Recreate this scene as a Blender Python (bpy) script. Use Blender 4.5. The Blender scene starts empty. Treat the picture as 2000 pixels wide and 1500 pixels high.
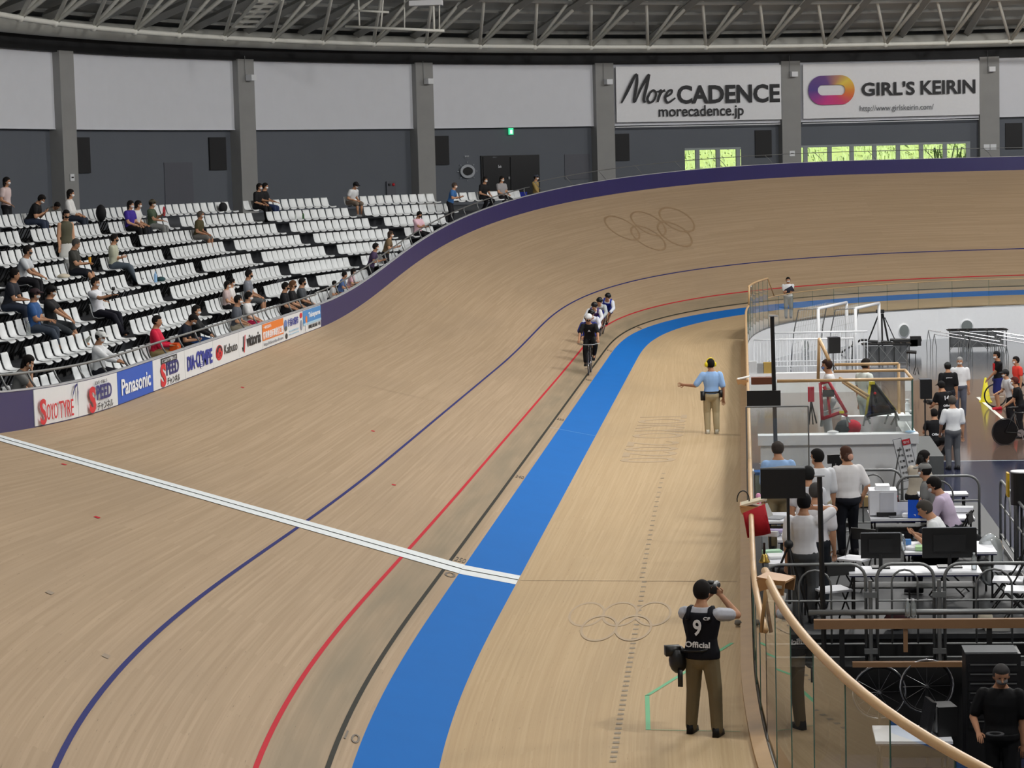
import bpy, math, random
import numpy as np
from mathutils import Vector, Matrix
random.seed(7)
PI = math.pi
scene = bpy.context.scene
COL = scene.collection

# ------------------------------------------------------------------ camera
FPX, ROLL, PITCH, YAW = 4516.47, 0.02569, 0.09202, 0.10090      # focal length in pixels of a 2000 px wide frame
CAM = np.array([4.194, 0.0, 5.826])
_r = np.array([math.cos(YAW), math.sin(YAW), 0.]); _f = np.array([-math.sin(YAW), math.cos(YAW), 0.]); _z = np.array([0, 0, 1.])
_F = _f*math.cos(PITCH) - _z*math.sin(PITCH); _U = _f*math.sin(PITCH) + _z*math.cos(PITCH)
_R2 = math.cos(ROLL)*_r - math.sin(ROLL)*_U; _U2 = math.sin(ROLL)*_r + math.cos(ROLL)*_U
cd = bpy.data.cameras.new('camera'); cam = bpy.data.objects.new('camera', cd); COL.objects.link(cam)
cd.sensor_width = 36.0; cd.lens = FPX/2000*36.0; cd.clip_start = 1.0; cd.clip_end = 600
M = Matrix.Identity(4)
for i in range(3):
    M[i][0] = _R2[i]; M[i][1] = _U2[i]; M[i][2] = -_F[i]; M[i][3] = CAM[i]
cam.matrix_world = M
scene.camera = cam
def ray(px, py):
    u, v = (px-1000)/FPX, (py-750)/FPX
    return _F + u*_R2 - v*_U2
def at(px, py, z):
    d = ray(px, py); t = (z-CAM[2])/d[2]; return CAM + t*d
def at_y(px, py, Y):
    d = ray(px, py); t = (Y-CAM[1])/d[1]; return CAM + t*d
def to_px(P):
    d = np.asarray(P, float)-CAM; w = d@_F
    return 1000+FPX*(d@_R2)/w, 750-FPX*(d@_U2)/w, w

# ------------------------------------------------------------------ view, world, lamps
vs = scene.view_settings; vs.view_transform = 'Standard'; vs.look = 'None'; vs.gamma = 1.0; vs.use_curve_mapping = False
vs.exposure = 0.0
world = bpy.data.worlds.new('world'); scene.world = world; world.use_nodes = True
nt = world.node_tree; nt.nodes.clear()
wo = nt.nodes.new('ShaderNodeOutputWorld'); bg = nt.nodes.new('ShaderNodeBackground'); sk = nt.nodes.new('ShaderNodeTexSky')
sk.sky_type = 'HOSEK_WILKIE'; sk.turbidity = 6.0; sk.ground_albedo = 0.3
sk.sun_direction = Vector((0.35, -0.55, 0.76)).normalized()
bg.inputs['Strength'].default_value = 1.3
nt.links.new(sk.outputs[0], bg.inputs[0]); nt.links.new(bg.outputs[0], wo.inputs[0])
DOWN_W, OMNI_W = 500.0, 3700.0
for (lx, ly) in [(2, 11), (0, 24), (-1, 40), (12, 44), (24, 44), (-1, 56), (11, 56), (24, 56), (0, 72), (12, 72), (24, 72)]:
    ld = bpy.data.lights.new('roof_downlight', 'AREA'); ld.shape = 'SQUARE'; ld.size = 1.6; ld.energy = DOWN_W; ld.color = (1.0, 0.985, 0.955)
    lo = bpy.data.objects.new('roof_downlight', ld); COL.objects.link(lo); lo.location = (lx, ly, 15.5)
for (lx, ly) in [(14, 20), (28, 34), (10, 46), (28, 58), (10, 74), (-9, 44), (-10, 66), (32, 92), (20, 90)]:  # unseen fill lights, added to brighten walls, roof and upright faces
    ld = bpy.data.lights.new('roof_fill', 'POINT'); ld.shadow_soft_size = 0.8
    ld.energy = OMNI_W*(0.5 if lx < 0 else 1.0); ld.color = (1.0, 0.985, 0.96)
    lo = bpy.data.objects.new('roof_fill', ld); COL.objects.link(lo); lo.location = (lx, ly, 16.0)
scene.cycles.max_bounces = 8; scene.cycles.diffuse_bounces = 4; scene.cycles.transparent_max_bounces = 16
scene.cycles.sample_clamp_indirect = 4.0; scene.cycles.use_denoising = True
scene.cycles.caustics_reflective = False; scene.cycles.caustics_refractive = False

# ------------------------------------------------------------------ helpers
def lin(c):
    c = [v/255.0 for v in c[:3]]
    return tuple((v/12.92 if v <= 0.04045 else ((v+0.055)/1.055)**2.4) for v in c) + (1.0,)
MATS = {}
def mat(name, rgb, rough=0.6, metal=0.0, noise=0.0, nscale=8.0, emit=0.0, spec=0.5):
    if name in MATS: return MATS[name]
    m = bpy.data.materials.new(name); m.use_nodes = True; n = m.node_tree; b = n.nodes['Principled BSDF']
    b.inputs['Roughness'].default_value = rough; b.inputs['Metallic'].default_value = metal
    b.inputs['Specular IOR Level'].default_value = spec
    col = lin(rgb)
    tc = n.nodes.new('ShaderNodeTexCoord'); tx = n.nodes.new('ShaderNodeTexNoise')
    tx.inputs['Scale'].default_value = nscale; tx.inputs['Detail'].default_value = 3
    mx = n.nodes.new('ShaderNodeMix'); mx.data_type = 'RGBA'
    k = max(noise, 0.03)
    mx.inputs[6].default_value = tuple(v*(1-k) for v in col[:3])+(1,); mx.inputs[7].default_value = tuple(min(1, v*(1+k)) for v in col[:3])+(1,)
    n.links.new(tc.outputs['Object'], tx.inputs['Vector']); n.links.new(tx.outputs['Fac'], mx.inputs[0]); n.links.new(mx.outputs[2], b.inputs['Base Color'])
    if emit:
        b.inputs['Emission Color'].default_value = col; b.inputs['Emission Strength'].default_value = emit
    MATS[name] = m; return m
def C(r, g, b, rough=0.75):                      # plain coloured cloth / paint, cached by colour
    return mat('paint_%d_%d_%d_%d' % (r, g, b, int(rough*100)), (r, g, b), rough, noise=0.06, nscale=14, spec=0.2)
def glass_mat(name, tint=(0.95, 0.985, 0.97), absorb=0.03):
    m = bpy.data.materials.new(name); m.use_nodes = True; n = m.node_tree; n.nodes.clear()
    o = n.nodes.new('ShaderNodeOutputMaterial'); t = n.nodes.new('ShaderNodeBsdfTransparent'); g = n.nodes.new('ShaderNodeBsdfGlossy')
    d = n.nodes.new('ShaderNodeBsdfDiffuse'); mx = n.nodes.new('ShaderNodeMixShader'); m2 = n.nodes.new('ShaderNodeMixShader'); fr = n.nodes.new('ShaderNodeFresnel')
    t.inputs[0].default_value = tint+(1,); g.inputs['Roughness'].default_value = 0.0; g.inputs[0].default_value = (1, 1, 1, 1)
    d.inputs[0].default_value = (0.75, 0.8, 0.78, 1); fr.inputs[0].default_value = 1.5
    m2.inputs[0].default_value = absorb
    n.links.new(t.outputs[0], m2.inputs[1]); n.links.new(d.outputs[0], m2.inputs[2])
    n.links.new(fr.outputs[0], mx.inputs[0]); n.links.new(m2.outputs[0], mx.inputs[1]); n.links.new(g.outputs[0], mx.inputs[2])
    n.links.new(mx.outputs[0], o.inputs[0]); MATS[name] = m; return m

def basis(d):
    d = np.asarray(d, float); L = np.linalg.norm(d); d = d/(L if L > 1e-9 else 1)
    a = np.array([0, 0, 1.]) if abs(d[2]) < 0.9 else np.array([1., 0, 0])
    x = np.cross(a, d); x /= np.linalg.norm(x); y = np.cross(d, x)
    return x, y, d
class MB:
    def __init__(s): s.v = []; s.f = []; s.mi = []; s.uv = None; s.cur = 0
    def add(s, v, f):
        o = len(s.v); s.v += [tuple(map(float, p)) for p in v]
        for q in f: s.f.append(tuple(i+o for i in q)); s.mi.append(s.cur)
        return s
    def box(s, c, d, rz=0.0, rot=None):
        x, y, z = d[0]/2, d[1]/2, d[2]/2
        P = np.array([(-x,-y,-z),(x,-y,-z),(x,y,-z),(-x,y,-z),(-x,-y,z),(x,-y,z),(x,y,z),(-x,y,z)], float)
        if rot is not None: P = P@np.array(rot).T
        elif rz: P = P@np.array([[math.cos(rz),-math.sin(rz),0],[math.sin(rz),math.cos(rz),0],[0,0,1]]).T
        return s.add(P+np.array(c, float), [(0,3,2,1),(4,5,6,7),(0,1,5,4),(1,2,6,5),(2,3,7,6),(3,0,4,7)])
    def rings(s, R, closed=False, cap=True):
        n = len(R[0]); o = len(s.v); f = []
        V = [p for r in R for p in r]
        m = len(R)
        for i in range(m-1 if not closed else m):
            j = (i+1) % m
            for k in range(n):
                l = (k+1) % n; f.append((i*n+k, i*n+l, j*n+l, j*n+k))
        if cap and not closed: f.append(tuple(range(n-1, -1, -1))); f.append(tuple((m-1)*n+k for k in range(n)))
        return s.add(V, f)
    def tube(s, p0, p1, r0, r1=None, n=8):
        r1 = r0 if r1 is None else r1; p0 = np.array(p0, float); p1 = np.array(p1, float); x, y, _ = basis(p1-p0)
        a = np.arange(n)*2*PI/n; c = np.cos(a)[:,None]*x+np.sin(a)[:,None]*y
        return s.rings([p0+c*r0, p1+c*r1])
    def path(s, pts, r, n=8, closed=False):
        P = [np.array(p, float) for p in pts]; R = []; m = len(P); px = None
        for i in range(m):
            d = (P[(i+1) % m]-P[i-1]) if closed else (P[min(i+1, m-1)]-P[max(i-1, 0)])
            d = d/np.linalg.norm(d)
            if px is None: x, y, _ = basis(d)
            else:
                x = px-d*(px@d); x /= np.linalg.norm(x); y = np.cross(d, x)
            px = x; rr = r[i] if hasattr(r, '__len__') else r
            a = np.arange(n)*2*PI/n; R.append(P[i]+(np.cos(a)[:,None]*x+np.sin(a)[:,None]*y)*rr)
        return s.rings(R, closed)
    def ball(s, c, r, n=10, m=6, axes=None):
        r = np.array(r if hasattr(r, '__len__') else (r, r, r), float); R = []
        for i in range(m+1):
            t = PI*min(max(i/m, 0.02), 0.98); a = np.arange(n)*2*PI/n
            P = np.stack([np.sin(t)*np.cos(a)*r[0], np.sin(t)*np.sin(a)*r[1], np.full(n, -math.cos(t)*r[2])], 1)
            if axes is not None: P = P@np.array(axes)
            R.append(P+np.array(c, float))
        return s.rings(R)
    def cap(s, p0, p1, r0, r1, n=8):             # tapered capsule
        p0 = np.array(p0, float); p1 = np.array(p1, float); x, y, d = basis(p1-p0)
        a = np.arange(n)*2*PI/n; c = np.cos(a)[:,None]*x+np.sin(a)[:,None]*y; R = []
        for t in (0.15, 0.6, 1.0): R.append(p0-d*r0*math.cos(t*PI/2)+c*r0*math.sin(t*PI/2))
        for t in (1.0, 0.6, 0.15): R.append(p1+d*r1*math.cos(t*PI/2)+c*r1*math.sin(t*PI/2))
        return s.rings(R)
    def lathe(s, prof, c=(0, 0, 0), n=16):
        a = np.arange(n)*2*PI/n
        return s.rings([np.stack([np.cos(a)*r+c[0], np.sin(a)*r+c[1], np.full(n, z+c[2])], 1) for r, z in prof])
    def prism(s, poly, ax, t0, t1):              # polygon in a plane, extruded; ax = (origin, u, v, w)
        o, u, v, w = [np.array(q, float) for q in ax]
        A = [o+u*p[0]+v*p[1]+w*t0 for p in poly]; B = [o+u*p[0]+v*p[1]+w*t1 for p in poly]; n = len(poly)
        return s.add(A+B, [tuple(range(n-1, -1, -1)), tuple(range(n, 2*n))]+[(i, (i+1) % n, n+(i+1) % n, n+i) for i in range(n)])
    def mesh(s, name, m, smooth=False):
        me = bpy.data.meshes.new(name); me.from_pydata(s.v, [], s.f); me.update()
        for q in (m if isinstance(m, (list, tuple)) else [m]): me.materials.append(q)
        if any(s.mi): me.polygons.foreach_set('material_index', s.mi)
        if smooth: me.polygons.foreach_set('use_smooth', [True]*len(me.polygons))
        return me
    def build(s, name, m, parent=None, smooth=False, loc=None):
        return link(name, s.mesh(name, m, smooth), parent, loc)
def link(name, data, parent=None, loc=None):
    o = bpy.data.objects.new(name, data); COL.objects.link(o)
    if parent is not None: o.parent = parent
    if loc is not None: o.location = loc
    return o
def tag(o, label=None, cat=None, group=None, kind=None):
    if label: o['label'] = label
    if cat: o['category'] = cat
    if group: o['group'] = group
    if kind: o['kind'] = kind
    return o
def thing(name, label, cat, loc=(0, 0, 0), rz=0.0, group=None):
    o = bpy.data.objects.new(name, None); COL.objects.link(o); o.empty_display_size = 0.1
    o.location = tuple(map(float, loc)); o.rotation_euler = (0, 0, rz); return tag(o, label, cat, group)
def struct(name, mb, m, parent=None, smooth=False, label=None):
    o = mb.build(name, m, parent, smooth)
    if parent is None: o['kind'] = 'structure'
    if label: o['label'] = label
    return o
def copy_tree(o, parent=None):
    c = o.copy(); COL.objects.link(c)
    if parent is not None: c.parent = parent
    for ch in o.children: copy_tree(ch, c)
    return c
def catmull(P, n=8):
    P = [np.array(p, float) for p in P]; Q = [2*P[0]-P[1]]+P+[2*P[-1]-P[-2]]; out = []
    for i in range(1, len(Q)-2):
        for k in range(n):
            t = k/n; a, b, c, d = Q[i-1], Q[i], Q[i+1], Q[i+2]
            out.append(0.5*(2*b+(c-a)*t+(2*a-5*b+4*c-d)*t*t+(3*b-a-3*c+d)*t**3))
    out.append(P[-1]); return np.array(out)
def arr_thick(mb, P, Q, t):                       # slab between two polylines, thickness vector t
    P = np.array(P); Q = np.array(Q); n = len(P)
    R = [[P[i], Q[i], Q[i]+t, P[i]+t] for i in range(n)]
    return mb.rings(R)
# ------------------------------------------------------------------ track geometry (a 250 m lap)
TW, LH, LT, B0, B1, BT, YC = 7.3806, 19.766, 35.581, 13.686, 45.38, 9.962, 51.5407
BW, ZB, HB = 0.83, 0.1649, 0.618
ZF, ZI = -0.165, -1.37                           # safety zone level, infield floor level
_per = (250-2*PI*0.2264*0.8)/4; _k = (PI/2)/(LT/2+(_per-LH-LT))
_s = np.linspace(0, _per, 500); _kap = np.clip((_s-LH)/LT, 0, 1)*_k; _ds = _s[1]-_s[0]
_th = np.concatenate([[0], np.cumsum((_kap[1:]+_kap[:-1])/2*_ds)]); _tm = (_th[1:]+_th[:-1])/2
_x = np.concatenate([[0], np.cumsum(np.sin(_tm)*_ds)]); _y = np.concatenate([[0], np.cumsum(np.cos(_tm)*_ds)])
_t = np.clip((_s-(LH-BT))/(LT+BT), 0, 1); _t = _t*_t*(3-2*_t); _b = np.radians(B0+(B1-B0)*_t)
APX = _x[-1]                                     # X of the long axis
def _ext(a, sgn=1, mir=None):
    neg = sgn*a[:0:-1]; left = np.concatenate([neg, a])          # s in [-per, per]
    return left
S_L = _ext(_s, -1); X_L = _ext(_x); Y_L = _ext(_y, -1)+YC; TH_L = _ext(_th, -1); B_L = _ext(_b)
S_A = np.concatenate([S_L, 2*_per-S_L[-2::-1]]); X_A = np.concatenate([X_L, 2*APX-X_L[-2::-1]]); Y_A = np.concatenate([Y_L, Y_L[-2::-1]])
TH_A = np.concatenate([TH_L, PI-TH_L[-2::-1]]); B_A = np.concatenate([B_L, B_L[-2::-1]])
LAP = S_A[-1]-S_A[0]
def surf(s, o, dz=0.0):
    """point of the track surface: s along the inner edge, o outwards up the bank (negative: inwards over the blue band)"""
    g = lambda a: np.interp(s, S_A, a)
    x, y, th, b = g(X_A), g(Y_A), g(TH_A), g(B_A)
    if o >= 0: h, z = o*np.cos(b), o*np.sin(b)
    else: h, z = o+0*b, (max(o, -BW)/BW*ZB)+0*b
    nx, nz = (np.sin(b), np.cos(b)) if o >= 0 else (0*b, 1+0*b)
    ox, oy = -np.cos(th), np.sin(th)
    return np.stack([x+ox*h-ox*nx*dz, y+oy*h-oy*nx*dz, z+nz*dz], -1)
def frame(s, o):
    p = surf(s, o); e = surf(s+0.05, o)-p; t = e/np.linalg.norm(e); q = surf(s, o+0.05)-p; q /= np.linalg.norm(q)
    return p, t, q, np.cross(q, t)*-1 if np.cross(q, t)[2] < 0 else np.cross(q, t)
def grid(name, rows, uvs, m, parent=None, smooth=True):
    nr, nc = len(rows), len(rows[0]); V = [tuple(p) for r in rows for p in r]
    F = [(i*nc+j, i*nc+j+1, (i+1)*nc+j+1, (i+1)*nc+j) for i in range(nr-1) for j in range(nc-1)]
    me = bpy.data.meshes.new(name); me.from_pydata(V, [], F); me.update(); me.materials.append(m)
    if uvs is not None:
        ul = me.uv_layers.new(name='UVMap'); U = [u for r in uvs for u in r]
        ul.data.foreach_set('uv', [c for f in F for i in f for c in U[i]])
    me.polygons.foreach_set('use_smooth', [smooth]*len(F))
    return link(name, me, parent)

def wood_mat(name, c1, c2, c3, grey=True):
    m = bpy.data.materials.new(name); m.use_nodes = True; n = m.node_tree; L = n.links; b = n.nodes['Principled BSDF']
    uv = n.nodes.new('ShaderNodeUVMap'); uv.uv_map = 'UVMap'
    def noise(sx, sy, det=3, dist=0.0):
        mp = n.nodes.new('ShaderNodeMapping'); mp.inputs['Scale'].default_value = (sx, sy, 1); t = n.nodes.new('ShaderNodeTexNoise')
        t.inputs['Scale'].default_value = 1; t.inputs['Detail'].default_value = det; t.inputs['Distortion'].default_value = dist
        L.new(uv.outputs[0], mp.inputs[0]); L.new(mp.outputs[0], t.inputs['Vector']); return t
    def mix(fac, a, c, lo=None, hi=None):
        x = n.nodes.new('ShaderNodeMix'); x.data_type = 'RGBA'
        if lo is not None:
            mr = n.nodes.new('ShaderNodeMapRange'); mr.inputs[1].default_value = lo; mr.inputs[2].default_value = hi; L.new(fac, mr.inputs[0]); fac = mr.outputs[0]
        L.new(fac, x.inputs[0])
        for v, i in ((a, 6), (c, 7)):
            if isinstance(v, tuple): x.inputs[i].default_value = v
            else: L.new(v, x.inputs[i])
        return x.outputs[2]
    br = n.nodes.new('ShaderNodeTexBrick'); br.inputs['Scale'].default_value = 1; br.inputs['Brick Width'].default_value = 4.2; br.inputs['Row Height'].default_value = 0.042
    br.inputs['Mortar Size'].default_value = 0.0012; br.inputs['Color1'].default_value = (0, 0, 0, 1); br.inputs['Color2'].default_value = (1, 1, 1, 1); br.inputs['Mortar'].default_value = (0.35, 0.35, 0.35, 1); br.offset = 0.37
    L.new(uv.outputs[0], br.inputs['Vector'])
    c = mix(br.outputs['Color'], lin(c1), lin(c2))
    g = noise(0.3, 26, 4); c = mix(g.outputs['Fac'], c, lin(c3), 0.42, 0.9)
    big = noise(0.12, 0.35, 3); dk = lin(tuple(v*0.88 for v in c2)); c = mix(big.outputs['Fac'], c, dk, 0.5, 0.95)
    sp = noise(4, 70, 2); c = mix(sp.outputs['Fac'], c, lin(tuple(v*0.5 for v in c1)), 0.69, 0.82)
    if grey:                                       # worn strip where the riders keep to, near the black line
        sx = n.nodes.new('ShaderNodeSeparateXYZ'); L.new(uv.outputs[0], sx.inputs[0])
        r1 = n.nodes.new('ShaderNodeMapRange'); r1.inputs[1].default_value = 0.95; r1.inputs[2].default_value = 0.7; L.new(sx.outputs[1], r1.inputs[0])
        r2 = n.nodes.new('ShaderNodeMapRange'); r2.inputs[1].default_value = 0.1; r2.inputs[2].default_value = 0.3; L.new(sx.outputs[1], r2.inputs[0])
        mu = n.nodes.new('ShaderNodeMath'); mu.operation = 'MULTIPLY'; L.new(r1.outputs[0], mu.inputs[0]); L.new(r2.outputs[0], mu.inputs[1])
        w = noise(0.4, 3, 3); m2 = n.nodes.new('ShaderNodeMath'); m2.operation = 'MULTIPLY'; L.new(mu.outputs[0], m2.inputs[0]); L.new(w.outputs['Fac'], m2.inputs[1])
        c = mix(m2.outputs[0], c, lin((126, 116, 96)), 0.0, 0.9)
    L.new(c, b.inputs['Base Color']); b.inputs['Roughness'].default_value = 0.6; b.inputs['Specular IOR Level'].default_value = 0.10
    MATS[name] = m; return m
W_TRACK = wood_mat('track_pine', (164, 142, 115), (176, 153, 126), (154, 131, 104))
W_FLAT = wood_mat('zone_pine', (186, 160, 124), (194, 169, 133), (177, 151, 116), grey=False)

SS = np.concatenate([np.linspace(S_A[0], S_A[-1], 520)])
OO = [0.0, 0.1, 0.3, 0.6, 1.0, 1.6, 2.4, 3.2, 4.2, 5.2, 6.2, TW]
rows = [[surf(s, o) for o in OO] for s in SS]
track = grid('track', rows, [[(s, o) for o in OO] for s in SS], W_TRACK); tag(track, 'banked wooden cycle track with painted lines', kind='structure')
def strip(name, s0, s1, o0, o1, m, dz=0.006, n=None, parent=track):
    n = n or max(2, int(abs(s1-s0)/0.5)); q = np.linspace(s0, s1, n); k = max(2, int(abs(o1-o0)/0.5)+1); oo = np.linspace(o0, o1, k)
    return grid(name, [[surf(s, o, dz) for o in oo] for s in q], None, m, parent)
P_BLUE = mat('line_blue', (42, 46, 104), 0.7, noise=0.08, spec=0.1); P_RED = mat('line_red', (186, 36, 50), 0.7, noise=0.08, spec=0.1); P_BLACK = mat('line_black', (48, 47, 40), 0.7, noise=0.15, spec=0.1)
P_BAND = mat('band_blue', (18, 104, 184), 0.7, noise=0.05, nscale=1.5, spec=0.1); P_WHITE = mat('line_white', (224, 229, 230), 0.7, noise=0.03, spec=0.1)
strip('stayers_line', S_A[0], S_A[-1], 2.431, 2.482, P_BLUE, n=500)
strip('sprinters_line', S_A[0], S_A[-1], 0.846, 0.897, P_RED, n=500)
strip('measurement_line', S_A[0], S_A[-1], 0.201, 0.252, P_BLACK, n=500)
band = grid('blue_band', [[surf(s, o) for o in (-BW, -BW/2, 0.0)] for s in SS], None, P_BAND); tag(band, 'bright blue band along the inner edge of the track', kind='structure')
SF = 33.383-YC                                   # finish line
strip('finish_line', SF-0.36, SF+0.36, 0.0, TW, P_WHITE, 0.009, n=4)
strip('finish_line_on_band', SF-0.36, SF+0.36, -BW, 0.0, P_WHITE, 0.004, n=4)
strip('finish_centre_line', SF-0.02, SF+0.02, 0.0, TW, P_BLACK, 0.013, n=3)
strip('finish_centre_line', SF-0.02, SF+0.02, -BW, 0.0, P_BLACK, 0.008, n=3)
thin = mat('pencil_line', (150, 128, 100), 0.6)
strip('timing_line', SF+18.2, SF+18.22, 0.25, 4.5, thin, 0.004, n=2); strip('timing_line', SF+18.2, SF+18.22, -BW, 0.2, mat('pencil_white', (150, 190, 220)), 0.004, n=2)
for s_, o_ in [(SF+11.5, 3.2), (SF+5.8, 1.9), (SF-0.9, 5.9), (SF-4.5, 4.4), (SF+13.4, 6.3)]:
    strip('red_mark', s_, s_+0.12, o_, o_+0.07, P_RED, 0.005, n=2)
for s_, o_ in [(SF-9.8, 3.6), (SF-11.4, 2.62)]: strip('grey_mark', s_, s_+0.16, o_, o_+0.07, mat('tape_grey', (140, 122, 100)), 0.005, n=2)

# ------------------------------------------------------------------ safety zone, fence line, infield
FP = catmull([(4.25, YC), (4.25, 62), (4.25, 73), (4.29, 77.5), (4.5, 81.3), (4.97, 84.5), (5.62, 86.9), (6.55, 88.9), (8.7, 91.9), (12, 94.3), (15.6, 95.3), (APX, 95.45)], 16)
_fl = np.concatenate([[0], np.cumsum(np.linalg.norm(np.diff(FP, axis=0), axis=1))]); FLEN = _fl[-1]
def fence(d):
    """point of the inner fence line; d in metres from the middle of the home straight, positive towards the far turn"""
    a = abs(d); m = a > FLEN
    if m: a = 2*FLEN-a
    x, y = np.interp(a, _fl, FP[:, 0]), np.interp(a, _fl, FP[:, 1])
    if m: x = 2*APX-x
    return np.array([x, y if d >= 0 else 2*YC-y])
def fence_s(s):
    return fence(math.copysign(1, s)*(abs(s)/_per)*FLEN) if abs(s) <= _per else fence((s/_per)*FLEN)
rows, uvs = [], []
for s in SS:
    a = surf(s, -BW); sv = s if s <= 2*_per else s-4*_per
    q = fence_s(sv) if s <= 2*_per else fence(-(4*_per-s)/_per*FLEN) if False else None
    if s <= 2*_per: q = fence_s(s)
    else:
        q = fence_s(4*_per-s); q = np.array([2*APX-q[0], 2*YC-q[1]]) if False else np.array([2*APX-fence_s(2*_per-s)[0], fence_s(2*_per-s)[1]])
    b = np.array([q[0], q[1], ZF]); w = np.linalg.norm(b-a)
    rows.append([a+(b-a)*t for t in (0, 0.33, 0.66, 1)]); uvs.append([(s, -BW-w*t) for t in (0, 0.33, 0.66, 1)])
zone = grid('safety_zone', rows, uvs, W_FLAT); tag(zone, 'flat pale wooden safety zone between the blue band and the fence', kind='structure')
INNER = [r[-1] for r in rows]
W_RAIL = mat('rail_beech', (196, 160, 114), 0.4, noise=0.12, nscale=3); W_KERB = mat('kerb_wood', (170, 134, 88), 0.5, noise=0.15, nscale=4)
WHITE = mat('white_paint', (238, 240, 243), 0.6, noise=0.03); 
mb = MB(); R = []
for p in INNER[::2]: R.append(p)
R = np.array(R); n = len(R); top = R+np.array([0, 0, -0.004]); bot = R.copy(); bot[:, 2] = ZI
mb.add(list(top)+list(bot), [(i, i+1, n+i+1, n+i) for i in range(n-1)])
struct('wall_infield', mb, WHITE, label='low white wall ringing the sunken infield')
# infield floor : three colours of sports flooring
m = bpy.data.materials.new('sports_floor'); m.use_nodes = True; nn = m.node_tree; b = nn.nodes['Principled BSDF']; MATS['sports_floor'] = m
tc = nn.nodes.new('ShaderNodeTexCoord'); sx = nn.nodes.new('ShaderNodeSeparateXYZ'); nn.links.new(tc.outputs['Object'], sx.inputs[0])
cr = nn.nodes.new('ShaderNodeValToRGB'); mr = nn.nodes.new('ShaderNodeMapRange'); mr.inputs[1].default_value = 0; mr.inputs[2].default_value = 100
nn.links.new(sx.outputs[1], mr.inputs[0]); nn.links.new(mr.outputs[0], cr.inputs[0]); cr.color_ramp.interpolation = 'CONSTANT'
e = cr.color_ramp.elements; e[0].position = 0; e[0].color = lin((52, 56, 78)); e[1].position = 0.557; e[1].color = lin((112, 92, 82))
x = e.new(0.765); x.color = lin((128, 132, 140))
tx = nn.nodes.new('ShaderNodeTexNoise'); tx.inputs['Scale'].default_value = 0.6; nn.links.new(tc.outputs['Object'], tx.inputs['Vector'])
mx = nn.nodes.new('ShaderNodeMix'); mx.data_type = 'RGBA'; mx.blend_type = 'MULTIPLY'; mx.inputs[0].default_value = 0.15
nn.links.new(cr.outputs[0], mx.inputs[6]); nn.links.new(tx.outputs['Fac'], mx.inputs[7]); nn.links.new(mx.outputs[2], b.inputs['Base Color'])
b.inputs['Roughness'].default_value = 0.12; b.inputs['Specular IOR Level'].default_value = 0.55
mb = MB(); mb.add([(x_, y_, ZI) for x_, y_ in [(3, 5), (2*APX-3, 5), (2*APX-3, 98), (3, 98)]], [(0, 1, 2, 3)])
floor = struct('floor', mb, m, label='glossy sports floor of the sunken infield in grey, brown and navy')
def court_line(p, q, w, mm, name='court_line'):
    p = np.array(p, float); q = np.array(q, float); d = (q-p)/np.linalg.norm(q-p); nrm = np.array([-d[1], d[0], 0])*w/2
    z = np.array([0, 0, 0.004]); mb = MB(); mb.add([p-nrm+z, q-nrm+z, q+nrm+z, p+nrm+z], [(0, 1, 2, 3)]); return mb.build(name, mm, floor)
court_line((4.5, 55.7, ZI), (30, 55.7, ZI), 0.05, P_WHITE)
court_line(at(1910, 776, ZI), at(1968, 826, ZI), 0.10, mat('court_white', (235, 235, 225)))
court_line(at(1910, 776, ZI), at(1960, 775, ZI), 0.08, MATS['court_white'])

# ------------------------------------------------------------------ glass fence with beech handrail round the infield
GLASS = glass_mat('fence_glass'); EDGE = mat('glass_edge', (70, 105, 95), 0.2)
STEEL = mat('steel_tube', (150, 152, 152), 0.35, 0.85, noise=0.05); DARK = mat('black_metal', (18, 18, 19), 0.55, noise=0.1); BLK = mat('black_plastic', (14, 14, 15), 0.45, noise=0.1)
TALL0 = FLEN*0 + 27.9                             # d where the tall glass starts (both ends of the straight)
def fence_run(name, label, d0, d1, ztop0, ztop1, pitch, rail_r=0.036):
    t = thing(name, label, 'fence', (*fence((d0+d1)/2), ZF), 0.0)
    O = np.array([*fence((d0+d1)/2), ZF])
    n = max(1, round(abs(d1-d0)/pitch)); ds = np.linspace(d0, d1, n+1)
    for i in range(n):
        a = fence(ds[i]+0.012*np.sign(d1-d0)); b_ = fence(ds[i+1]-0.012*np.sign(d1-d0)); za, zb = [ztop0+(ztop1-ztop0)*j/n for j in (i, i+1)]
        e = np.append(b_-a, 0); e /= np.linalg.norm(e); nr = np.array([-e[1], e[0], 0])*0.006
        A = np.array([*a, ZF+0.03]); B = np.array([*b_, ZF+0.03]); At = np.array([*a, za]); Bt = np.array([*b_, zb])
        mb = MB(); mb.add([A-O, B-O, Bt-O, At-O], [(0, 1, 2, 3)]); pane = mb.build('pane', GLASS, t)
        mb = MB(); mb.tube(B-O, Bt-O, 0.006, n=4); mb.build('pane_edge', EDGE, pane)
    q = np.linspace(d0, d1, max(3, int(abs(d1-d0)/0.5)))
    mb = MB(); mb.path([np.array([*fence(v), ztop0+(ztop1-ztop0)*(v-d0)/(d1-d0)])-O for v in q], rail_r, 10); mb.build('handrail', W_RAIL, t, True)
    mb = MB(); mb.path([np.array([*fence(v), ZF+0.02])-O for v in q], 0.02, 4); mb.build('base_channel', STEEL, t)
    return t, O
ZR, ZTALL = 1.02, 1.66
f1, O1 = fence_run('glass_fence', 'low glass fence with a beech handrail along the home straight', -TALL0+0.1, TALL0-0.2, ZR, ZR, 1.3)
f2, O2 = fence_run('glass_fence', 'tall glass fence with a beech handrail curving past the photographer', -TALL0, -TALL0-19, ZTALL, ZTALL, 1.25, 0.042)
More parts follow.
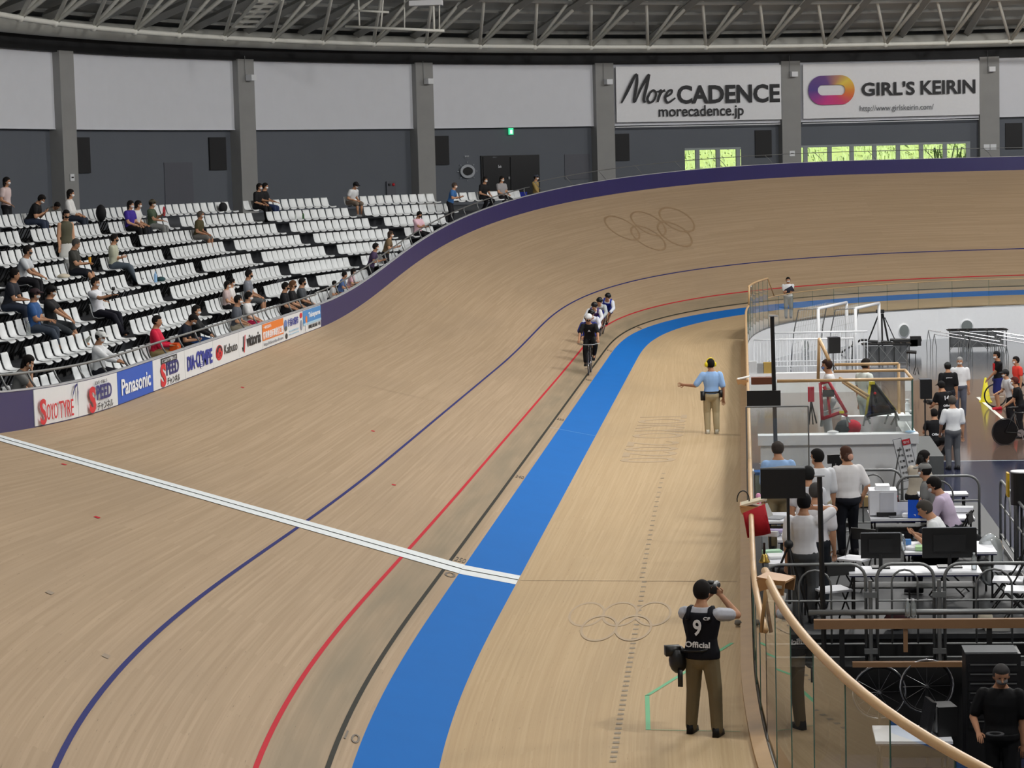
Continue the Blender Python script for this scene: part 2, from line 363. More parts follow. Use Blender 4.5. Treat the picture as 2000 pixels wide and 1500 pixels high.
mb = MB(); p = np.array([*fence(-TALL0), 0]); mb.tube(p+np.array([-.05, -.02, ZR])-O2, p+np.array([.03, .05, ZTALL])-O2, 0.02, n=8); mb.build('end_post', W_KERB, f2, True)
f3, O3 = fence_run('glass_fence', 'tall glass fence corner with a beech handrail at the start of the far turn', TALL0, TALL0+5.6, ZTALL, ZTALL, 1.0)
mb = MB(); p = np.array([*fence(TALL0), 0]); mb.tube(p+np.array([0, 0, ZR])-O3, p+np.array([0.02, 0, ZTALL])-O3, 0.034, n=8)
mb.build('end_post', W_RAIL, f3, True)
f4, O4 = fence_run('glass_fence', 'low glass fence around the inside of the far turn', TALL0+5.6, TALL0+34, 0.95, 0.95, 1.6, 0.016)
mb = MB(); mb.tube(np.array([*fence(TALL0+5.6), ZTALL])-O4, np.array([*fence(TALL0+6.6), 0.95])-O4, 0.02, n=6); mb.build('sloping_rail', W_KERB, f4, True)
# wooden kerb along the foot of the fence
mb = MB(); q = np.linspace(-FLEN*0.98, FLEN, 260); Rr = []
for v in q:
    a = fence(v); e = fence(v+0.05)-fence(v-0.05); e /= np.linalg.norm(e); nr = np.array([-e[1], e[0]])
    if nr[0] > 0: nr = -nr
    Rr.append([[*(a+nr*0.02), ZF], [*(a+nr*0.17), ZF], [*(a+nr*0.17), ZF+0.05], [*(a+nr*0.02), ZF+0.07]])
mb.rings(Rr); struct('trim_1', mb, W_KERB, label='wooden kerb along the foot of the glass fence')
# ------------------------------------------------------------------ outer board of the track
NAVY = mat('board_navy', (38, 34, 92), 0.45, noise=0.08, nscale=1.0); GREYTRIM = mat('board_trim', (176, 178, 182), 0.5)
SB = np.linspace(-37.0, 3*_per-8, 420)
def board_pt(s, h=0.0, out=0.0):
    p = surf(s, TW); th = np.interp(s, S_A, TH_A); return p+np.array([-math.cos(th)*out, math.sin(th)*out, h])
mb = MB(); mb.rings([[board_pt(s, -0.15, 0.0), board_pt(s, HB, 0.0), board_pt(s, HB, 0.07), board_pt(s, -0.15, 0.07)] for s in SB])
board = struct('wall_track_board', mb, NAVY, label='dark navy boundary board around the top of the banking')
mb = MB(); mb.rings([[board_pt(s, HB, -0.012), board_pt(s, HB+0.022, -0.012), board_pt(s, HB+0.022, 0.09), board_pt(s, HB, 0.09)] for s in SB]); mb.build('coping', GREYTRIM, board)
TEXTS = []
def text(s, parent, o, xd, yd, h, w, m, bold=0.0, shear=0.0, ext=0.002, name='lettering'):
    """flat lettering centred on o, fitted to height h and width w"""
    cu = bpy.data.curves.new(name, 'FONT'); cu.body = s; cu.size = 1.0; cu.align_x = 'CENTER'; cu.align_y = 'CENTER'; cu.extrude = ext; cu.offset = bold; cu.shear = shear
    cu.resolution_u = 3; cu.materials.append(m); ob = link(name, cu, parent)
    TEXTS.append((ob, np.array(o, float), np.array(xd, float), np.array(yd, float), h, w)); return ob
def finish_texts():
    bpy.context.view_layer.update(); dg = bpy.context.evaluated_depsgraph_get()
    for ob, o, xd, yd, h, w in TEXTS:
        me = bpy.data.meshes.new_from_object(ob.evaluated_get(dg)); V = np.array([v.co[:] for v in me.vertices]); lo, hi = V.min(0), V.max(0); d = np.maximum(hi-lo, 1e-4); c = (lo+hi)/2
        x = xd/np.linalg.norm(xd); y = yd/np.linalg.norm(yd); z = np.cross(x, y)
        V = o+np.outer((V[:, 0]-c[0])*w/d[0], x)+np.outer((V[:, 1]-c[1])*h/d[1], y)+np.outer(V[:, 2], z)
        me.vertices.foreach_set('co', V.ravel()); me.update(); par, nm, cu = ob.parent, ob.name, ob.data
        bpy.data.objects.remove(ob); bpy.data.curves.remove(cu); link('lettering', me, par)
    TEXTS.clear()
def patch(name, parent, o, xd, yd, poly, m, dz=0.0, ext=0.003):
    x = np.array(xd, float); x /= np.linalg.norm(x); y = np.array(yd, float); y /= np.linalg.norm(y); z = np.cross(x, y)
    mb = MB(); mb.prism(poly, (np.array(o, float)+z*dz, x, y, z), 0, ext); return mb.build(name, m, parent)
def ell(cx, cy, a, b, n=24, t0=0, t1=2*PI): return [(cx+a*math.cos(t0+(t1-t0)*i/n), cy+b*math.sin(t0+(t1-t0)*i/n)) for i in range(n)]
def ringpoly(mb, ax, cx, cy, a, b, w, n=28, ext=0.003):
    o, u, v, wv = [np.array(q, float) for q in ax]; R = []
    for i in range(n):
        t = 2*PI*i/n; c, s_ = math.cos(t), math.sin(t)
        R.append([o+u*(cx+(a+k)*c)+v*(cy+(b+k)*s_)+wv*e for k, e in ((0, 0), (-w, 0), (-w, ext), (0, ext))])
    mb.rings(R, closed=True)
PWHITE = mat('ad_white', (226, 228, 230), 0.45, noise=0.02); ADRED = mat('ad_red', (206, 34, 46), 0.5); ADNAVY = mat('ad_navy', (40, 40, 110), 0.5); ADBLK = mat('ad_black', (30, 30, 34), 0.5)
ADBLUE = mat('ad_blue', (30, 86, 190), 0.45); ADDIA = mat('ad_dia_blue', (40, 52, 150), 0.5); ADORG = mat('ad_orange', (232, 124, 36), 0.5); ADGREY = mat('ad_grey', (130, 132, 140), 0.5)
ADSKY = mat('ad_sky', (70, 140, 205), 0.5); ADW = mat('ad_lettering_white', (238, 240, 244), 0.5); ADPALE = mat('ad_pale_blue', (170, 205, 226), 0.5)
PL = 2.56
def ad(k, label, m=PWHITE):
    s0 = 35.82+PL*k-YC; s1 = s0+PL-0.02
    t = thing('advertising_panel', label, 'sign', board_pt((s0+s1)/2, 0.0, 0), 0.0, 'advertising panels on the track board')
    O = np.array(board_pt((s0+s1)/2, 0.0, 0)); q = np.linspace(s0, s1, 8)
    mb = MB(); mb.rings([[board_pt(s, 0.02, -0.014)-O, board_pt(s, HB-0.012, -0.014)-O, board_pt(s, HB-0.012, -0.001)-O, board_pt(s, 0.02, -0.001)-O] for s in q]); mb.build('panel', m, t)
    xd = board_pt(s1, 0)-board_pt(s0, 0); xd /= np.linalg.norm(xd); yd = np.array([0, 0, 1.])
    zd = np.cross(xd, yd); zd /= np.linalg.norm(zd)
    c = zd*(0.05 if k < 2 else 0.022)+np.array([0, 0, HB/2])
    def T(s, x, y, w, h, mm, **kw): return text(s, t, c+zd*0.005+xd*x+yd*y, xd, yd, h, w, mm, **kw)
    def Pp(poly, mm, dz=0.0, name='artwork'): return patch(name, t, c-zd*0.001+zd*dz, xd, yd, poly, mm)
    return t, T, Pp, (c, xd, yd, zd)
t, T, Pp, fr = ad(0, 'advertising panel with red SOYO TYRE lettering and a navy swoosh')
T('S', -0.92, -0.07, 0.36, 0.42, ADRED, bold=0.02); T('OYO', -0.42, -0.09, 0.62, 0.26, ADRED, bold=0.0); T('TYRE', 0.42, -0.09, 0.86, 0.28, ADRED)
Pp([(1.16, 0.27), (1.0, 0.22), (0.86, 0.1), (0.79, 0.02), (0.88, 0.16), (1.0, 0.27), (1.14, 0.3), (1.19, 0.15), (1.13, -0.08), (1.13, 0.1)], ADNAVY)
def speed(k, label, box):
    t, T, Pp, fr = ad(k, label)
    if box: Pp([(-0.66, 0.17), (0.62, 0.17), (0.62, 0.285), (-0.66, 0.285)], ADBLK); T('ビコムKTVで観れると', -0.02, 0.228, 1.1, 0.075, ADW)
    else: T('スカパーでみよう', 0.05, 0.225, 0.8, 0.07, ADBLK)
    T('S', -0.52, -0.05, 0.42, 0.46, ADRED, bold=0.04); T('PEED', 0.24, 0.045, 1.0, 0.26, ADNAVY, bold=0.03); T('チャンネル', 0.28, -0.2, 1.02, 0.15, ADBLK, bold=0.012, shear=0.25)
speed(1, 'white advertising panel with SPEED lettering under a thin line of katakana', False)
t, T, Pp, fr = ad(2, 'blue advertising panel with white Panasonic lettering', ADBLUE); T('Panasonic', 0, 0.0, 2.1, 0.3, ADW, bold=0.022)
speed(3, 'white advertising panel with SPEED lettering under a black caption bar', True)
t, T, Pp, fr = ad(4, 'white advertising panel with bold blue DIA-COMPE lettering'); T('DIA', -0.76, 0.0, 0.66, 0.3, ADDIA, bold=0.04); T('-', -0.38, 0.0, 0.12, 0.04, ADDIA, bold=0.02); T('C', -0.16, 0.02, 0.3, 0.34, ADDIA, bold=0.04); T('O', 0.12, 0.0, 0.34, 0.38, ADDIA, bold=0.03); T('MPE', 0.72, 0.0, 0.86, 0.32, ADDIA, bold=0.04)
for j in range(4): Pp([(0.04, -0.06-0.04*j), (0.26, -0.06-0.04*j), (0.25, -0.042-0.04*j), (0.05, -0.042-0.04*j)], PWHITE, 0.006)
t, T, Pp, fr = ad(5, 'white advertising panel with a round red badge and thin Kabuto lettering'); T('Kabuto', 0.42, 0.02, 1.3, 0.2, ADBLK)
Pp(ell(-0.72, 0.0, 0.33, 0.165), ADRED); Pp(ell(-0.72, 0.02, 0.27, 0.13), ADBLK, 0.004); Pp(ell(-0.72, 0.05, 0.12, 0.05), ADRED, 0.008); Pp(ell(-0.88, -0.03, 0.08, 0.06), ADRED, 0.008); Pp(ell(-0.56, -0.03, 0.08, 0.06), ADRED, 0.008); Pp([(-0.8, -0.11), (-0.64, -0.11), (-0.7, -0.02), (-0.74, -0.02)], ADRED, 0.008)
t, T, Pp, fr = ad(6, 'white advertising panel with a striped V mark and black vittoria lettering'); T('vittoria', 0.3, 0.03, 1.55, 0.27, ADBLK, bold=0.02)
Pp([(-0.98, -0.06), (-0.9, -0.17), (-0.82, -0.17), (-0.74, 0.17), (-0.82, 0.17), (-0.87, -0.1)], ADBLK); Pp([(-0.8, -0.2), (-0.72, -0.2), (-0.58, 0.19), (-0.65, 0.19)], ADRED)
t, T, Pp, fr = ad(7, 'orange and white advertising panel with large white kanji and a web address'); Pp([(-1.26, -0.1), (1.26, -0.1), (1.26, 0.29), (-1.26, 0.29)], ADORG)
T('一般社団法人', -0.7, 0.21, 0.95, 0.075, ADW, bold=0.01); T('静岡県自転車競技連盟', 0.0, 0.02, 2.4, 0.19, ADW, bold=0.03); T('http://shizuoka-cf.com', 0.0, -0.2, 2.3, 0.1, ADGREY)
t, T, Pp, fr = ad(8, 'white advertising panel with dark blue kanji between small oval photographs'); T('伊豆の国市', -0.05, 0.12, 1.35, 0.2, ADDIA, bold=0.02)
Pp(ell(-1.02, 0.08, 0.2, 0.14), C(110, 130, 180)); Pp(ell(-1.02, 0.0, 0.16, 0.06), C(96, 98, 92), 0.004); Pp(ell(1.02, 0.2, 0.16, 0.07), ADRED); Pp(ell(1.02, -0.05, 0.14, 0.13), C(140, 145, 160)); Pp(ell(-0.95, -0.19, 0.14, 0.07), ADBLK)
for j in range(2): T('http://www.city.izunokuni.shizuoka.jp' if j else '伊豆の国市観光協会', 0.0, -0.1-0.08*j, 1.3, 0.045, ADPALE)
t, T, Pp, fr = ad(9, 'sky blue and white advertising panel beside the plain navy board', PWHITE); Pp([(-1.26, -0.06), (1.26, -0.06), (1.26, 0.29), (-1.26, 0.29)], ADSKY); Pp([(-1.26, -0.1), (1.26, -0.1), (1.26, -0.04), (-1.26, -0.04)], ADPALE, 0.003)
T('Takeyama', 0.3, 0.12, 1.7, 0.17, ADW, bold=0.03); T('静岡県立総合病院・伊豆', 0.3, -0.17, 1.7, 0.1, ADBLK, bold=0.01)
Pp(ell(-0.85, 0.04, 0.13, 0.1), ADORG, 0.005); Pp([(-1.0, -0.24), (-0.9, -0.24), (-0.88, -0.02), (-0.96, -0.02)], ADW, 0.006)

# handrail on the board
GALV = mat('galvanised', (128, 130, 130), 0.45, 0.6, noise=0.1)
def board_rail(name, label, s0, s1, h, out, r, pitch, lean=0.0, loop=False):
    O = np.array(board_pt((s0+s1)/2, HB, out)); t = thing(name, label, 'railing', O)
    q = np.linspace(s0, s1, max(4, int((s1-s0)/0.6))); mb = MB(); mb.path([board_pt(s, HB+h, out)-O for s in q], r, 7); mb.build('handrail', GALV, t, True)
    for s in np.arange(s0+0.3, s1, pitch):
        mb = MB(); P = [board_pt(s, HB+0.01, out*0.35)-O, board_pt(s-lean*0.3, HB+h*0.5, out*0.8)-O, board_pt(s-lean, HB+h, out)-O]
        if loop: P = [board_pt(s, HB+0.01, out*0.35)-O, board_pt(s, HB+h*0.75, out*0.8)-O, board_pt(s+0.12, HB+h*1.05, out)-O, board_pt(s+0.5, HB+h, out)-O]
        mb.path(P, r*0.85, 6); mb.build('post', GALV, t, True)
    return t
board_rail('railing', 'grey tubular railing above the advertising panels', -20, 10.2, 0.26, 0.16, 0.024, 1.45, 0.08)
board_rail('railing', 'grey railing with curved posts climbing beside the stand', 10.2, 37.6, 0.3, 0.18, 0.022, 1.35, 0, True)
board_rail('railing', 'thin grey guard rail on top of the far banking', 38.5, 2*_per+10, 0.42, 0.25, 0.016, 2.1, 0.25)

# ------------------------------------------------------------------ stand : eight rows of seats on stepped terraces
CRX, CRY, R8, DR, Z8, DZ = 24.154, 64.041, 32.357, 0.869, 2.422, 0.374
REF = 36.0
def stand(r, q):
    if q < 0: return np.array([CRX-r, CRY+q])
    th = q/REF; return np.array([CRX-r*math.cos(th), CRY+r*math.sin(th)])
_bp = np.array([board_pt(s, 0, 0.07) for s in np.linspace(-40, _per+10, 500)])
_bq = np.where(_bp[:, 1] < CRY, _bp[:, 1]-CRY, np.arctan2(_bp[:, 1]-CRY, CRX-_bp[:, 0])*REF); _br = np.where(_bp[:, 1] < CRY, CRX-_bp[:, 0], np.hypot(_bp[:, 1]-CRY, CRX-_bp[:, 0]))
_o = np.argsort(_bq); _bq, _br = _bq[_o], _br[_o]
def rb(q): return float(np.interp(q, _bq, _br))
CONC = mat('terrace_concrete', (46, 48, 53), 0.75, noise=0.15, nscale=1.5); CONCF = mat('concourse_floor', (78, 82, 88), 0.6, noise=0.1, nscale=0.5)
QS = np.concatenate([np.linspace(-42, 0, 30), np.linspace(0.01, REF*1.9, 160)])
def zfl(i): return Z8+(8-i)*DZ-0.80
ZCON = zfl(1)+0.10
for i in range(8, 0, -1):
    r0, r1 = R8+(8-i)*DR-0.75, R8+(8-i)*DR+0.12
    if i == 8: r0 = 0
    zn = zfl(i-1) if i > 1 else ZCON; mb = MB()
    for qa, qb in zip(QS[:-1], QS[1:]):
        ra, rc = max(r0, rb(qa)+0.02), max(r0, rb(qb)+0.02)
        if ra >= r1 or rc >= r1: continue
        pts = [(*stand(ra, qa), zfl(i)), (*stand(r1, qa), zfl(i)), (*stand(r1, qa), zn), (*stand(rc, qb), zfl(i)), (*stand(r1, qb), zfl(i)), (*stand(r1, qb), zn)]
        mb.add(pts, [(0, 3, 4, 1), (1, 4, 5, 2)])
    struct('floor_terrace', mb, CONC, label='dark stepped concrete terrace of the spectator stand')
mb = MB()
for qa, qb in zip(QS[:-1], QS[1:]):
    ra, rc = max(R8+7*DR+0.12, rb(qa)+0.02), max(R8+7*DR+0.12, rb(qb)+0.02)
    mb.add([(*stand(ra, qa), ZCON), (*stand(rc, qb), ZCON), (*stand(56, qb), ZCON), (*stand(56, qa), ZCON)], [(0, 1, 2, 3)])
struct('floor_concourse', mb, CONCF, label='grey concourse floor behind the stand')
SEATW = mat('seat_white', (212, 215, 216), 0.38, noise=0.02)
def seat_mesh():
    prof = [(-0.035, 0.80, 0.15), (0.0, 0.805, 0.168), (0.012, 0.77, 0.188), (0.035, 0.66, 0.2), (0.065, 0.56, 0.203), (0.105, 0.50, 0.205), (0.2, 0.48, 0.206), (0.32, 0.488, 0.206), (0.40, 0.494, 0.196), (0.43, 0.468, 0.18)]
    us = (-1, -0.86, -0.4, 0.4, 0.86, 1); mb = MB(); top, bot = [], []
    for y, z, w in prof:
        for u in us:
            e = max(0, abs(u)-0.4)/0.6; up = 0.022*e*e
            top.append((u*w, y+up*(1 if z > 0.5 else 0.2), z+up*(0.2 if z > 0.5 else 1)))
    n = len(us); m_ = len(prof)
    bot = [(x, y-0.016*(1 if z > 0.5 else 0.2), z-0.018*(0.3 if z > 0.5 else 1)) for x, y, z in top]
    f = []; k = n*m_
    for i in range(m_-1):
        for j in range(n-1):
            a = i*n+j; f.append((a, a+1, a+n+1, a+n)); f.append((k+a, k+a+n, k+a+n+1, k+a+1))
    for i in range(m_-1): f.append((i*n, i*n+n, k+i*n+n, k+i*n)); a = i*n+n-1; f.append((a, k+a, k+a+n, a+n))
    for j in range(n-1): f.append((j, k+j, k+j+1, j+1)); a = (m_-1)*n+j; f.append((a, a+1, k+a+1, k+a))
    mb.add(top+bot, f); return mb
SEAT = seat_mesh(); SEAT_ME = SEAT.mesh('stadium_seat', SEATW, True)
mb = MB(); mb.box((0, 0.16, 0.445), (0.4, 0.05, 0.05)); mb.path([(-0.1, 0.3, 0.46), (-0.1, 0.16, 0.43), (-0.1, 0.04, 0.2), (-0.1, -0.05, 0.1)], 0.02, 5); mb.path([(0.1, 0.3, 0.46), (0.1, 0.16, 0.43), (0.1, 0.04, 0.2), (0.1, -0.05, 0.1)], 0.02, 5)
mb.box((0, -0.06, 0.1), (0.3, 0.03, 0.12)); SEATB_ME = mb.mesh('seat_bracket', DARK)
AISLE = [-30.2, -23.0, -15.6, -8.5, -1.4] + [REF*math.radians(a) for a in (7.9, 17.4, 26.7, 35.75, 44.8)]
def seat_yaw(q): return -(PI/2+(q/REF if q > 0 else 0))
SEATS = []
for i in range(1, 9):
    r = R8+(8-i)*DR
    def alen(q): return q if q < 0 else q*r/REF
    def inv(a): return a if a < 0 else a*REF/r
    for j, (qa, qb) in enumerate(zip(AISLE[:-1], AISLE[1:])):
        a0, a1 = alen(qa)+0.44, alen(qb)-0.44; n = 12 if qb < 0 else 11; pt = (a1-a0)/n
        for k in range(n):
            q = inv(a0+pt*(k+0.5))
            ru = max(r, rb(q)+0.62) if i == 1 and q < REF*math.radians(43.3) else r
            if ru-0.5 < rb(q)+0.1: continue
            p = stand(ru, q); px, py, dp = to_px((*p, zfl(i)+0.6))
            if px < -25 or px > 2050: continue
            SEATS.append((dp, i, q, p, px, py))
SEATS.sort(key=lambda t: t[0])
ORD = ['', 'back', 'seventh', 'sixth', 'fifth', 'fourth', 'third', 'second', 'front']
far = MB()
for n, (dp, i, q, p, px, py) in enumerate(SEATS):
    if n < 300:
        o = link('stadium_seat', SEAT_ME, None, (p[0], p[1], zfl(i))); o.rotation_euler = (0, 0, seat_yaw(q)); tag(o, 'white plastic stadium seat in the %s row of the stand' % ORD[i] if i in (1, 8) else 'white plastic stadium seat in the %s row up from the railing' % ORD[i], 'seat', 'stadium seats, %s row' % ORD[i])
        link('bracket', SEATB_ME, o)
    else:
        a = seat_yaw(q); c, s_ = math.cos(a), math.sin(a); V = np.array(SEAT.v); far.add(np.stack([V[:, 0]*c-V[:, 1]*s_+p[0], V[:, 0]*s_+V[:, 1]*c+p[1], V[:, 2]+zfl(i)], 1), SEAT.f)
if far.v: tag(far.build('distant_stadium_seats', SEATW, None, True), 'remaining white stadium seats at the far end of the stand', 'seat', None, 'stuff')
print('SEATS', len(SEATS))
def seat_near(row, px):
    """q of the seat of a row whose picture column is nearest to px"""
    c = [t for t in SEATS if t[1] == row]; t = min(c, key=lambda t: abs(t[4]-px)); return t
# ------------------------------------------------------------------ hall walls, roof, outside
CWX, CWY, RW = APX, 72.6, 41.9
ZWB, ZWT = 7.82, 10.65
def wall(al, dr=0.0):
    """plan point of the hall wall; al = degrees from the far apex (positive to the stand side)"""
    sg = 1 if al >= 0 else -1; a = abs(al); r = RW+dr
    if a <= 90: t = math.radians(a); return np.array([CWX-sg*r*math.sin(t), CWY+r*math.cos(t)])
    return np.array([CWX-sg*r, CWY-(a-90)*math.radians(1)*RW])
def wall_at(px, py):
    d = ray(px, py); ox, oy = CAM[0]-CWX, CAM[1]-CWY
    a = d[0]**2+d[1]**2; b = 2*(ox*d[0]+oy*d[1]); c = ox*ox+oy*oy-RW*RW; t = (-b+math.sqrt(b*b-4*a*c))/(2*a); P = CAM+t*d
    return math.degrees(math.atan2(-(P[0]-CWX), P[1]-CWY)), P[2]
GREYW = mat('wall_grey', (100, 105, 113), 0.7, noise=0.06, nscale=0.6); WHITEW = mat('wall_white', (232, 234, 240), 0.75, noise=0.03, nscale=2); CONCR = mat('column_concrete', (156, 156, 154), 0.8, noise=0.1, nscale=1.2)
BLACKW = mat('wall_black_band', (20, 21, 24), 0.7); LOUV = mat('louvre_dark', (34, 34, 36), 0.7)
colx = [122, 474, 824, 1177, 1542, 1931]; COLA = [wall_at(x, 252 if x < 1000 else 240)[0] for x in colx]
step = (COLA[0]-COLA[-1])/5; ALLC = [COLA[0]+step*k for k in (3, 2, 1)]+COLA+[COLA[-1]-step*k for k in range(1, 8)]
# lower grey wall with window openings
w1 = (wall_at(1342, 300)[0], wall_at(1451, 300)[0]); w2 = (wall_at(1561, 300)[0], wall_at(1897, 300)[0]); zw0, zw1 = 5.0, 6.62
AL = sorted(set(list(np.linspace(-120, 150, 109))+[*w1, *w2])); mb = MB()
for a0, a1 in zip(AL[:-1], AL[1:]):
    am = (a0+a1)/2; win = (w1[1] < am < w1[0]) or (w2[1] < am < w2[0])
    for z0, z1 in ([(ZCON-3, zw0), (zw1, ZWB+0.05)] if win else [(ZCON-3, ZWB+0.05)]):
        p, q = wall(a0, 0.28), wall(a1, 0.28); mb.add([(*p, z0), (*q, z0), (*q, z1), (*p, z1)], [(0, 1, 2, 3)])
wf = struct('wall_far', mb, GREYW, label='dark grey lower wall of the hall')
mb = MB(); mb.rings([[(*wall(a, 0.27), ZWB), (*wall(a, -0.02), ZWB), (*wall(a, -0.02), ZWB-0.03), (*wall(a, 0.27), ZWB-0.03)] for a in np.linspace(-120, 150, 120)]); mb.build('ledge', WHITEW, wf)
mb = MB(); mb.rings([[(*wall(a, 0.6), ZWT), (*wall(a, -0.22), ZWT), (*wall(a, -0.22), ZWT+0.52), (*wall(a, 0.6), ZWT+1.35)] for a in np.linspace(-120, 150, 120)]); mb.build('black_band', BLACKW, wf)
for c0, c1 in zip(ALLC[:-1], ALLC[1:]):
    mb = MB(); hw = math.degrees(0.46/RW)
    mb.rings([[(*wall(a, 0.0), ZWB), (*wall(a, 0.0), ZWT), (*wall(a, 0.1), ZWT), (*wall(a, 0.1), ZWB)] for a in np.linspace(c0-hw, c1+hw, 9)]); mb.build('upper_panel', WHITEW, wf)
for a in ALLC:
    p = wall(a, 0.0); e = wall(a+0.5)-wall(a-0.5); ang = math.atan2(e[1], e[0])
    mb = MB(); mb.box((0, 0, (ZWT+0.05-ZCON)/2), (0.94, 0.62, ZWT+0.05-ZCON)); o = mb.build('column', CONCR, None); o.location = (p[0], p[1], ZCON); o.rotation_euler = (0, 0, ang); o['kind'] = 'structure'; o['label'] = 'square grey concrete column against the hall wall'
def wall_box(name, x0, y0, x1, y1, m, parent, dr=-0.05, th=0.1, seg=3):
    """a panel lying on the wall behind a rectangle of the picture"""
    a0, a1 = wall_at(x0, (y0+y1)/2)[0], wall_at(x1, (y0+y1)/2)[0]; zt = wall_at((x0+x1)/2, y0)[1]; zb = wall_at((x0+x1)/2, y1)[1]
    mb = MB(); mb.rings([[(*wall(a, dr), zb), (*wall(a, dr), zt), (*wall(a, dr+th), zt), (*wall(a, dr+th), zb)] for a in np.linspace(a0, a1, seg)]); return mb.build(name, m, parent)
for n, r in enumerate([(154, 268, 185, 338), (417, 268, 449, 332), (852, 265, 882, 322), (1204, 261, 1233, 314), (1478, 254, 1510, 307), (1965, 240, 1998, 291)]):
    wall_box('louvre_panel', *r, LOUV, wf, 0.2, 0.12)
for r in [(331, 317, 386, 400), (1108, 301, 1157, 350)]: wall_box('flush_door', *r, mat('door_grey', (92, 94, 102), 0.6), wf, 0.24, 0.06)
# black double door
dr_ = wall_box('door_1', 945, 303, 1058, 385, mat('door_black', (14, 14, 16), 0.4), None, 0.18, 0.12); dr_['kind'] = 'structure'; dr_['label'] = 'black double exit door in the grey wall'
for x0, x1 in ((948, 999), (1001, 1055)): wall_box('door_leaf', x0, 306, x1, 385, mat('door_leaf_black', (20, 20, 23), 0.35), dr_, 0.14, 0.05)
wall_box('door_handle', 995, 345, 998, 350, STEEL, dr_, 0.08, 0.08)
def wall_frame(px, py, dr):
    a, z = wall_at(px, py); p = wall(a, dr); e = wall(a-0.3)-wall(a+0.3); e = np.append(e/np.linalg.norm(e), 0); return np.array([p[0], p[1], z]), e, np.array([0, 0, 1.])
o_, xd, yd = wall_frame(979, 325, 0.12); text('Exit', dr_, o_, xd, yd, 0.12, 0.17, ADW, bold=0.01)
o_, xd, yd = wall_frame(969, 307, 0.12); text('避難口', dr_, o_, xd, yd, 0.06, 0.22, ADGREY)
# exit sign, clock-like oval, sign plates, camera boxes
o_, xd, yd = wall_frame(1000, 256.5, 0.1)
t = thing('exit_sign', 'small lit green exit sign above the black double door', 'sign', o_); mb = MB(); mb.box((0, 0, 0), (0.24, 0.06, 0.3), math.atan2(xd[1], xd[0])); mb.build('case', mat('exit_green', (60, 200, 140), 0.5, emit=1.2), t)
patch('pictogram', t, -np.cross(yd, xd)*0.035, xd, yd, [(-0.05, -0.1), (0.05, -0.1), (0.05, 0.06), (-0.05, 0.06)], mat('exit_white', (240, 255, 250), 0.5, emit=2.0))
o_, xd, yd = wall_frame(917, 334.5, 0.18); zd = np.cross(xd, yd)
t = thing('wall_emblem', 'pale oval ring emblem with short rays on the grey wall', 'emblem', o_); EMB = mat('emblem_silver', (176, 180, 186), 0.4)
mb = MB(); ringpoly(mb, (np.zeros(3), xd, yd, zd), 0, 0, 0.40, 0.31, 0.12, ext=0.05); mb.build('ring', EMB, t); patch('centre', t, (0, 0, 0), xd, yd, ell(0, 0, 0.28, 0.16), mat('emblem_black', (12, 12, 14)), 0.0, 0.02)
for k in range(8):
    c, s_ = math.cos(k*PI/4), math.sin(k*PI/4); mb = MB(); mb.tube(xd*c*0.46+yd*s_*0.38, xd*c*0.54+yd*s_*0.44, 0.018, n=5); mb.build('ray', EMB, t)
text('案内所', t, yd*0.68, xd, yd, 0.07, 0.24, ADW); text('Ticket', t, yd*0.6, xd, yd, 0.04, 0.2, ADGREY)
for n, (x, y) in enumerate([(477, 153), (827, 160), (1177, 161), (1544, 146), (1932, 136)]):
    a = COLA[n+1]; p = wall(a, -0.42); z = wall_at(x, y)[1]; e = wall(a-0.3)-wall(a+0.3); rz = math.atan2(e[1], e[0])
    t = thing('wall_speaker_box', 'small white box speaker on an arm on a concrete column', 'speaker', (*p, z), rz, 'white boxes on the columns')
    mb = MB(); mb.box((0.08, -0.1, 0), (0.3, 0.34, 0.24)); mb.build('case', WHITE, t); mb = MB(); mb.tube((0, 0.1, 0), (0, 0.02, 0), 0.05); mb.tube((-0.08, 0.05, 0.1), (-0.08, 0.08, 0.9), 0.012, n=5); mb.build('bracket', GALV, t)
for lab, px, py, c in [('small white numbered plate on the concrete column beside the standing woman', 128, 347, 0), ('small white plate on the concrete column beside the girls keirin banner', 1541, 300, 4), ('pair of small white notice plates on the last concrete column', 1937, 287, 5)]:
    a = COLA[c]; p = wall(a, -0.34); z = wall_at(px, py)[1]; e = wall(a-0.3)-wall(a+0.3); rz = math.atan2(e[1], e[0])
    t = thing('notice_plate', lab, 'sign', (*p, z), rz); mb = MB(); mb.box((0, 0, 0), (0.26 if c < 5 else 0.6, 0.03, 0.26), 0); mb.build('plate', WHITE, t); mb = MB(); mb.box((0, -0.02, 0), (0.14 if c < 5 else 0.02, 0.012, 0.05 if c < 5 else 0.26)); mb.build('marking', DARK, t)
# fire point, switch
o_, xd, yd = wall_frame(769, 365, 0.2); rz = math.atan2(xd[1], xd[0])
t = thing('fire_point', 'red fire alarm lamp on a grey hydrant cabinet in the wall', 'alarm', o_, rz); mb = MB(); mb.box((0, 0, -0.3), (0.5, 0.06, 1.1)); mb.build('cabinet', mat('door_grey', (92, 94, 102), 0.6), t); mb = MB(); mb.ball((0.1, -0.05, 0.1), 0.07); mb.build('lamp', ADRED, t, True); mb = MB(); mb.box((-0.12, -0.05, 0.1), (0.1, 0.05, 0.1)); mb.build('bell', DARK, t)
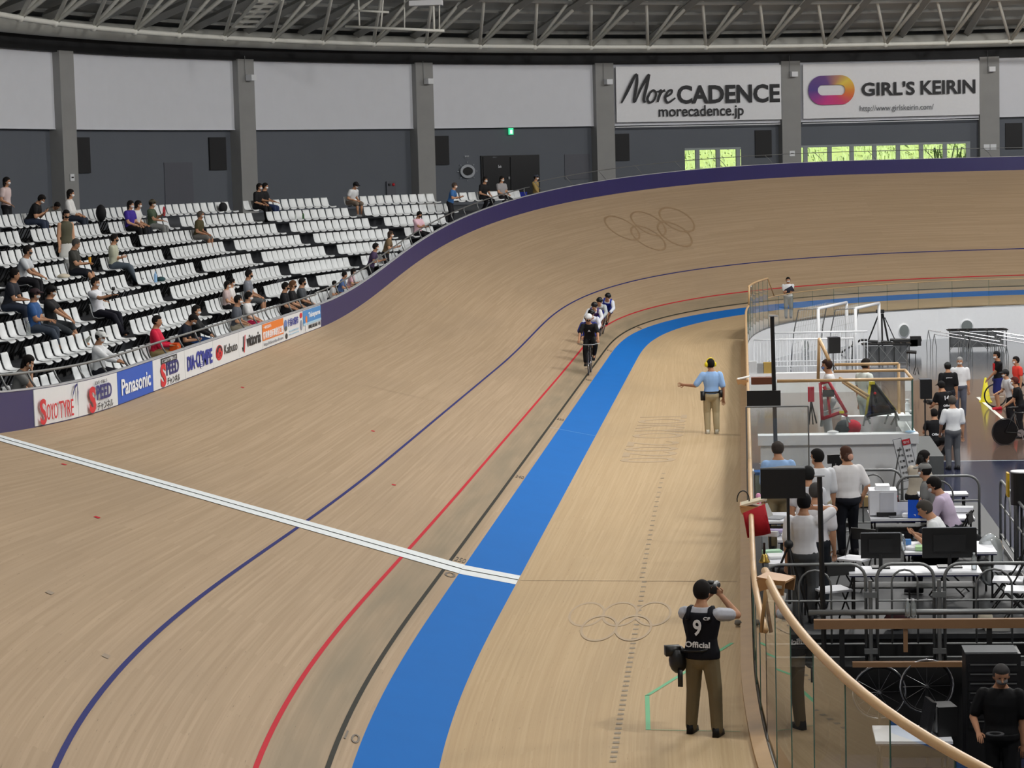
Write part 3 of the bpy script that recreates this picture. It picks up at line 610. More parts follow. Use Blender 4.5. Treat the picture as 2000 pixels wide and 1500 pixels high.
# windows
FRM = mat('window_frame', (150, 158, 160), 0.5); PANEM = glass_mat('window_glass', (0.95, 0.98, 0.96), 0.0)
for n, (xa, xb, xs) in enumerate([(1342, 1451, [1342, 1367, 1407, 1446, 1451]), (1561, 1897, [1561, 1577, 1624, 1667, 1711, 1757, 1802, 1848, 1893, 1897])]):
    t = thing('window_%d' % (n+1), 'row of window panes showing bright greenery outside', 'window', (0, 0, 0)); t['kind'] = 'structure'
    for x0, x1 in zip(xs[:-1], xs[1:]):
        a0, a1 = wall_at(x0, 300)[0], wall_at(x1, 300)[0]
        p, q = wall(a0, 0.36), wall(a1, 0.36); mb = MB(); mb.add([(*p, zw0), (*q, zw0), (*q, zw1), (*p, zw1)], [(0, 1, 2, 3)]); mb.build('pane', PANEM, t)
    for x0 in xs[1:-1]:
        a0 = wall_at(x0, 300)[0]; p = wall(a0, 0.34); e = wall(a0+0.3)-wall(a0-0.3); mb = MB(); mb.box((*p, (zw0+zw1)/2), (0.2, 0.12, zw1-zw0), math.atan2(e[1], e[0])); mb.build('mullion', FRM, t)
    for z in (zw1, zw0): mb = MB(); mb.rings([[(*wall(a, 0.26), z-0.05), (*wall(a, 0.26), z+0.05), (*wall(a, 0.4), z+0.05), (*wall(a, 0.4), z-0.05)] for a in np.linspace(wall_at(xa, 300)[0], wall_at(xb, 300)[0], 8)]); mb.build('frame', FRM, t)
# side and rear walls close the hall
mb = MB(); c1, c2 = wall(150, 0.28), wall(-120, 0.28); pts = [c1, (c1[0], -30), (c2[0], -30), c2]
for p, q in zip(pts[:-1], pts[1:]): mb.add([(*p, -3), (*q, -3), (*q, ZWT+0.6), (*p, ZWT+0.6)], [(0, 1, 2, 3)])
struct('wall_rear', mb, GREYW)
# roof : deck, rafters, ring truss
ROOFM = mat('roof_deck', (186, 188, 186), 0.7, noise=0.08, nscale=0.4); STEELW = mat('truss_paint', (228, 228, 220), 0.5, noise=0.05)
ax = np.array([CWX, YC]); ZAP = 22.5
def roofpt(al, t):                                # t = 0 at the eaves, 1 at the top
    p = wall(al, 0.5)*(1-t)+np.array([CWX, min(max(wall(al)[1], 30), 66)])*t; return np.array([p[0], p[1], ZWT+1.2+(ZAP-ZWT)*(t-0.18*t*t)])
mb = MB(); A_ = np.linspace(-150, 150, 121)
mb2 = MB(); Tn = [0, 0.04, 0.08, 0.12, 0.16, 0.2, 0.24, 0.28, 0.34, 0.4, 0.5, 0.6, 0.7, 0.8, 0.9, 1.0]
V = [roofpt(a, t) for t in Tn for a in A_]; n = len(A_); mb.add(V, [(i*n+j, i*n+j+1, (i+1)*n+j+1, (i+1)*n+j) for i in range(len(Tn)-1) for j in range(n-1)])
p0 = wall(150, 0.5); p1 = wall(-150, 0.5); mb.add([(p0[0], p0[1]+1, ZWT+0.6), (p1[0], p1[1]+1, ZWT+1.2), (CWX, 66, ZAP+1.4), (CWX, 30, ZAP+1.4), (p0[0], -31, ZWT+0.6), (p1[0], -31, ZWT+0.6), (CWX, -31, ZAP+1.4)], [(0, 3, 6, 4), (1, 5, 6, 3)])
roof = struct('ceiling', mb, ROOFM, smooth=False, label='grey metal roof deck of the hall')
for t in [0.03, 0.06, 0.09, 0.12, 0.15, 0.18, 0.21, 0.24, 0.27, 0.3]:
    mb = MB(); mb.path([roofpt(a, t)+np.array([0, 0, -0.16]) for a in np.linspace(-40, 110, 60)], 0.07, 4); mb.build('purlin', mat('purlin_grey', (160, 161, 158), 0.6), roof)
NST = step/3.15
NA = [COLA[0]+NST*(k+0.35) for k in range(-2, 4)][::-1]+[]
NA = list(np.arange(wall_at(2080, 90)[0], 92, NST))
mb = MB(); mb.path([np.array([*wall(a, -0.75), ZWT+0.82]) for a in np.linspace(-40, 110, 70)], 0.34, 12); tag(mb.build('ring_duct', mat('duct_grey', (168, 168, 162), 0.6, noise=0.08, nscale=0.5), None, True), 'thick pale ring pipe under the roof edge above the black band', 'pipe')
tr_ = thing('roof_truss', 'pale steel tube ring truss running under the roof', 'truss', (CWX, YC, ZWT)); TO = np.array([CWX, YC, ZWT])
ZCH = 11.25; CH = lambda a: np.array([*wall(a, -3.5), ZCH])-TO
mb = MB(); mb.path([CH(a) for a in np.linspace(-40, 110, 110)], 0.1, 8); mb.build('bottom_chord', STEELW, tr_, True)
UP = lambda a: np.array([*wall(a, -6.6), ZCH+4.0])-TO
UO = lambda a: np.array([*wall(a, -8.5), ZCH+4.4])-TO
mb = MB(); mb.path([UP(a) for a in np.linspace(-40, 110, 110)], 0.1, 8); mb.build('top_chord', STEELW, tr_, True)
for a in NA:
    for tgt, r in ((UP(a+NST*0.62), 0.075), (UP(a-NST*0.7), 0.075), (UO(a-NST*1.05), 0.085)):
        mb = MB(); mb.tube(CH(a), tgt, r, n=7); mb.build('web_member', STEELW, tr_, True)
    mb = MB(); mb.ball(CH(a), 0.15, 8, 5); mb.build('node', STEELW, tr_, True)
    raf = MB(); P = [roofpt(a-NST*0.5, t)+np.array([0, 0, -0.36]) for t in (0.03, 0.1, 0.2, 0.35, 0.5)]
    raf.path(P, 0.2, 4); raf.build('rafter', mat('rafter_grey', (158, 158, 154), 0.6), roof)
# catwalk, lamps rig under the roof
t = thing('lighting_rig', 'pale hanging light rig frame below the roof trusses', 'rig', at_y(760, 40, 92)); RO = np.array(t.location)
rg = lambda x, y, Y=92: np.array(at_y(x, y, Y))-RO
for k, (p, q, r) in enumerate([((674, 52), (868, 60), 0.06), ((700, 0), (702, 50), 0.04), ((748, 0), (744, 52), 0.04), ((790, 0), (790, 55), 0.03), ((846, 0), (848, 60), 0.05), ((858, 0), (858, 58), 0.03), ((690, 20), (760, 24), 0.05)]):
    mb = MB(); mb.tube(rg(*p), rg(*q), r, n=6); mb.build('bar', STEELW, t, True)
mb = MB(); mb.box(rg(832, 6), (1.3, 0.5, 0.2)); mb.build('lamp_housing', WHITE, t)
t = thing('roof_ladder', 'pale ladder catwalk hanging under the roof', 'catwalk', at_y(500, 40, 88)); RO = np.array(t.location)
for dx in (0, 45):
    mb = MB(); mb.tube(np.array(at_y(455+dx, 52, 88))-RO, np.array(at_y(505+dx, -2, 86))-RO, 0.07, n=4); mb.build('stringer', STEELW, t)
for k in range(6):
    f = k/5.5; a = np.array(at_y(455+50*f, 52-54*f, 88-2*f))-RO; b_ = np.array(at_y(500+50*f, 52-54*f, 88-2*f))-RO; mb = MB(); mb.tube(a, b_, 0.05, n=4); mb.build('rung', STEELW, t)
# outside : sunlit grass bank seen through the windows
sd = bpy.data.lights.new('sun', 'SUN'); sd.energy = 4.5; sd.angle = 0.05; so = bpy.data.objects.new('sun', sd); COL.objects.link(so); so.rotation_euler = (math.radians(42), math.radians(20), 0)
GR = mat('grass_outside', (196, 214, 128), 0.8, noise=0.35, nscale=1.2); mb = MB()
gv = [(x, y, ZCON+0.6+max(0, (y-120))*0.28+0.2*math.sin(x*0.9+y*0.6)) for y in np.linspace(117, 150, 18) for x in np.linspace(-40, 60, 60)]
mb.add(gv, [(i*60+j, i*60+j+1, (i+1)*60+j+1, (i+1)*60+j) for i in range(17) for j in range(59)]); g = mb.build('grass_bank', GR, None, True); tag(g, 'sunlit green grass bank outside the windows', 'grass', None, 'stuff')
mb = MB(); rnd = random.Random(3)
for k in range(2600):
    x = rnd.uniform(-6, 34); y = 118.5+rnd.random()**1.5*10; z = ZCON+0.6+max(0, y-120)*0.28; h = rnd.uniform(0.5, 1.5)*(1.3 if x > 14 else 0.7); dx, dy = rnd.uniform(-.7, .7)*h*0.6, rnd.uniform(-.4, .2)*h; w = 0.03
    mb.add([(x-w, y, z), (x+w, y, z), (x+dx*0.5+w, y+dy*0.5, z+h*0.8), (x+dx*0.5-w, y+dy*0.5, z+h*0.8), (x+dx, y+dy, z+h*0.7)], [(0, 1, 2, 3), (3, 2, 4)])
tag(mb.build('tall_grass', mat('grass_blades', (206, 224, 156), 0.7, noise=0.3, nscale=3), None), 'tall arching grass blades growing outside the windows', 'grass', None, 'stuff')
# housings added above every unseen hall light, fill lights included
for lo in [o for o in scene.objects if o.type == 'LIGHT' and o.name.startswith('roof_')]:
    t = thing('hall_light_housing', 'round lamp housing added above an unseen light under the hall roof', 'lamp', (lo.location[0], lo.location[1], lo.location[2]+0.95), 0, 'added lamp housings')
    mb = MB(); mb.lathe([(0.5, 0.0), (0.45, 0.12), (0.15, 0.35), (0.001, 0.36)], n=14); mb.build('reflector', GALV, t, True); mb = MB(); mb.tube((0, 0, 0.35), (0, 0, 2.2), 0.02, n=5); mb.build('hanger', DARK, t)
# banners
t = thing('banner', 'white wall banner with MoreCADENCE lettering', 'banner', (0, 0, 0)); t2 = thing('banner', 'white wall banner with GIRL\'S KEIRIN lettering and a rainbow oval', 'banner', (0, 0, 0))
BANW = mat('banner_white', (246, 247, 250), 0.7, noise=0.02)
for tt, xa, xb in ((t, 1198, 1522), (t2, 1565, 1911)):
    a0, a1 = wall_at(xa, 190)[0], wall_at(xb, 190)[0]; mb = MB(); q = np.linspace(a0, a1, 12); zt, zb = ZWT-0.12, ZWB+0.12
    mb.rings([[(*wall(a, -0.3), zb), (*wall(a, -0.32), zt), (*wall(a, -0.3), zt), (*wall(a, -0.28), zb)] for a in q]); mb.build('cloth', BANW, tt)
    mb = MB(); mb.path([(*wall(a, -0.1), ZWB-0.1) for a in q], 0.03, 5); mb.build('lower_bar', WHITE, tt)
def ban(px, py): return wall_frame(px, py, -0.43)
BBL = mat('banner_black', (34, 34, 38), 0.6); BGR = mat('banner_grey', (90, 92, 98), 0.6)
def btext(tt, s, x0, y0, x1, y1, m, **kw):
    o_, xd, yd = ban((x0+x1)/2, (y0+y1)/2); a = wall_at(x0, (y0+y1)/2)[0]-wall_at(x1, (y0+y1)/2)[0]; w = math.radians(a)*(RW-0.36); h = wall_at((x0+x1)/2, y0)[1]-wall_at((x0+x1)/2, y1)[1]
    return text(s, tt, o_, xd, yd, h, w, m, **kw)
btext(t, 'CADENCE', 1316, 166, 1518, 202, BBL, bold=0.03); btext(t, 'morecadence.jp', 1280, 206, 1447, 234, BBL, bold=0.015)
btext(t2, "GIRL'S", 1678, 160, 1783, 187, BBL, bold=0.028); btext(t2, 'KEIRIN', 1794, 157, 1902, 184, BBL, bold=0.028); btext(t2, 'http://www.girlskeirin.com/', 1675, 205, 1820, 219, BGR)
def brush(tt, pts, r0, m=BBL):                    # handwritten stroke in picture points of the banner
    P = catmull([np.array(p, float) for p in pts], 5); W = []
    for p in P:
        o_, xd, yd = ban(p[0], p[1]); W.append((o_, p[2]))
    mb = MB(); o_, xd, yd = ban(*P[len(P)//2][:2]); zd = np.cross(xd, yd); R = []
    for i, (o_, w) in enumerate(W):
        d = W[min(i+1, len(W)-1)][0]-W[max(i-1, 0)][0]; d /= np.linalg.norm(d); s_ = np.cross(zd, d)
        R.append([o_+s_*w*0.0125, o_-s_*w*0.0125, o_-s_*w*0.0125+zd*0.004, o_+s_*w*0.0125+zd*0.004])
    mb.rings(R); mb.build('script_lettering', m, tt)
brush(t, [(1206, 202, 3), (1218, 178, 6), (1232, 150, 5), (1237, 146, 4)], 1); brush(t, [(1237, 146, 4), (1236, 165, 6), (1231, 196, 5), (1233, 200, 4)], 1); brush(t, [(1233, 200, 3), (1245, 172, 5), (1258, 150, 6), (1261, 146, 4)], 1); brush(t, [(1261, 146, 4), (1256, 168, 6), (1250, 194, 5), (1253, 201, 4)], 1)
brush(t, [(1262, 182, 4), (1257, 194, 5), (1262, 201, 4), (1270, 196, 4), (1274, 184, 4), (1269, 177, 4), (1262, 182, 4)], 1); brush(t, [(1273, 180, 2), (1280, 179, 3), (1284, 177, 4), (1280, 190, 5), (1277, 200, 4)], 1); brush(t, [(1279, 194, 3), (1285, 181, 4), (1292, 177, 5)], 1); brush(t, [(1290, 192, 3), (1303, 184, 4), (1305, 177, 4), (1298, 179, 4), (1292, 192, 5), (1298, 201, 4), (1312, 192, 3)], 1)
# rainbow oval
m = bpy.data.materials.new('oval_gradient'); m.use_nodes = True; nn = m.node_tree; b = nn.nodes['Principled BSDF']; b.inputs['Roughness'].default_value = 0.6; MATS['oval_gradient'] = m
tc = nn.nodes.new('ShaderNodeTexCoord'); gr = nn.nodes.new('ShaderNodeTexGradient'); gr.gradient_type = 'RADIAL'; mp = nn.nodes.new('ShaderNodeMapping'); mp.inputs['Location'].default_value = (-0.5, -0.5, 0); cr = nn.nodes.new('ShaderNodeValToRGB')
mp.vector_type = 'POINT'; mp.inputs['Rotation'].default_value = (0, 0, 0)
sp = nn.nodes.new('ShaderNodeSeparateXYZ'); cb = nn.nodes.new('ShaderNodeCombineXYZ')
nn.links.new(tc.outputs['Generated'], sp.inputs[0]); nn.links.new(sp.outputs[0], cb.inputs[0]); nn.links.new(sp.outputs[2], cb.inputs[1]); nn.links.new(cb.outputs[0], mp.inputs[0]); nn.links.new(mp.outputs[0], gr.inputs[0]); nn.links.new(gr.outputs[0], cr.inputs[0]); nn.links.new(cr.outputs[0], b.inputs['Base Color'])
e = cr.color_ramp.elements; e[0].position = 0; e[0].color = lin((84, 60, 146)); e[1].position = 1; e[1].color = lin((84, 60, 146))
for p_, c_ in ((0.1, (150, 60, 150)), (0.2, (214, 50, 140)), (0.32, (222, 60, 120)), (0.42, (236, 110, 60)), (0.5, (240, 150, 50)), (0.62, (244, 214, 80)), (0.7, (200, 140, 110)), (0.8, (110, 70, 140))): x = e.new(p_); x.color = lin(c_)
o_, xd, yd = ban(1619, 176.5); zd = np.cross(xd, yd); mb = MB(); R = []
def stad(a, b, n=40):
    out = []
    for i in range(n):
        t_ = 2*PI*i/n; c, s_ = math.cos(t_), math.sin(t_); out.append(((a-b)*(1 if c > 0 else -1)+b*c, b*s_))
    return out
for (x1, y1), (x2, y2) in zip(stad(1.15, 0.70), stad(0.68, 0.25)): R.append([o_+xd*x1+yd*y1, o_+xd*x2+yd*y2, o_+xd*x2+yd*y2+zd*0.006, o_+xd*x1+yd*y1+zd*0.006])
mb.rings(R, closed=True); mb.build('oval_logo', m, t2)
# ------------------------------------------------------------------ people
BAKE = []
def raw(name, mb, m, parent, voxel, smooth=3, extra=None):
    o = mb.build(name, m, parent); r = o.modifiers.new('remesh', 'REMESH'); r.mode = 'VOXEL'; r.voxel_size = voxel; r.use_smooth_shade = True
    if smooth: k = o.modifiers.new('smooth', 'SMOOTH'); k.iterations = smooth; k.factor = 0.5
    BAKE.append((o, extra)); return o
def bake_people():
    bpy.context.view_layer.update(); dg = bpy.context.evaluated_depsgraph_get()
    for o, extra in BAKE:
        me = bpy.data.meshes.new_from_object(o.evaluated_get(dg)); mats_ = list(o.data.materials)
        if extra is not None:
            ex, em = extra; n = len(me.vertices); V = np.empty(n*3); me.vertices.foreach_get('co', V); V = V.reshape(-1, 3)
            F = [tuple(p.vertices) for p in me.polygons]; k0 = len(F); F += [tuple(i+n for i in f) for f in ex.f]
            m2 = bpy.data.meshes.new(o.name); m2.from_pydata([tuple(v) for v in V]+ex.v, [], F); m2.update()
            for q in mats_+em: m2.materials.append(q)
            m2.polygons.foreach_set('material_index', [0]*k0+ex.mi); bpy.data.meshes.remove(me); me = m2
        elif not me.materials:
            for q in mats_: me.materials.append(q)
        me.polygons.foreach_set('use_smooth', [True]*len(me.polygons))
        o.modifiers.clear(); o.data = me
    BAKE.clear()
def rot(ax, a):
    return np.array(Matrix.Rotation(a, 3, ax))
def ik(a, t, l1, l2, pole):
    a = np.array(a, float); t = np.array(t, float); d = t-a; L = np.linalg.norm(d); L2 = min(L, (l1+l2)*0.995); d = d/max(L, 1e-6); t = a+d*L2
    x = (l1*l1-l2*l2+L2*L2)/(2*L2); h = math.sqrt(max(l1*l1-x*x, 0)); p = np.array(pole, float); p = p-d*(p@d); n = np.linalg.norm(p); p = p/n if n > 1e-6 else np.array([0, 0, 1.])
    return a+d*x+p*h, t
SK1, SK2, SK3 = (198, 152, 122), (184, 138, 108), (168, 122, 94)
def hand(mb, w, d, up, h, curl=0.35, side=1, spread=0.0):
    """palm and five bent fingers; w wrist, d pointing direction, up back of the hand"""
    d = np.array(d, float); d /= np.linalg.norm(d); up = np.array(up, float); up -= d*(up@d); up /= np.linalg.norm(up); s = np.cross(d, up)*side
    k = h/1.7
    for i in range(4):
        o = w+d*0.085*k+s*(0.028-0.019*i)*k; L = (0.068, 0.076, 0.071, 0.055)[i]*k; dv = d+s*spread*(1.2-0.8*i)
        a = o+dv/np.linalg.norm(dv)*L*0.5-up*L*0.5*curl*0.5; d2 = d-up*curl*1.6; d2 /= np.linalg.norm(d2); b = a+d2*L*0.55
        mb.cap(o, a, 0.0095*k, 0.0085*k, 5); mb.cap(a, b, 0.0085*k, 0.007*k, 5)
    o = w+d*0.03*k+s*0.03*k; a = o+(d*0.6+s*0.8)*0.034*k-up*0.008*k; b = a+(d*0.95-up*curl*0.5)*0.032*k
    mb.cap(o, a, 0.0115*k, 0.010*k, 5); mb.cap(a, b, 0.010*k, 0.008*k, 5)
def palm(mb, w, d, up, h):
    d = np.array(d, float); d /= np.linalg.norm(d); up = np.array(up, float); up -= d*(up@d); up /= np.linalg.norm(up); s = np.cross(d, up); k = h/1.7
    R = []
    for t, a, b in ((0, 0.026, 0.02), (0.02, 0.034, 0.018), (0.06, 0.042, 0.016), (0.095, 0.038, 0.012)):
        R.append([w+d*t*k+s*math.cos(q)*a*k+up*math.sin(q)*b*k for q in np.arange(8)*PI/4])
    mb.rings(R)
def person(label, pos, yaw, h=1.65, kind='stand', lean=0.0, tilt=0.0, head=(0, 0), rh=None, lh=None, rp=None, lp=None, rf=None, lf=None, curl=0.4, spread=0.0,
           shirt=(200, 200, 205), sleeve=0.55, trousers=(50, 52, 58), leg=1.0, shoe=(40, 40, 44), hair=(26, 23, 22), hairlen=0, mask=(232, 234, 236), cap=None, helmet=None, visor=None,
           skin=SK2, vox=0.022, skirt=None, bare=False, group=None, fat=1.0, hunch=0.0, name='person', bald=False, vest=None, roll=0.0, ear=None, loc_is_seat=True, twist=0.0):
    """yaw: facing angle (0 faces +Y). Hand and foot targets are in the person's own frame, metres for h = 1.7; standing: from the floor, sitting: from the seat."""
    K = h/1.7; SKM = C(*skin, 0.6)
    u = np.array([math.sin(math.radians(tilt)), math.sin(math.radians(lean)), math.cos(math.radians(lean))]); u /= np.linalg.norm(u)
    r = np.array([1., 0, 0]); r -= u*(r@u); r /= np.linalg.norm(r)
    if twist: r = rot('Z', math.radians(twist))@r; r -= u*(r@u); r /= np.linalg.norm(r)
    f = np.cross(u, r)
    P = np.array([0, 0, 0.53*h]) if kind == 'stand' else np.array([0, 0, 0.075*h])
    if kind in ('kneel', 'ride', 'squat'): P = np.array([0, 0, 0.0])
    lum = P+u*0.10*h; u2 = u+f*hunch; u2 /= np.linalg.norm(u2); 
    S = lum+u2*0.185*h; NB = S+u2*0.02*h
    hp, hy = math.radians(head[1]), math.radians(head[0])
    hu = np.array([0, 0, 1.])*(0.2 if kind == 'ride' else 0.75)+u2*(0.8 if kind == 'ride' else 0.25); hu /= np.linalg.norm(hu)
    NH = NB+hu*0.018*h+f*0.012*h
    HM = np.stack([r, np.cross(hu, r), hu], 1)@rot('Z', hy)@rot('X', -hp) if False else None
    fx = np.array([0, 1., 0]); fx = rot('Z', hy)@fx; rx = np.array([fx[1], -fx[0], 0]); R3 = np.array(Matrix.Rotation(hp, 3, Vector(rx))); hf = R3@fx; hr = R3@rx; hz = R3@np.array([0, 0, 1.])
    HC = NH+hz*0.074*h+hf*0.014*h
    AX = np.stack([hr, hf, hz], 0)
    SR, SL = S+r*0.112*h-u2*0.026*h, S-r*0.112*h-u2*0.026*h
    HR, HL = P+r*0.052*h, P-r*0.052*h
    # default targets
    st = kind == 'stand'
    fl = 0.0 if st else -0.42/K
    if rh is None: rh = (0.24, 0.02, 0.78) if st else (0.12, 0.30, 0.20)
    if lh is None: lh = (-0.24, 0.02, 0.78) if st else (-0.12, 0.30, 0.20)
    if rf is None: rf = (0.10, 0.0, 0.0) if st else (0.12, 0.46, fl)
    if lf is None: lf = (-0.10, 0.03, 0.0) if st else (-0.12, 0.43, fl)
    T = lambda q: np.array(q, float)*K
    ra, la = T(rf)+np.array([0, -0.02*K, 0.075*K]), T(lf)+np.array([0, -0.02*K, 0.075*K])
    kp = np.array([0, 1., 0.1]) if st else np.array([0, 0.5, 1.0])
    KR, ra = ik(HR, ra, 0.245*h, 0.246*h, kp+r*0.12); KL, la = ik(HL, la, 0.245*h, 0.246*h, kp-r*0.12)
    ER, wr = ik(SR, T(rh), 0.172*h, 0.155*h, rp if rp is not None else (0.5, -0.6, -0.5)); EL, wl = ik(SL, T(lh), 0.172*h, 0.155*h, lp if lp is not None else (-0.5, -0.6, -0.5))
    def torso(mb, g, lo=-0.06, hi=0.33):
        prof = [(-0.065, 0.07, 0.055), (-0.03, 0.093, 0.068), (0.01, 0.094, 0.068), (0.06, 0.082, 0.058), (0.10, 0.078*fat, 0.056*fat), (0.15, 0.088, 0.061), (0.20, 0.098, 0.064), (0.25, 0.101, 0.058), (0.275, 0.086, 0.050), (0.292, 0.062, 0.044), (0.306, 0.044, 0.040), (0.325, 0.036, 0.036)]
        R = []
        for z, a, b in prof:
            if z < lo or z > hi: continue
            c = P+u*z*h if z <= 0.1 else lum+u2*(z-0.1)*h
            R.append([c+r*math.cos(q)*(a*1.15*h*fat+g)+f*math.sin(q)*(b*1.14*h*fat+g)*(0.92 if math.sin(q) < 0 else 1) for q in np.arange(14)*2*PI/14])
        mb.rings(R)
    B = MB(); torso(B, -0.004)
    for a, e, w in ((SR, ER, wr), (SL, EL, wl)):
        B.cap(a, e, 0.033*h, 0.027*h); B.cap(e, w, 0.0275*h, 0.0185*h)
        d = w-e; d = d/np.linalg.norm(d); palm(B, w, d, f if abs(d@f) < 0.8 else u, h)
    B.cap(S, NH+hz*0.02*h, 0.040*h, 0.036*h)
    for a, k_, n in ((HR, KR, ra), (HL, KL, la)):
        B.cap(a, k_, 0.05*h, 0.034*h); B.cap(k_, k_+(n-k_)*0.35, 0.035*h, 0.033*h); B.cap(k_+(n-k_)*0.3, n, 0.033*h, 0.021*h)
        B.cap(n, n+np.array([0, 0.09*K, -0.045*K]), 0.024*h, 0.018*h)
    B.ball(HC+hz*0.012*h, (0.048*h, 0.060*h, 0.060*h), 14, 9, AX); B.ball(HC-hz*0.03*h+hf*0.014*h, (0.039*h, 0.043*h, 0.045*h), 12, 8, AX)
    B.cap(HC+hf*0.058*h-hz*0.004*h, HC+hf*0.068*h-hz*0.018*h, 0.006*h, 0.009*h, 6)
    for sg in (1, -1): B.ball(HC+hr*sg*0.049*h-hz*0.008*h-hf*0.004*h, (0.008*h, 0.014*h, 0.019*h), 8, 5, AX)
    X = MB()
    for sg, w, e, up in ((1, wr, ER, None), (-1, wl, EL, None)):
        d = w-e; d = d/np.linalg.norm(d); hand(X, w, d, f if abs(d@f) < 0.8 else u, h, curl, -sg, spread if sg < 0 else spread*0.3)
    X.cur = 1
    for sg in (1, -1): X.ball(HC+hr*sg*0.017*h+hf*0.0555*h+hz*0.006*h, (0.0075*h, 0.004*h, 0.0045*h), 6, 4, AX)
    X.box(HC+hf*0.055*h-hz*0.036*h, (0.022*h, 0.006*h, 0.005*h), 0, AX.T)
    root = raw(name, B, SKM, None, vox, 2, (X, [C(36, 26, 24)]))
    tag(root, label, 'person', group)
    # clothes
    if shirt is not None:
        G = MB(); torso(G, 0.010*K, -0.04 if not bare else -0.02, 0.31)
        for a, e, w in ((SR, ER, wr), (SL, EL, wl)):
            if sleeve <= 0: continue
            if sleeve <= 1: G.cap(a, a+(e-a)*sleeve, 0.047*h, 0.044*h)
            else: G.cap(a, e, 0.044*h, 0.038*h); G.cap(e, e+(w-e)*(sleeve-1), 0.038*h, 0.030*h)
        raw('shirt', G, C(*shirt), root, vox, 2)
    if vest is not None:
        G = MB(); torso(G, 0.024*K, -0.035, 0.285); raw('vest', G, C(*vest), root, vox, 2)
        for sg in (1, -1): G = MB(); G.path([lum+u2*0.12*h+f*0.07*h+r*sg*0.07*h, S+u2*0.012*h+r*sg*0.07*h+f*0.02*h, S+u2*0.01*h+r*sg*0.07*h-f*0.03*h, lum+u2*0.13*h-f*0.07*h+r*sg*0.07*h], 0.018*h, 6); G.build('vest_strap', C(*vest), root, True)
    if trousers is not None:
        G = MB(); torso(G, 0.018*K, -0.07, 0.02); G.ball(P-u*0.055*h, (0.085*h, 0.066*h, 0.05*h), 12, 8)
        for a, k_, n in ((HR, KR, ra), (HL, KL, la)):
            if leg <= 0.55: G.cap(a, a+(k_-a)*min(1, leg*1.8), 0.066*h, 0.058*h)
            else: G.cap(a, k_, 0.064*h, 0.050*h); G.cap(k_, k_+(n-k_)*min(1.0, (leg-0.5)*2), 0.049*h, 0.040*h)
        raw('trousers' if leg > 0.55 else 'shorts', G, C(*trousers), root, vox, 2)
    if skirt is not None:
        G = MB(); R = []
        for t, a in ((0.03, 0.085), (-0.05, 0.11), (-0.2, 0.125), (-0.38, 0.155)): R.append([P+np.array([math.cos(q)*a*h, math.sin(q)*a*0.8*h, t*h]) for q in np.arange(16)*PI/8])
        G.rings(R); G.build('skirt', C(*skirt), root, True)
    for nm, n, k_ in (('shoe', ra, KR), ('shoe', la, KL)):
        d = np.array([0, 1., 0]); b_ = n+np.array([0, 0, -0.075*K])
        if kind != 'stand':
            sh = n-k_; d = np.array([0, 1., 0])-sh*(sh[1])/(sh@sh) if abs(sh[1]) < 0.9*np.linalg.norm(sh) else np.array([0, 0, 1.]); d /= np.linalg.norm(d)
            b_ = n+sh/np.linalg.norm(sh)*0.06*K
        upv = n-b_; upv /= np.linalg.norm(upv); sd_ = np.cross(d, upv); G = MB(); R = []
        for t, a, z1 in ((-0.085, 0.03, 0.07), (-0.06, 0.04, 0.1), (0.0, 0.043, 0.1), (0.06, 0.047, 0.075), (0.13, 0.047, 0.055), (0.175, 0.03, 0.04)):
            c = b_+d*t*K; R.append([c+sd_*a*K, c+sd_*a*0.85*K+upv*z1*K, c-sd_*a*0.85*K+upv*z1*K, c-sd_*a*K])
        G.rings(R); G.build('shoe', C(*shoe, 0.5), root, True)
    # hair, mask, headwear
    def shell(nm, m, rad, fn, off=(0, 0, 0)):
        G = MB(); R = []; nn_, mm = 18, 12
        for i in range(mm+1):
            t = PI*min(max(i/mm, 0.01), 0.99); ring = []
            for j in range(nn_):
                a = 2*PI*j/nn_; d = np.array([math.sin(t)*math.cos(a), math.sin(t)*math.sin(a), -math.cos(t)]); k_ = fn(d); v = d*np.array(rad)*h*k_
                ring.append(HC+hz*0.012*h+hr*(v[0]+off[0]*h)+hf*(v[1]+off[1]*h)+hz*(v[2]+off[2]*h))
            R.append(ring)
        G.rings(R); return G.build(nm, m, root, True)
    if hair is not None and helmet is None:
        def fh(d):
            face = d[1] > 0.25 and d[2] < 0.42
            low = d[2] < (-0.3 if d[1] > 0.1 else -0.72) and not (hairlen and d[1] < 0.3)
            if bald and d[2] > 0.55 and d[1] > -0.8: return 0.9
            return 0.82 if (face or low) else 1.0
        shell('hair', C(*hair, 0.85), (0.057, 0.068, 0.069), fh)
        if hairlen:
            G = MB(); R = []
            for t, a, b_ in ((0.02, 0.046, 0.036), (-0.04, 0.052, 0.034), (-0.04-hairlen*0.6, 0.05, 0.026), (-0.04-hairlen, 0.03, 0.014)):
                c = HC-hf*0.032*h+hz*t*h; R.append([c+hr*math.cos(q)*a*h+hf*math.sin(q)*b_*h for q in np.arange(10)*PI/5])
            G.rings(R); G.build('long_hair', C(*hair, 0.55), root, True)
    if mask is not None:
        shell('face_mask', C(*mask, 0.7), (0.049, 0.066, 0.054), lambda d: 1.0 if (d[1] > 0.35 and d[2] < -0.05 and d[2] > -0.85) else 0.78, (0, 0.004, -0.02))
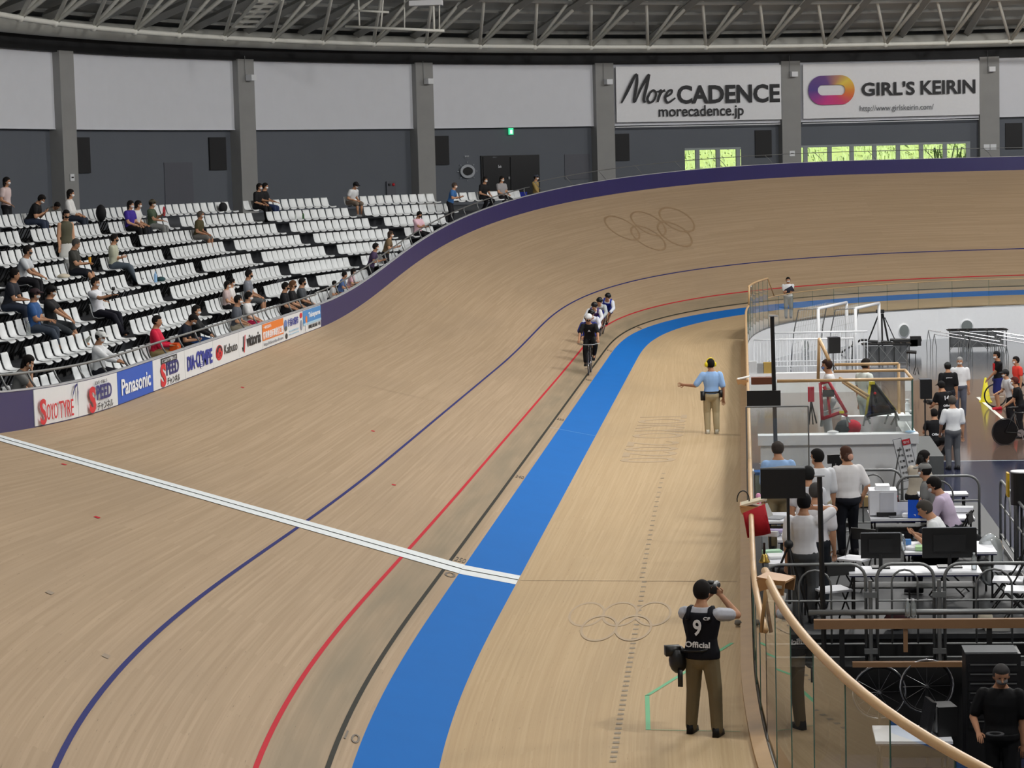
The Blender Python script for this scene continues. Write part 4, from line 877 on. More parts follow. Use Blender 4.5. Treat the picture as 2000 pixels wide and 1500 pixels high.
    if cap is not None:
        shell('cap', C(*cap), (0.060, 0.071, 0.068), lambda d: 1.0 if d[2] > 0.12 else 0.8)
        G = MB(); R = []
        for q in np.linspace(-1.0, 1.0, 9):
            a = HC+hz*0.03*h+hr*math.sin(q)*0.052*h+hf*math.cos(q)*0.058*h; b_ = HC+hz*0.018*h+hr*math.sin(q)*0.062*h+hf*(math.cos(q)*0.075+0.035)*h
            R.append([a, b_, b_+hz*0.006*h, a+hz*0.008*h])
        G.rings(R); G.build('cap_visor', C(*(visor or cap)), root, True)
    if helmet is not None:
        shell('helmet', C(*helmet, 0.25), (0.072, 0.09, 0.08), lambda d: 1.0 if d[2] > -0.12 else 0.75, (0, -0.006, 0.008))
        if visor is not None:
            for sg in (-1, 0, 1):
                G = MB(); G.path([HC+hz*0.07*h+hr*sg*0.02*h+hf*0.05*h, HC+hz*0.083*h+hr*sg*0.024*h, HC+hz*0.07*h+hr*sg*0.022*h-hf*0.055*h], 0.008*h, 5); G.build('helmet_stripe', C(*visor, 0.3), root, True)
    root.location = tuple(map(float, pos)); root.rotation_euler = (0, roll, yaw)
    J = dict(K=K, h=h, P=P, S=S, lum=lum, u=u, u2=u2, r=r, f=f, HC=HC, hr=hr, hf=hf, hz=hz, wr=wr, wl=wl, ER=ER, EL=EL, SR=SR, SL=SL, ra=ra, la=la, root=root)
    return J
def face_to(p, q): return math.atan2(-(q[0]-p[0]), q[1]-p[1])
def back_text(J, s, z, w, h, m, x=0.0, side=-1, depth=0.075):
    k = J['h']; c = J['lum']+J['u2']*(z-0.1)*k+J['f']*side*depth*k+J['r']*x*k
    return text(s, J['root'], c, J['r']*(1 if side < 0 else -1), J['u2'], h*k, w*k, m, bold=0.02, ext=0.004)
# ------------------------------------------------------------------ spectators in the stand
TRK = (0, 60)
def sit(row, px, label, turn=0, **kw):
    dp, i, q, p, sx_, sy_ = seat_near(row, px); y = seat_yaw(q); fw = np.array([-math.sin(y), math.cos(y)])
    kw.setdefault('group', 'spectators in the stand'); kw.setdefault('vox', 0.026)
    pos = (p[0]+fw[0]*0.17, p[1]+fw[1]*0.17, zfl(row)+0.485)
    return person(label, pos, y+math.radians(turn), kind='sit', **kw)
def on_concourse(px, py, z, label, yaw, **kw):
    kw.setdefault('group', 'spectators in the stand'); kw.setdefault('vox', 0.024)
    p = at(px, py, z); return person(label, (p[0], p[1], z), yaw, **kw)
def at_range(px, Y): d = ray(px, 400); return CAM+d*(Y/d[1])
# back of the stand
p = at_range(12, 61.5); person('woman in a pale pink shirt standing behind the back row', (p[0], p[1], ZCON), -1.7, 1.66, shirt=(206, 186, 184), trousers=(30, 30, 34), hairlen=0.06, head=(10, 0), rh=(0.2, 0.2, 0.95), group='spectators in the stand')
sit(1, 42, 'man in a black T-shirt bent over his phone in the back row', shirt=(20, 20, 22), trousers=(48, 56, 74), lean=28, head=(-10, -35), rh=(0.06, 0.42, 0.34), lh=(-0.06, 0.42, 0.34))
p = at_range(92, 67); person('person in a grey jacket bending down behind the back row', (p[0], p[1], ZCON-0.35), -2.3, 1.6, shirt=(110, 110, 106), trousers=(20, 20, 22), lean=62, head=(0, -50), mask=None, rh=(0.2, 0.45, 0.55), lh=(-0.2, 0.45, 0.55), group='spectators in the stand')
p = stand(R8+5*DR-0.28, -8.75); person('woman in an olive sleeveless top and long white skirt standing in the aisle', (p[0], p[1], zfl(3)), -2.2, 1.66, shirt=(84, 82, 66), sleeve=0, trousers=None, skirt=(206, 206, 202), mask=(24, 24, 24), hairlen=0.04, head=(-15, -8), lh=(-0.2, 0.06, 0.78), group='spectators in the stand', shoe=(30, 30, 30), skin=SK1)
sit(1, 138, 'woman in a white cardigan over a black top in the back row', shirt=(216, 216, 214), sleeve=1.5, trousers=(40, 46, 58), hairlen=0.06)
J = sit(1, 156, 'black backpack standing on a seat of the back row', shirt=(20, 20, 22)) if False else None
sit(2, 242, 'woman in a violet T-shirt with long black hair', shirt=(62, 44, 140), trousers=(22, 22, 24), hairlen=0.09, turn=-15, skin=SK1)
sit(2, 258, 'woman in a white T-shirt beside the woman in violet', shirt=(214, 214, 212), trousers=(30, 32, 38), hairlen=0.03, lean=8)
J = sit(2, 281, 'man in a green shirt and brown cap holding a red fan', shirt=(70, 84, 66), trousers=(120, 122, 120), cap=(88, 82, 68), rh=(0.16, 0.4, 0.28), lh=(-0.25, 0.25, 0.45))
G = MB(); G.ball(J['wl']+np.array([-0.03, 0.06, 0.1]), (0.13, 0.015, 0.15), 14, 8); tag(G.build('paddle_fan', C(150, 36, 50), None, True), 'round red paddle fan held up among the spectators', 'fan'); o = bpy.context.scene.objects['paddle_fan']; o.parent = None; o.matrix_world = J['root'].matrix_world if False else Matrix.Translation(J['root'].location)@Matrix.Rotation(J['root'].rotation_euler[2], 4, 'Z')
sit(3, 372, 'bald man in an olive shirt on the end seat', shirt=(76, 70, 46), trousers=(110, 108, 104), leg=0.5, hair=(90, 84, 78), bald=True, lean=10, skin=SK3)
sit(4, 207, 'man in a beige shirt and slate jeans with folded arms', shirt=(176, 178, 158), trousers=(78, 88, 98), mask=(40, 40, 42), rh=(-0.08, 0.2, 0.32), lh=(0.1, 0.22, 0.3), rf=(0.05, 0.62, -0.36), lf=(-0.05, 0.56, -0.42))
J = sit(4, 126, 'man in a black and white shirt and shorts holding a glass of beer', shirt=(58, 58, 54), trousers=(26, 28, 36), leg=0.45, mask=None, hair=(80, 78, 76), rh=(0.1, 0.35, 0.32), lh=(-0.05, 0.33, 0.3), rf=(0.14, 0.6, -0.4), head=(-10, -15))
sit(4, 20, 'man in a white T-shirt holding a camera in his lap', shirt=(200, 204, 208), trousers=(30, 30, 34), mask=(60, 60, 62), lean=18, rh=(0.04, 0.5, 0.2), lh=(-0.06, 0.5, 0.2))
sit(5, 4, 'man in dark clothes holding a phone at the stand edge', shirt=(40, 42, 50), trousers=(50, 56, 70), lean=15, rh=(0.05, 0.42, 0.25), lh=(-0.05, 0.42, 0.25), mask=None)
sit(6, 52, 'man in a blue T-shirt and dark patterned cap', shirt=(52, 88, 140), trousers=(58, 66, 78), cap=(60, 44, 48), rh=(0.02, 0.32, 0.28), lh=(-0.02, 0.34, 0.26), rf=(0.1, 0.6, -0.42), leg=0.8)
sit(6, 84, 'man in a black shirt and black cap with crossed legs and grey shoes', shirt=(34, 34, 36), trousers=(52, 56, 60), cap=(26, 26, 28), rf=(0.05, 0.78, -0.36), lf=(-0.1, 0.62, -0.38), shoe=(150, 152, 144), leg=0.6, rh=(0.05, 0.42, 0.22), lh=(-0.05, 0.42, 0.22))
J = sit(6, 182, 'man in a white T-shirt filming with a hand-held gimbal', shirt=(226, 228, 234), trousers=(26, 26, 36), lean=-12, rh=(0.2, 0.42, 0.52), lh=(-0.38, -0.1, 0.38), sleeve=0.6, rf=(0.08, 0.62, -0.4), lf=(-0.12, 0.5, -0.42), turn=-12, mask=(220, 220, 222), vox=0.022)
def held(J, name, label, cat, mb, m):
    o = mb.build(name, m, None, True); tag(o, label, cat); o.location = J['root'].location; o.rotation_euler = J['root'].rotation_euler; return o
G = MB(); w = J['wr']; G.tube(w+np.array([0, 0.02, -0.12]), w+np.array([0, 0.03, 0.06]), 0.018); G.tube(w+np.array([0, 0.03, 0.06]), w+np.array([0.0, 0.06, 0.12]), 0.012); G.box(w+np.array([0.0, 0.06, 0.15]), (0.1, 0.03, 0.07)); held(J, 'camera_gimbal', 'small black camera gimbal held by the man in white', 'camera', G, BLK)
J = sit(8, 180, 'man in a white long-sleeved shirt and white cap in the front row', shirt=(216, 218, 220), sleeve=1.6, trousers=(28, 28, 36), cap=(214, 216, 214), rh=(0.08, 0.46, 0.3), lh=(-0.04, 0.46, 0.3), vox=0.022, head=(-20, -10))
sit(8, 290, 'man in a crimson sweatshirt and khaki shorts in the front row', shirt=(204, 34, 66), sleeve=1.7, trousers=(150, 132, 92), leg=0.5, mask=None, rh=(0.06, 0.36, 0.28), lh=(-0.06, 0.36, 0.28), vox=0.022)
p8 = seat_near(8, 305)
G = MB(); G.box((0, 0, 0), (0.34, 0.16, 0.22)); o = G.build('tote_bag', C(216, 88, 30)); tag(o, 'orange tote bag on the lap of the man in crimson', 'bag'); y_ = seat_yaw(p8[2]); q8 = seat_near(8, 290); o.location = (q8[3][0]-math.sin(y_)*0.55, q8[3][1]+math.cos(y_)*0.55+0.12, zfl(8)+0.68); o.rotation_euler = (0, 0, y_)
sit(8, 338, 'man in a navy T-shirt looking down in the front row', shirt=(34, 38, 50), trousers=(20, 20, 22), lean=25, head=(0, -40), rh=(0.06, 0.4, 0.24), lh=(-0.06, 0.4, 0.24), vox=0.022)
sit(8, 366, 'woman in black with long hair sitting in the front row', shirt=(28, 28, 30), sleeve=1.7, trousers=(44, 72, 120), hairlen=0.09, rh=(0.06, 0.4, 0.22), lh=(-0.06, 0.4, 0.22), vox=0.022, skin=SK1)
sit(8, 12, 'woman with a hair band resting her head on her hand in the front row', shirt=(120, 120, 118), trousers=(40, 40, 44), hairlen=0.05, lean=20, rh=(0.06, 0.34, 0.58), head=(-5, -20), skin=SK1)
sit(7, 428, 'child with dark hair in a red and white shirt', h=1.35, shirt=(190, 170, 168), trousers=(20, 20, 22), hairlen=0.05, skin=SK1)
sit(7, 441, 'child in a white printed T-shirt beside the dark-haired child', h=1.42, shirt=(222, 218, 216), trousers=(30, 30, 34), skin=SK1)
sit(8, 452, 'man in a slate grey T-shirt beside a woman in white', shirt=(86, 90, 98), trousers=(160, 152, 134), leg=0.55, lean=5)
sit(8, 470, 'woman in a white top with a crimson bag on her lap', shirt=(216, 216, 216), trousers=(190, 40, 80), leg=0.5, skin=SK1)
sit(7, 474, 'man in a grey polo shirt sitting apart on an end seat', shirt=(122, 126, 134), trousers=(84, 86, 88), leg=0.5, mask=(30, 30, 32))
sit(8, 541, 'man in a black T-shirt with a pink print', shirt=(22, 22, 26), trousers=(20, 20, 24), leg=0.5, mask=(26, 26, 28))
sit(8, 556, 'woman with long brown hair and a black mask', shirt=(24, 24, 26), trousers=(30, 30, 34), hair=(96, 66, 44), hairlen=0.08, mask=(24, 24, 26), skin=SK1)
sit(8, 580, 'stout man in a dark grey T-shirt and black mask', shirt=(72, 76, 80), trousers=(40, 42, 46), mask=(26, 26, 28), fat=1.15)
# people at the railing
def rail_person(px, rail_s, label, h, **kw):
    p = board_pt(rail_s, HB, 0.72); th = np.interp(rail_s, S_A, TH_A); d = math.hypot(p[0]-CRX, p[1]-CRY) if p[1] > CRY else CRX-p[0]
    i = max(1, min(8, 8-int((d-(R8-0.75))//DR))); z = zfl(i) if d < R8+7*DR+0.12 else ZCON; z = max(z, board_pt(rail_s, HB, 0)[2]-h*0.78)
    kw.setdefault('group', 'spectators at the railing'); kw.setdefault('vox', 0.026)
    return person(label, (p[0], p[1], z), -PI/2-th, h, lean=18, rh=(0.2, 0.42, 1.1), lh=(-0.2, 0.42, 1.1), **kw)
def s_of(px):
    S_ = np.linspace(0, 60, 400); xs = [to_px(board_pt(s, HB, 0.3))[0] for s in S_]; return float(np.interp(px, xs, S_))
rail_person(0, s_of(690), 'boy in a blue and white striped shirt leaning on the railing', 1.35, shirt=(92, 118, 170), trousers=(60, 60, 64), leg=0.5, mask=None)
rail_person(0, s_of(707), 'girl in a pale pink shirt at the railing', 1.3, shirt=(220, 176, 186), trousers=(200, 120, 140), leg=0.5, skin=SK1, hairlen=0.05)
rail_person(0, s_of(672), 'small child in white crouching behind the railing', 1.15, shirt=(196, 196, 196), trousers=(30, 30, 34), leg=0.5, mask=None)
rail_person(0, s_of(777), 'woman in a brown top behind the railing', 1.6, shirt=(112, 94, 70), trousers=(30, 30, 34), hair=(60, 48, 40), hairlen=0.05, skin=SK1)
rail_person(0, s_of(748), 'man in purple standing behind the woman in brown', 1.66, shirt=(70, 56, 84), trousers=(30, 30, 34))
sit(4, 806, 'man in a pink shirt looking at his phone', shirt=(222, 184, 196), trousers=(26, 26, 30), mask=(26, 26, 28), head=(-15, -25), rh=(0.06, 0.42, 0.34), lh=(-0.06, 0.4, 0.34))
rail_person(0, s_of(901), 'man in a blue shirt peering over the railing', 1.6, shirt=(58, 104, 160), trousers=(30, 30, 34), hair=(70, 60, 54))
sit(1, 492, 'woman in a black dress and white mask on the end of the back row', shirt=(24, 24, 26), trousers=(22, 22, 24), hairlen=0.04, lean=8, sleeve=0.8)
sit(1, 514, 'man in a black T-shirt and blue jeans with his arms spread', shirt=(22, 22, 24), trousers=(38, 50, 84), rh=(0.34, 0.3, 0.3), lh=(-0.34, 0.28, 0.26), fat=1.1, turn=10)
sit(1, 684, 'man in a white T-shirt and black cap leaning forward', shirt=(214, 216, 218), trousers=(118, 106, 94), leg=0.55, cap=(26, 26, 30), lean=22, head=(0, -20), shoe=(190, 190, 190))
sit(1, 945, 'man in black in the last block of the back row', shirt=(26, 26, 28), trousers=(30, 30, 34), lean=10, rf=(0.12, 0.14, -0.42), lf=(-0.12, 0.12, -0.42))
sit(1, 976, 'woman in a grey checked shirt in the last block of the back row', shirt=(150, 148, 150), trousers=(40, 40, 44), hairlen=0.04, skin=SK1, rf=(0.12, 0.14, -0.42), lf=(-0.12, 0.12, -0.42))
p = board_pt(s_of(1066), HB, 0.75); person('man in a mustard jacket and grey cap with a satchel on the concourse', (p[0], p[1], p[2]-0.98), -1.9, 1.62, shirt=(168, 142, 88), sleeve=1.7, trousers=(60, 56, 50), cap=(70, 74, 84), rh=(0.3, 0.3, 0.85), group='spectators at the railing')
# things left on the seats
def on_seat(row, px, mb, m, name, label, cat, dx=0.0, dz=0.49, smooth=True, fwd=0.22):
    t = seat_near(row, px); y = seat_yaw(t[2]); fw = np.array([-math.sin(y), math.cos(y)]); o = mb.build(name, m, None, smooth); o.location = (t[3][0]+fw[0]*fwd+fw[1]*dx, t[3][1]+fw[1]*fwd-fw[0]*dx, zfl(row)+dz); o.rotation_euler = (0, 0, y); return tag(o, label, cat)
BOT = [(0.001, 0), (0.032, 0.002), (0.034, 0.02), (0.034, 0.13), (0.03, 0.16), (0.013, 0.19), (0.013, 0.215), (0.001, 0.217)]
def lathe(prof, n=12): g = MB(); g.lathe(prof, n=n); return g
CLEARB = glass_mat('pet_bottle', (0.82, 0.86, 0.88), 0.25)
on_seat(5, 284, lathe([(a*1.2, b*1.3) for a, b in BOT]), mat('bottle_blue', (140, 180, 220), 0.2), 'water_bottle', 'tall pale blue water bottle standing on a white seat', 'bottle')
g = MB(); g.ball((0, 0, 0.06), (0.2, 0.12, 0.07), 12, 7); on_seat(5, 296, g, C(40, 70, 74), 'shoulder_bag', 'dark teal bag lying on a white seat beside the bottle', 'bag')
on_seat(2, 576, lathe(BOT), C(60, 96, 60), 'green_bottle', 'small green bottle standing on a white seat', 'bottle'); on_seat(2, 571, lathe(BOT), C(200, 206, 202), 'clear_bottle', 'small pale bottle beside the green bottle', 'bottle')
g = MB(); g.ball((0, 0, 0.14), (0.19, 0.13, 0.17), 12, 8); on_seat(1, 419, g, C(30, 31, 33), 'backpack', 'dark rounded backpack on a back row seat', 'bag')
g = MB(); g.ball((0, 0, 0.2), (0.17, 0.15, 0.24), 12, 8); on_seat(1, 166, g, C(24, 24, 26), 'backpack', 'black backpack held in front of the woman in the white cardigan', 'bag', fwd=0.5)
g = MB(); g.ball((0, 0, 0.05), (0.22, 0.14, 0.06), 12, 7); on_seat(4, 112, g, C(206, 196, 176), 'cloth_bag', 'cream cloth bag lying on a seat beside the man with beer', 'bag')
g = MB(); g.box((0, 0, 0.15), (0.5, 0.36, 0.3)); g.box((0, 0, 0.31), (0.52, 0.38, 0.03)); o = g.build('storage_crate', C(40, 52, 150)); tag(o, 'blue plastic crate beside the end of the back row', 'crate'); p = board_pt(s_of(1030), HB, 0.6); o.location = (p[0], p[1], p[2]-0.22)
on_seat(6, 40, lathe([(a*1.3, b*1.3) for a, b in BOT]), CLEARB, 'clear_bottle', 'large clear bottle beside the man in the blue T-shirt', 'bottle')
g = MB(); g.ball((0, 0, 0.05), (0.16, 0.1, 0.05), 10, 6); on_seat(6, 50, g, C(34, 34, 50), 'pouch', 'dark pouch lying on the seat beside the clear bottle', 'bag', fwd=0.4)
o = lathe([(0.03, 0), (0.036, 0.15), (0.03, 0.15), (0.001, 0.14)]).build('beer_glass', mat('beer', (226, 160, 40), 0.2)); tag(o, 'glass of golden beer held by the man in black and white', 'glass'); t = seat_near(4, 126); o.location = (t[3][0]+0.55, t[3][1]+0.02, zfl(4)+0.78)
# ------------------------------------------------------------------ officials on the safety zone
p = at(1374, 1434, ZF)
J = person('photographer in a black official vest and khaki trousers standing on the safety zone', (p[0], p[1], ZF), -0.28, 1.64, head=(-6, 4), shirt=(176, 178, 186), vest=(16, 17, 24), trousers=(112, 100, 76), shoe=(20, 20, 22), mask=(220, 222, 224), rh=(0.17, 0.22, 1.50), lh=(-0.02, 0.30, 1.47), rp=(0.8, 0.3, -0.9), lp=(-0.7, 0.2, -0.8), rf=(0.17, -0.02, 0), lf=(-0.15, 0.06, 0), vox=0.012, curl=0.7, skin=SK2, sleeve=0.6)
back_text(J, '9', 0.185, 0.055, 0.105, C(226, 228, 232), 0.0, -1, 0.096); back_text(J, 'Official', 0.075, 0.165, 0.038, C(226, 228, 232), 0.0, -1, 0.094); back_text(J, 'CF', 0.245, 0.045, 0.02, C(226, 228, 232), 0.062, -1, 0.09)
def attach(J, name, label, cat, mb, m, smooth=True): return held(J, name, label, cat, mb, m)
g = MB(); c = J['HC']+J['hf']*0.16+J['hr']*0.03; ax = np.stack([J['hr'], J['hf'], J['hz']], 1); g.box(c, (0.14, 0.07, 0.10), 0, ax); g.box(c+J['hz']*0.06, (0.06, 0.06, 0.04), 0, ax); g.tube(c, c+J['hf']*0.17, 0.042, 0.046, 12); held(J, 'photo_camera', 'black camera held to the eye by the photographer', 'camera', g, BLK)
g = MB(); g.ball((-0.25, -0.04, 0.80), (0.10, 0.13, 0.15), 12, 8); g.box((-0.30, -0.08, 0.9), (0.16, 0.12, 0.10), 0.5); g.path([(-0.2, 0.05, 0.92), (0.0, 0.14, 0.95), (0.17, 0.0, 0.94), (0.05, -0.15, 0.93), (-0.2, -0.1, 0.9)], 0.014, 6); g.box((-0.2, -0.14, 0.62), (0.05, 0.02, 0.18)); held(J, 'waist_bag', 'black camera bag slung at the photographer\'s hip', 'bag', g, BLK)
p = at(1391, 847, ZF)
J = person('starter in a pale blue polo shirt with yellow ear defenders and one arm held out', (p[0], p[1], ZF), 0.12, 1.68, head=(18, 0), shirt=(150, 186, 232), trousers=(178, 164, 132), shoe=(222, 220, 208), mask=None, lh=(-0.60, 0.10, 1.12), lp=(-0.2, -0.3, -1), rh=(0.27, 0.02, 0.80), vox=0.014, sleeve=0.85, curl=0.1, spread=0.35, skin=SK3)
g = MB()
for sg in (1, -1): g.ball(J['HC']+J['hr']*sg*0.098, (0.045, 0.05, 0.06), 12, 8)
g.path([J['HC']+J['hr']*0.1*math.cos(t)+J['hz']*(0.03+0.115*math.sin(t)) for t in np.linspace(0, PI, 9)], 0.012, 6); held(J, 'ear_defenders', 'yellow ear defenders worn by the starter', 'ear defenders', g, mat('ear_yellow', (240, 214, 24), 0.5))
g = MB(); g.path([(0.17*math.cos(t), 0.125*math.sin(t)-0.005, 0.94) for t in np.linspace(0, 2*PI, 17)[:-1]], 0.022, 6, True); g.box((-0.2, -0.02, 0.86), (0.09, 0.14, 0.2)); g.box((0.2, -0.02, 0.9), (0.07, 0.14, 0.16)); held(J, 'tool_belt', 'black belt with pouches worn by the starter', 'belt', g, BLK)
p = at(1540, 621.5, ZF)
J = person('official in a white shirt and grey trousers holding a dark folder behind the glass fence', (p[0], p[1], ZF), PI+0.1, 1.6, shirt=(222, 224, 228), trousers=(128, 134, 138), rh=(-0.02, 0.22, 1.08), lh=(0.08, 0.24, 1.1), vox=0.018, skin=SK2)
g = MB(); g.box((-0.02, 0.24, 1.1), (0.34, 0.03, 0.22), 0, rot('Y', 0.5)); held(J, 'folder', 'dark folder held by the official behind the far glass fence', 'folder', g, C(40, 42, 56))

# ------------------------------------------------------------------ bicycles
RUB = mat('tyre_black', (20, 20, 21), 0.7); CARB = mat('carbon_frame', (22, 22, 24), 0.35); CHR = mat('chrome', (200, 200, 204), 0.2, 0.9)
def wheel(parent, c, r=0.335, rim=RUB, disc=None, n=28):
    mb = MB(); c = np.array(c, float); mb.path([c+np.array([0, math.cos(t)*r, math.sin(t)*r]) for t in np.linspace(0, 2*PI, n+1)[:-1]], 0.013, 6, True); w = mb.build('wheel', rim, parent, True)
    if disc is not None:
        g = MB(); g.tube(c-np.array([0.012, 0, 0]), c+np.array([0.012, 0, 0]), r*0.95, n=28); g.build('disc', disc, w); return w
    g = MB(); g.path([c+np.array([0, math.cos(t)*r*0.95, math.sin(t)*r*0.95]) for t in np.linspace(0, 2*PI, n+1)[:-1]], 0.014, 5, True); g.build('rim', CARB, w, True)
    g = MB(); g.tube(c-np.array([0.04, 0, 0]), c+np.array([0.04, 0, 0]), 0.02)
    for k in range(12): t = 2*PI*k/12; g.tube(c, c+np.array([0, math.cos(t)*r*0.95, math.sin(t)*r*0.95]), 0.002, n=3)
    g.build('spokes', CHR, w); return w
def bike(label, pos, yaw, frame=CARB, bars='drop', disc=None, group=None, lean=0.0):
    t = thing('track_bicycle', label, 'bicycle', pos, yaw, group); t.rotation_euler = (0, lean, yaw)
    R_, F_ = np.array([0, -0.41, 0.335]), np.array([0, 0.57, 0.335]); BBk = np.array([0, 0, 0.29]); ST = np.array([0, -0.16, 0.80]); SD = np.array([0, -0.20, 0.93]); HT = np.array([0, 0.42, 0.80]); HB_ = np.array([0, 0.46, 0.66])
    wheel(t, R_, disc=disc); wheel(t, F_)
    g = MB()
    for a, b_, r in ((BBk, ST, 0.018), (ST, HT, 0.018), (BBk, HB_, 0.022), (HT, HB_, 0.022)): g.tube(a, b_, r, n=7)
    for sg in (1, -1): g.tube(BBk+np.array([sg*0.03, 0, 0]), R_+np.array([sg*0.05, 0, 0]), 0.011, n=6); g.tube(ST+np.array([sg*0.02, 0, 0]), R_+np.array([sg*0.05, 0, 0]), 0.009, n=6)
    g.build('frame', frame, t, True); g = MB()
    for sg in (1, -1): g.path([HB_+np.array([sg*0.03, 0, -0.01]), HB_+np.array([sg*0.045, 0.03, -0.08]), F_+np.array([sg*0.045, 0, 0])], 0.012, 6)
    g.build('fork', frame, t, True); g = MB(); g.tube(ST, SD, 0.014, n=6); g.build('seat_post', frame, t); g = MB(); g.rings([[SD+np.array([x*w, y, z]) for x, z in ((-1, 0), (-0.7, 0.03), (0.7, 0.03), (1, 0))] for y, w in ((-0.12, 0.07), (-0.05, 0.065), (0.05, 0.03), (0.15, 0.018))]); g.build('saddle', BLK, t, True)
    g = MB(); c = HT+np.array([0, 0.09, 0.03]); g.tube(HT, c, 0.014)
    if bars == 'drop':
        for sg in (1, -1): g.path([c, c+np.array([sg*0.15, 0.02, 0]), c+np.array([sg*0.2, 0.09, -0.01]), c+np.array([sg*0.2, 0.1, -0.09]), c+np.array([sg*0.2, 0.0, -0.13])], 0.013, 6)
    else: g.path([c+np.array([-0.31, -0.06, 0.05]), c+np.array([-0.12, 0, 0.02]), c+np.array([0.12, 0, 0.02]), c+np.array([0.31, -0.06, 0.05])], 0.013, 6)
    g.build('handlebar', BLK if bars == 'drop' else STEEL, t, True)
    g = MB(); g.tube(BBk+np.array([0.03, 0, 0]), BBk+np.array([0.036, 0, 0]), 0.095, n=20); g.tube(BBk+np.array([0.05, 0, 0]), BBk+np.array([0.05, 0.06, -0.155]), 0.011, n=5); g.tube(BBk-np.array([0.05, 0, 0]), BBk-np.array([0.05, 0.06, -0.155]), 0.011, n=5); g.box(BBk+np.array([0.1, 0.06, -0.155]), (0.09, 0.06, 0.02)); g.box(BBk-np.array([0.1, 0.06, -0.155]), (0.09, 0.06, 0.02)); g.build('crankset', CHR, t)
    return t
def track_at(px, py):
    best = None; s0, s1, o0, o1 = 10.0, 50.0, 0.0, 3.0
    for it in range(4):
        S_, O_ = np.linspace(s0, s1, 40), np.linspace(o0, o1, 24)
        for o in O_:
            for s in S_:
                x, y, w = to_px(surf(s, o)); d = (x-px)**2+(y-py)**2
                if best is None or d < best[0]: best = (d, s, o)
        ds, do = (s1-s0)/20, (o1-o0)/12; s0, s1, o0, o1 = best[1]-ds, best[1]+ds, max(0, best[2]-do), best[2]+do
    return best[1], best[2]
def rider(px, py, label, blabel, pace=False, helmet=(22, 22, 24), visor=None, shirt=(216, 218, 224), trousers=(34, 44, 130), head=0, skin=SK2, vest=None, leg=0.5, lean=0.0):
    s, o = track_at(px, py)                          # where the front wheel stands
    pf, t, q, n = frame(s, o); pr = surf(s+0.98, o); d = pf-pr; y = math.atan2(-d[0], d[1]); d2 = np.array([-math.sin(y), math.cos(y), 0])
    pos = pf-d2*0.57; pos[2] = (pf[2]+pr[2])/2+0.005
    bike(blabel, pos, y, bars='flat' if pace else 'drop', group='bicycles on the track', lean=-lean)
    Rm = np.array(Matrix.Rotation(y, 3, 'Z')@Matrix.Rotation(-lean, 3, 'Y')); hip = pos+Rm@np.array([0, -0.2, 0.98])
    kw = dict(h=1.58, roll=-lean, kind='ride', group='riders on the track', helmet=helmet, visor=visor, shirt=shirt, trousers=trousers, head=(head, -2 if pace else -4), mask=(36, 36, 38) if pace else None, vox=0.016, skin=skin, shoe=(24, 24, 26), curl=0.9, vest=vest)
    if pace: J = person(label, hip, y, lean=22, hunch=0.1, rh=(0.30, 0.62, -0.02), lh=(-0.30, 0.62, -0.02), rp=(1, -0.3, -0.3), lp=(-1, -0.3, -0.3), rf=(0.13, 0.26, -0.84), lf=(-0.13, 0.14, -0.60), leg=0.9, sleeve=0.9, **kw)
    else: J = person(label, hip, y, lean=52, hunch=0.35, rh=(0.20, 0.78, -0.16), lh=(-0.20, 0.78, -0.16), rp=(1, -0.2, -0.2), lp=(-1, -0.2, -0.2), rf=(0.12, 0.26, -0.84), lf=(-0.12, 0.14, -0.60), leg=leg, sleeve=1.9, **kw)
    return J
J = rider(1150, 733, 'pace rider in black with a white helmet leading the line of riders', 'black bicycle with flat handlebars ridden by the pace rider', True, helmet=(228, 230, 232), visor=(40, 40, 44), shirt=(22, 22, 24), trousers=(20, 20, 22))
back_text(J, 'A', 0.2, 0.05, 0.04, C(220, 222, 226), 0.0, 1, 0.095)
rider(1149, 712, 'rider in blue with a plain black helmet hidden close behind the pace rider', 'black track bicycle directly behind the pace rider', shirt=(40, 50, 120))
rider(1153, 699, 'rider in white and blue beside the pace rider\'s shoulder', 'black track bicycle second behind the pace rider', lean=0.03, shirt=(210, 214, 226), trousers=(46, 60, 150))
rider(1155, 681, 'rider in white sleeves with a red and blue chest and black helmet', 'black track bicycle third behind the pace rider', lean=0.08, shirt=(214, 216, 220), vest=(70, 50, 110))
rider(1161, 669, 'rider in grey with a black and light blue helmet', 'black track bicycle fourth behind the pace rider', lean=0.13, shirt=(172, 180, 184), visor=(90, 160, 210))
rider(1172, 657, 'last rider of the line in a blue vest and white sleeves', 'black track bicycle at the tail of the line', lean=0.2, shirt=(206, 212, 222), vest=(28, 50, 160), trousers=(28, 40, 120), skin=SK3)

# ------------------------------------------------------------------ marks on the wooden floor
def floor_strip(name, pts, w, m, parent=zone, z=ZF+0.004):
    P = [np.array(at(x, y, ZF)) for x, y in pts]; mb = MB()
    for a, b_ in zip(P[:-1], P[1:]):
        d = b_-a; d /= np.linalg.norm(d); n = np.array([-d[1], d[0], 0])*w/2; mb.add([(*(a-n)[:2], z), (*(b_-n)[:2], z), (*(b_+n)[:2], z), (*(a+n)[:2], z)], [(0, 1, 2, 3)])
    return mb.build(name, m, parent)
GT = mat('tape_green', (98, 176, 126), 0.6)
floor_strip('green_tape', [(1264, 1358), (1266, 1426)], 0.05, GT); floor_strip('green_tape', [(1264, 1359), (1430, 1256)], 0.05, GT); floor_strip('green_tape', [(1270, 1426), (1446, 1429)], 0.012, GT)
floor_strip('photo_finish_line', [(1017, 1134), (1440, 1136)], 0.02, mat('joint_line', (130, 104, 74), 0.6))
DUST = mat('scuff_mark', (176, 152, 118), 0.6, noise=0.1); mb = MB()
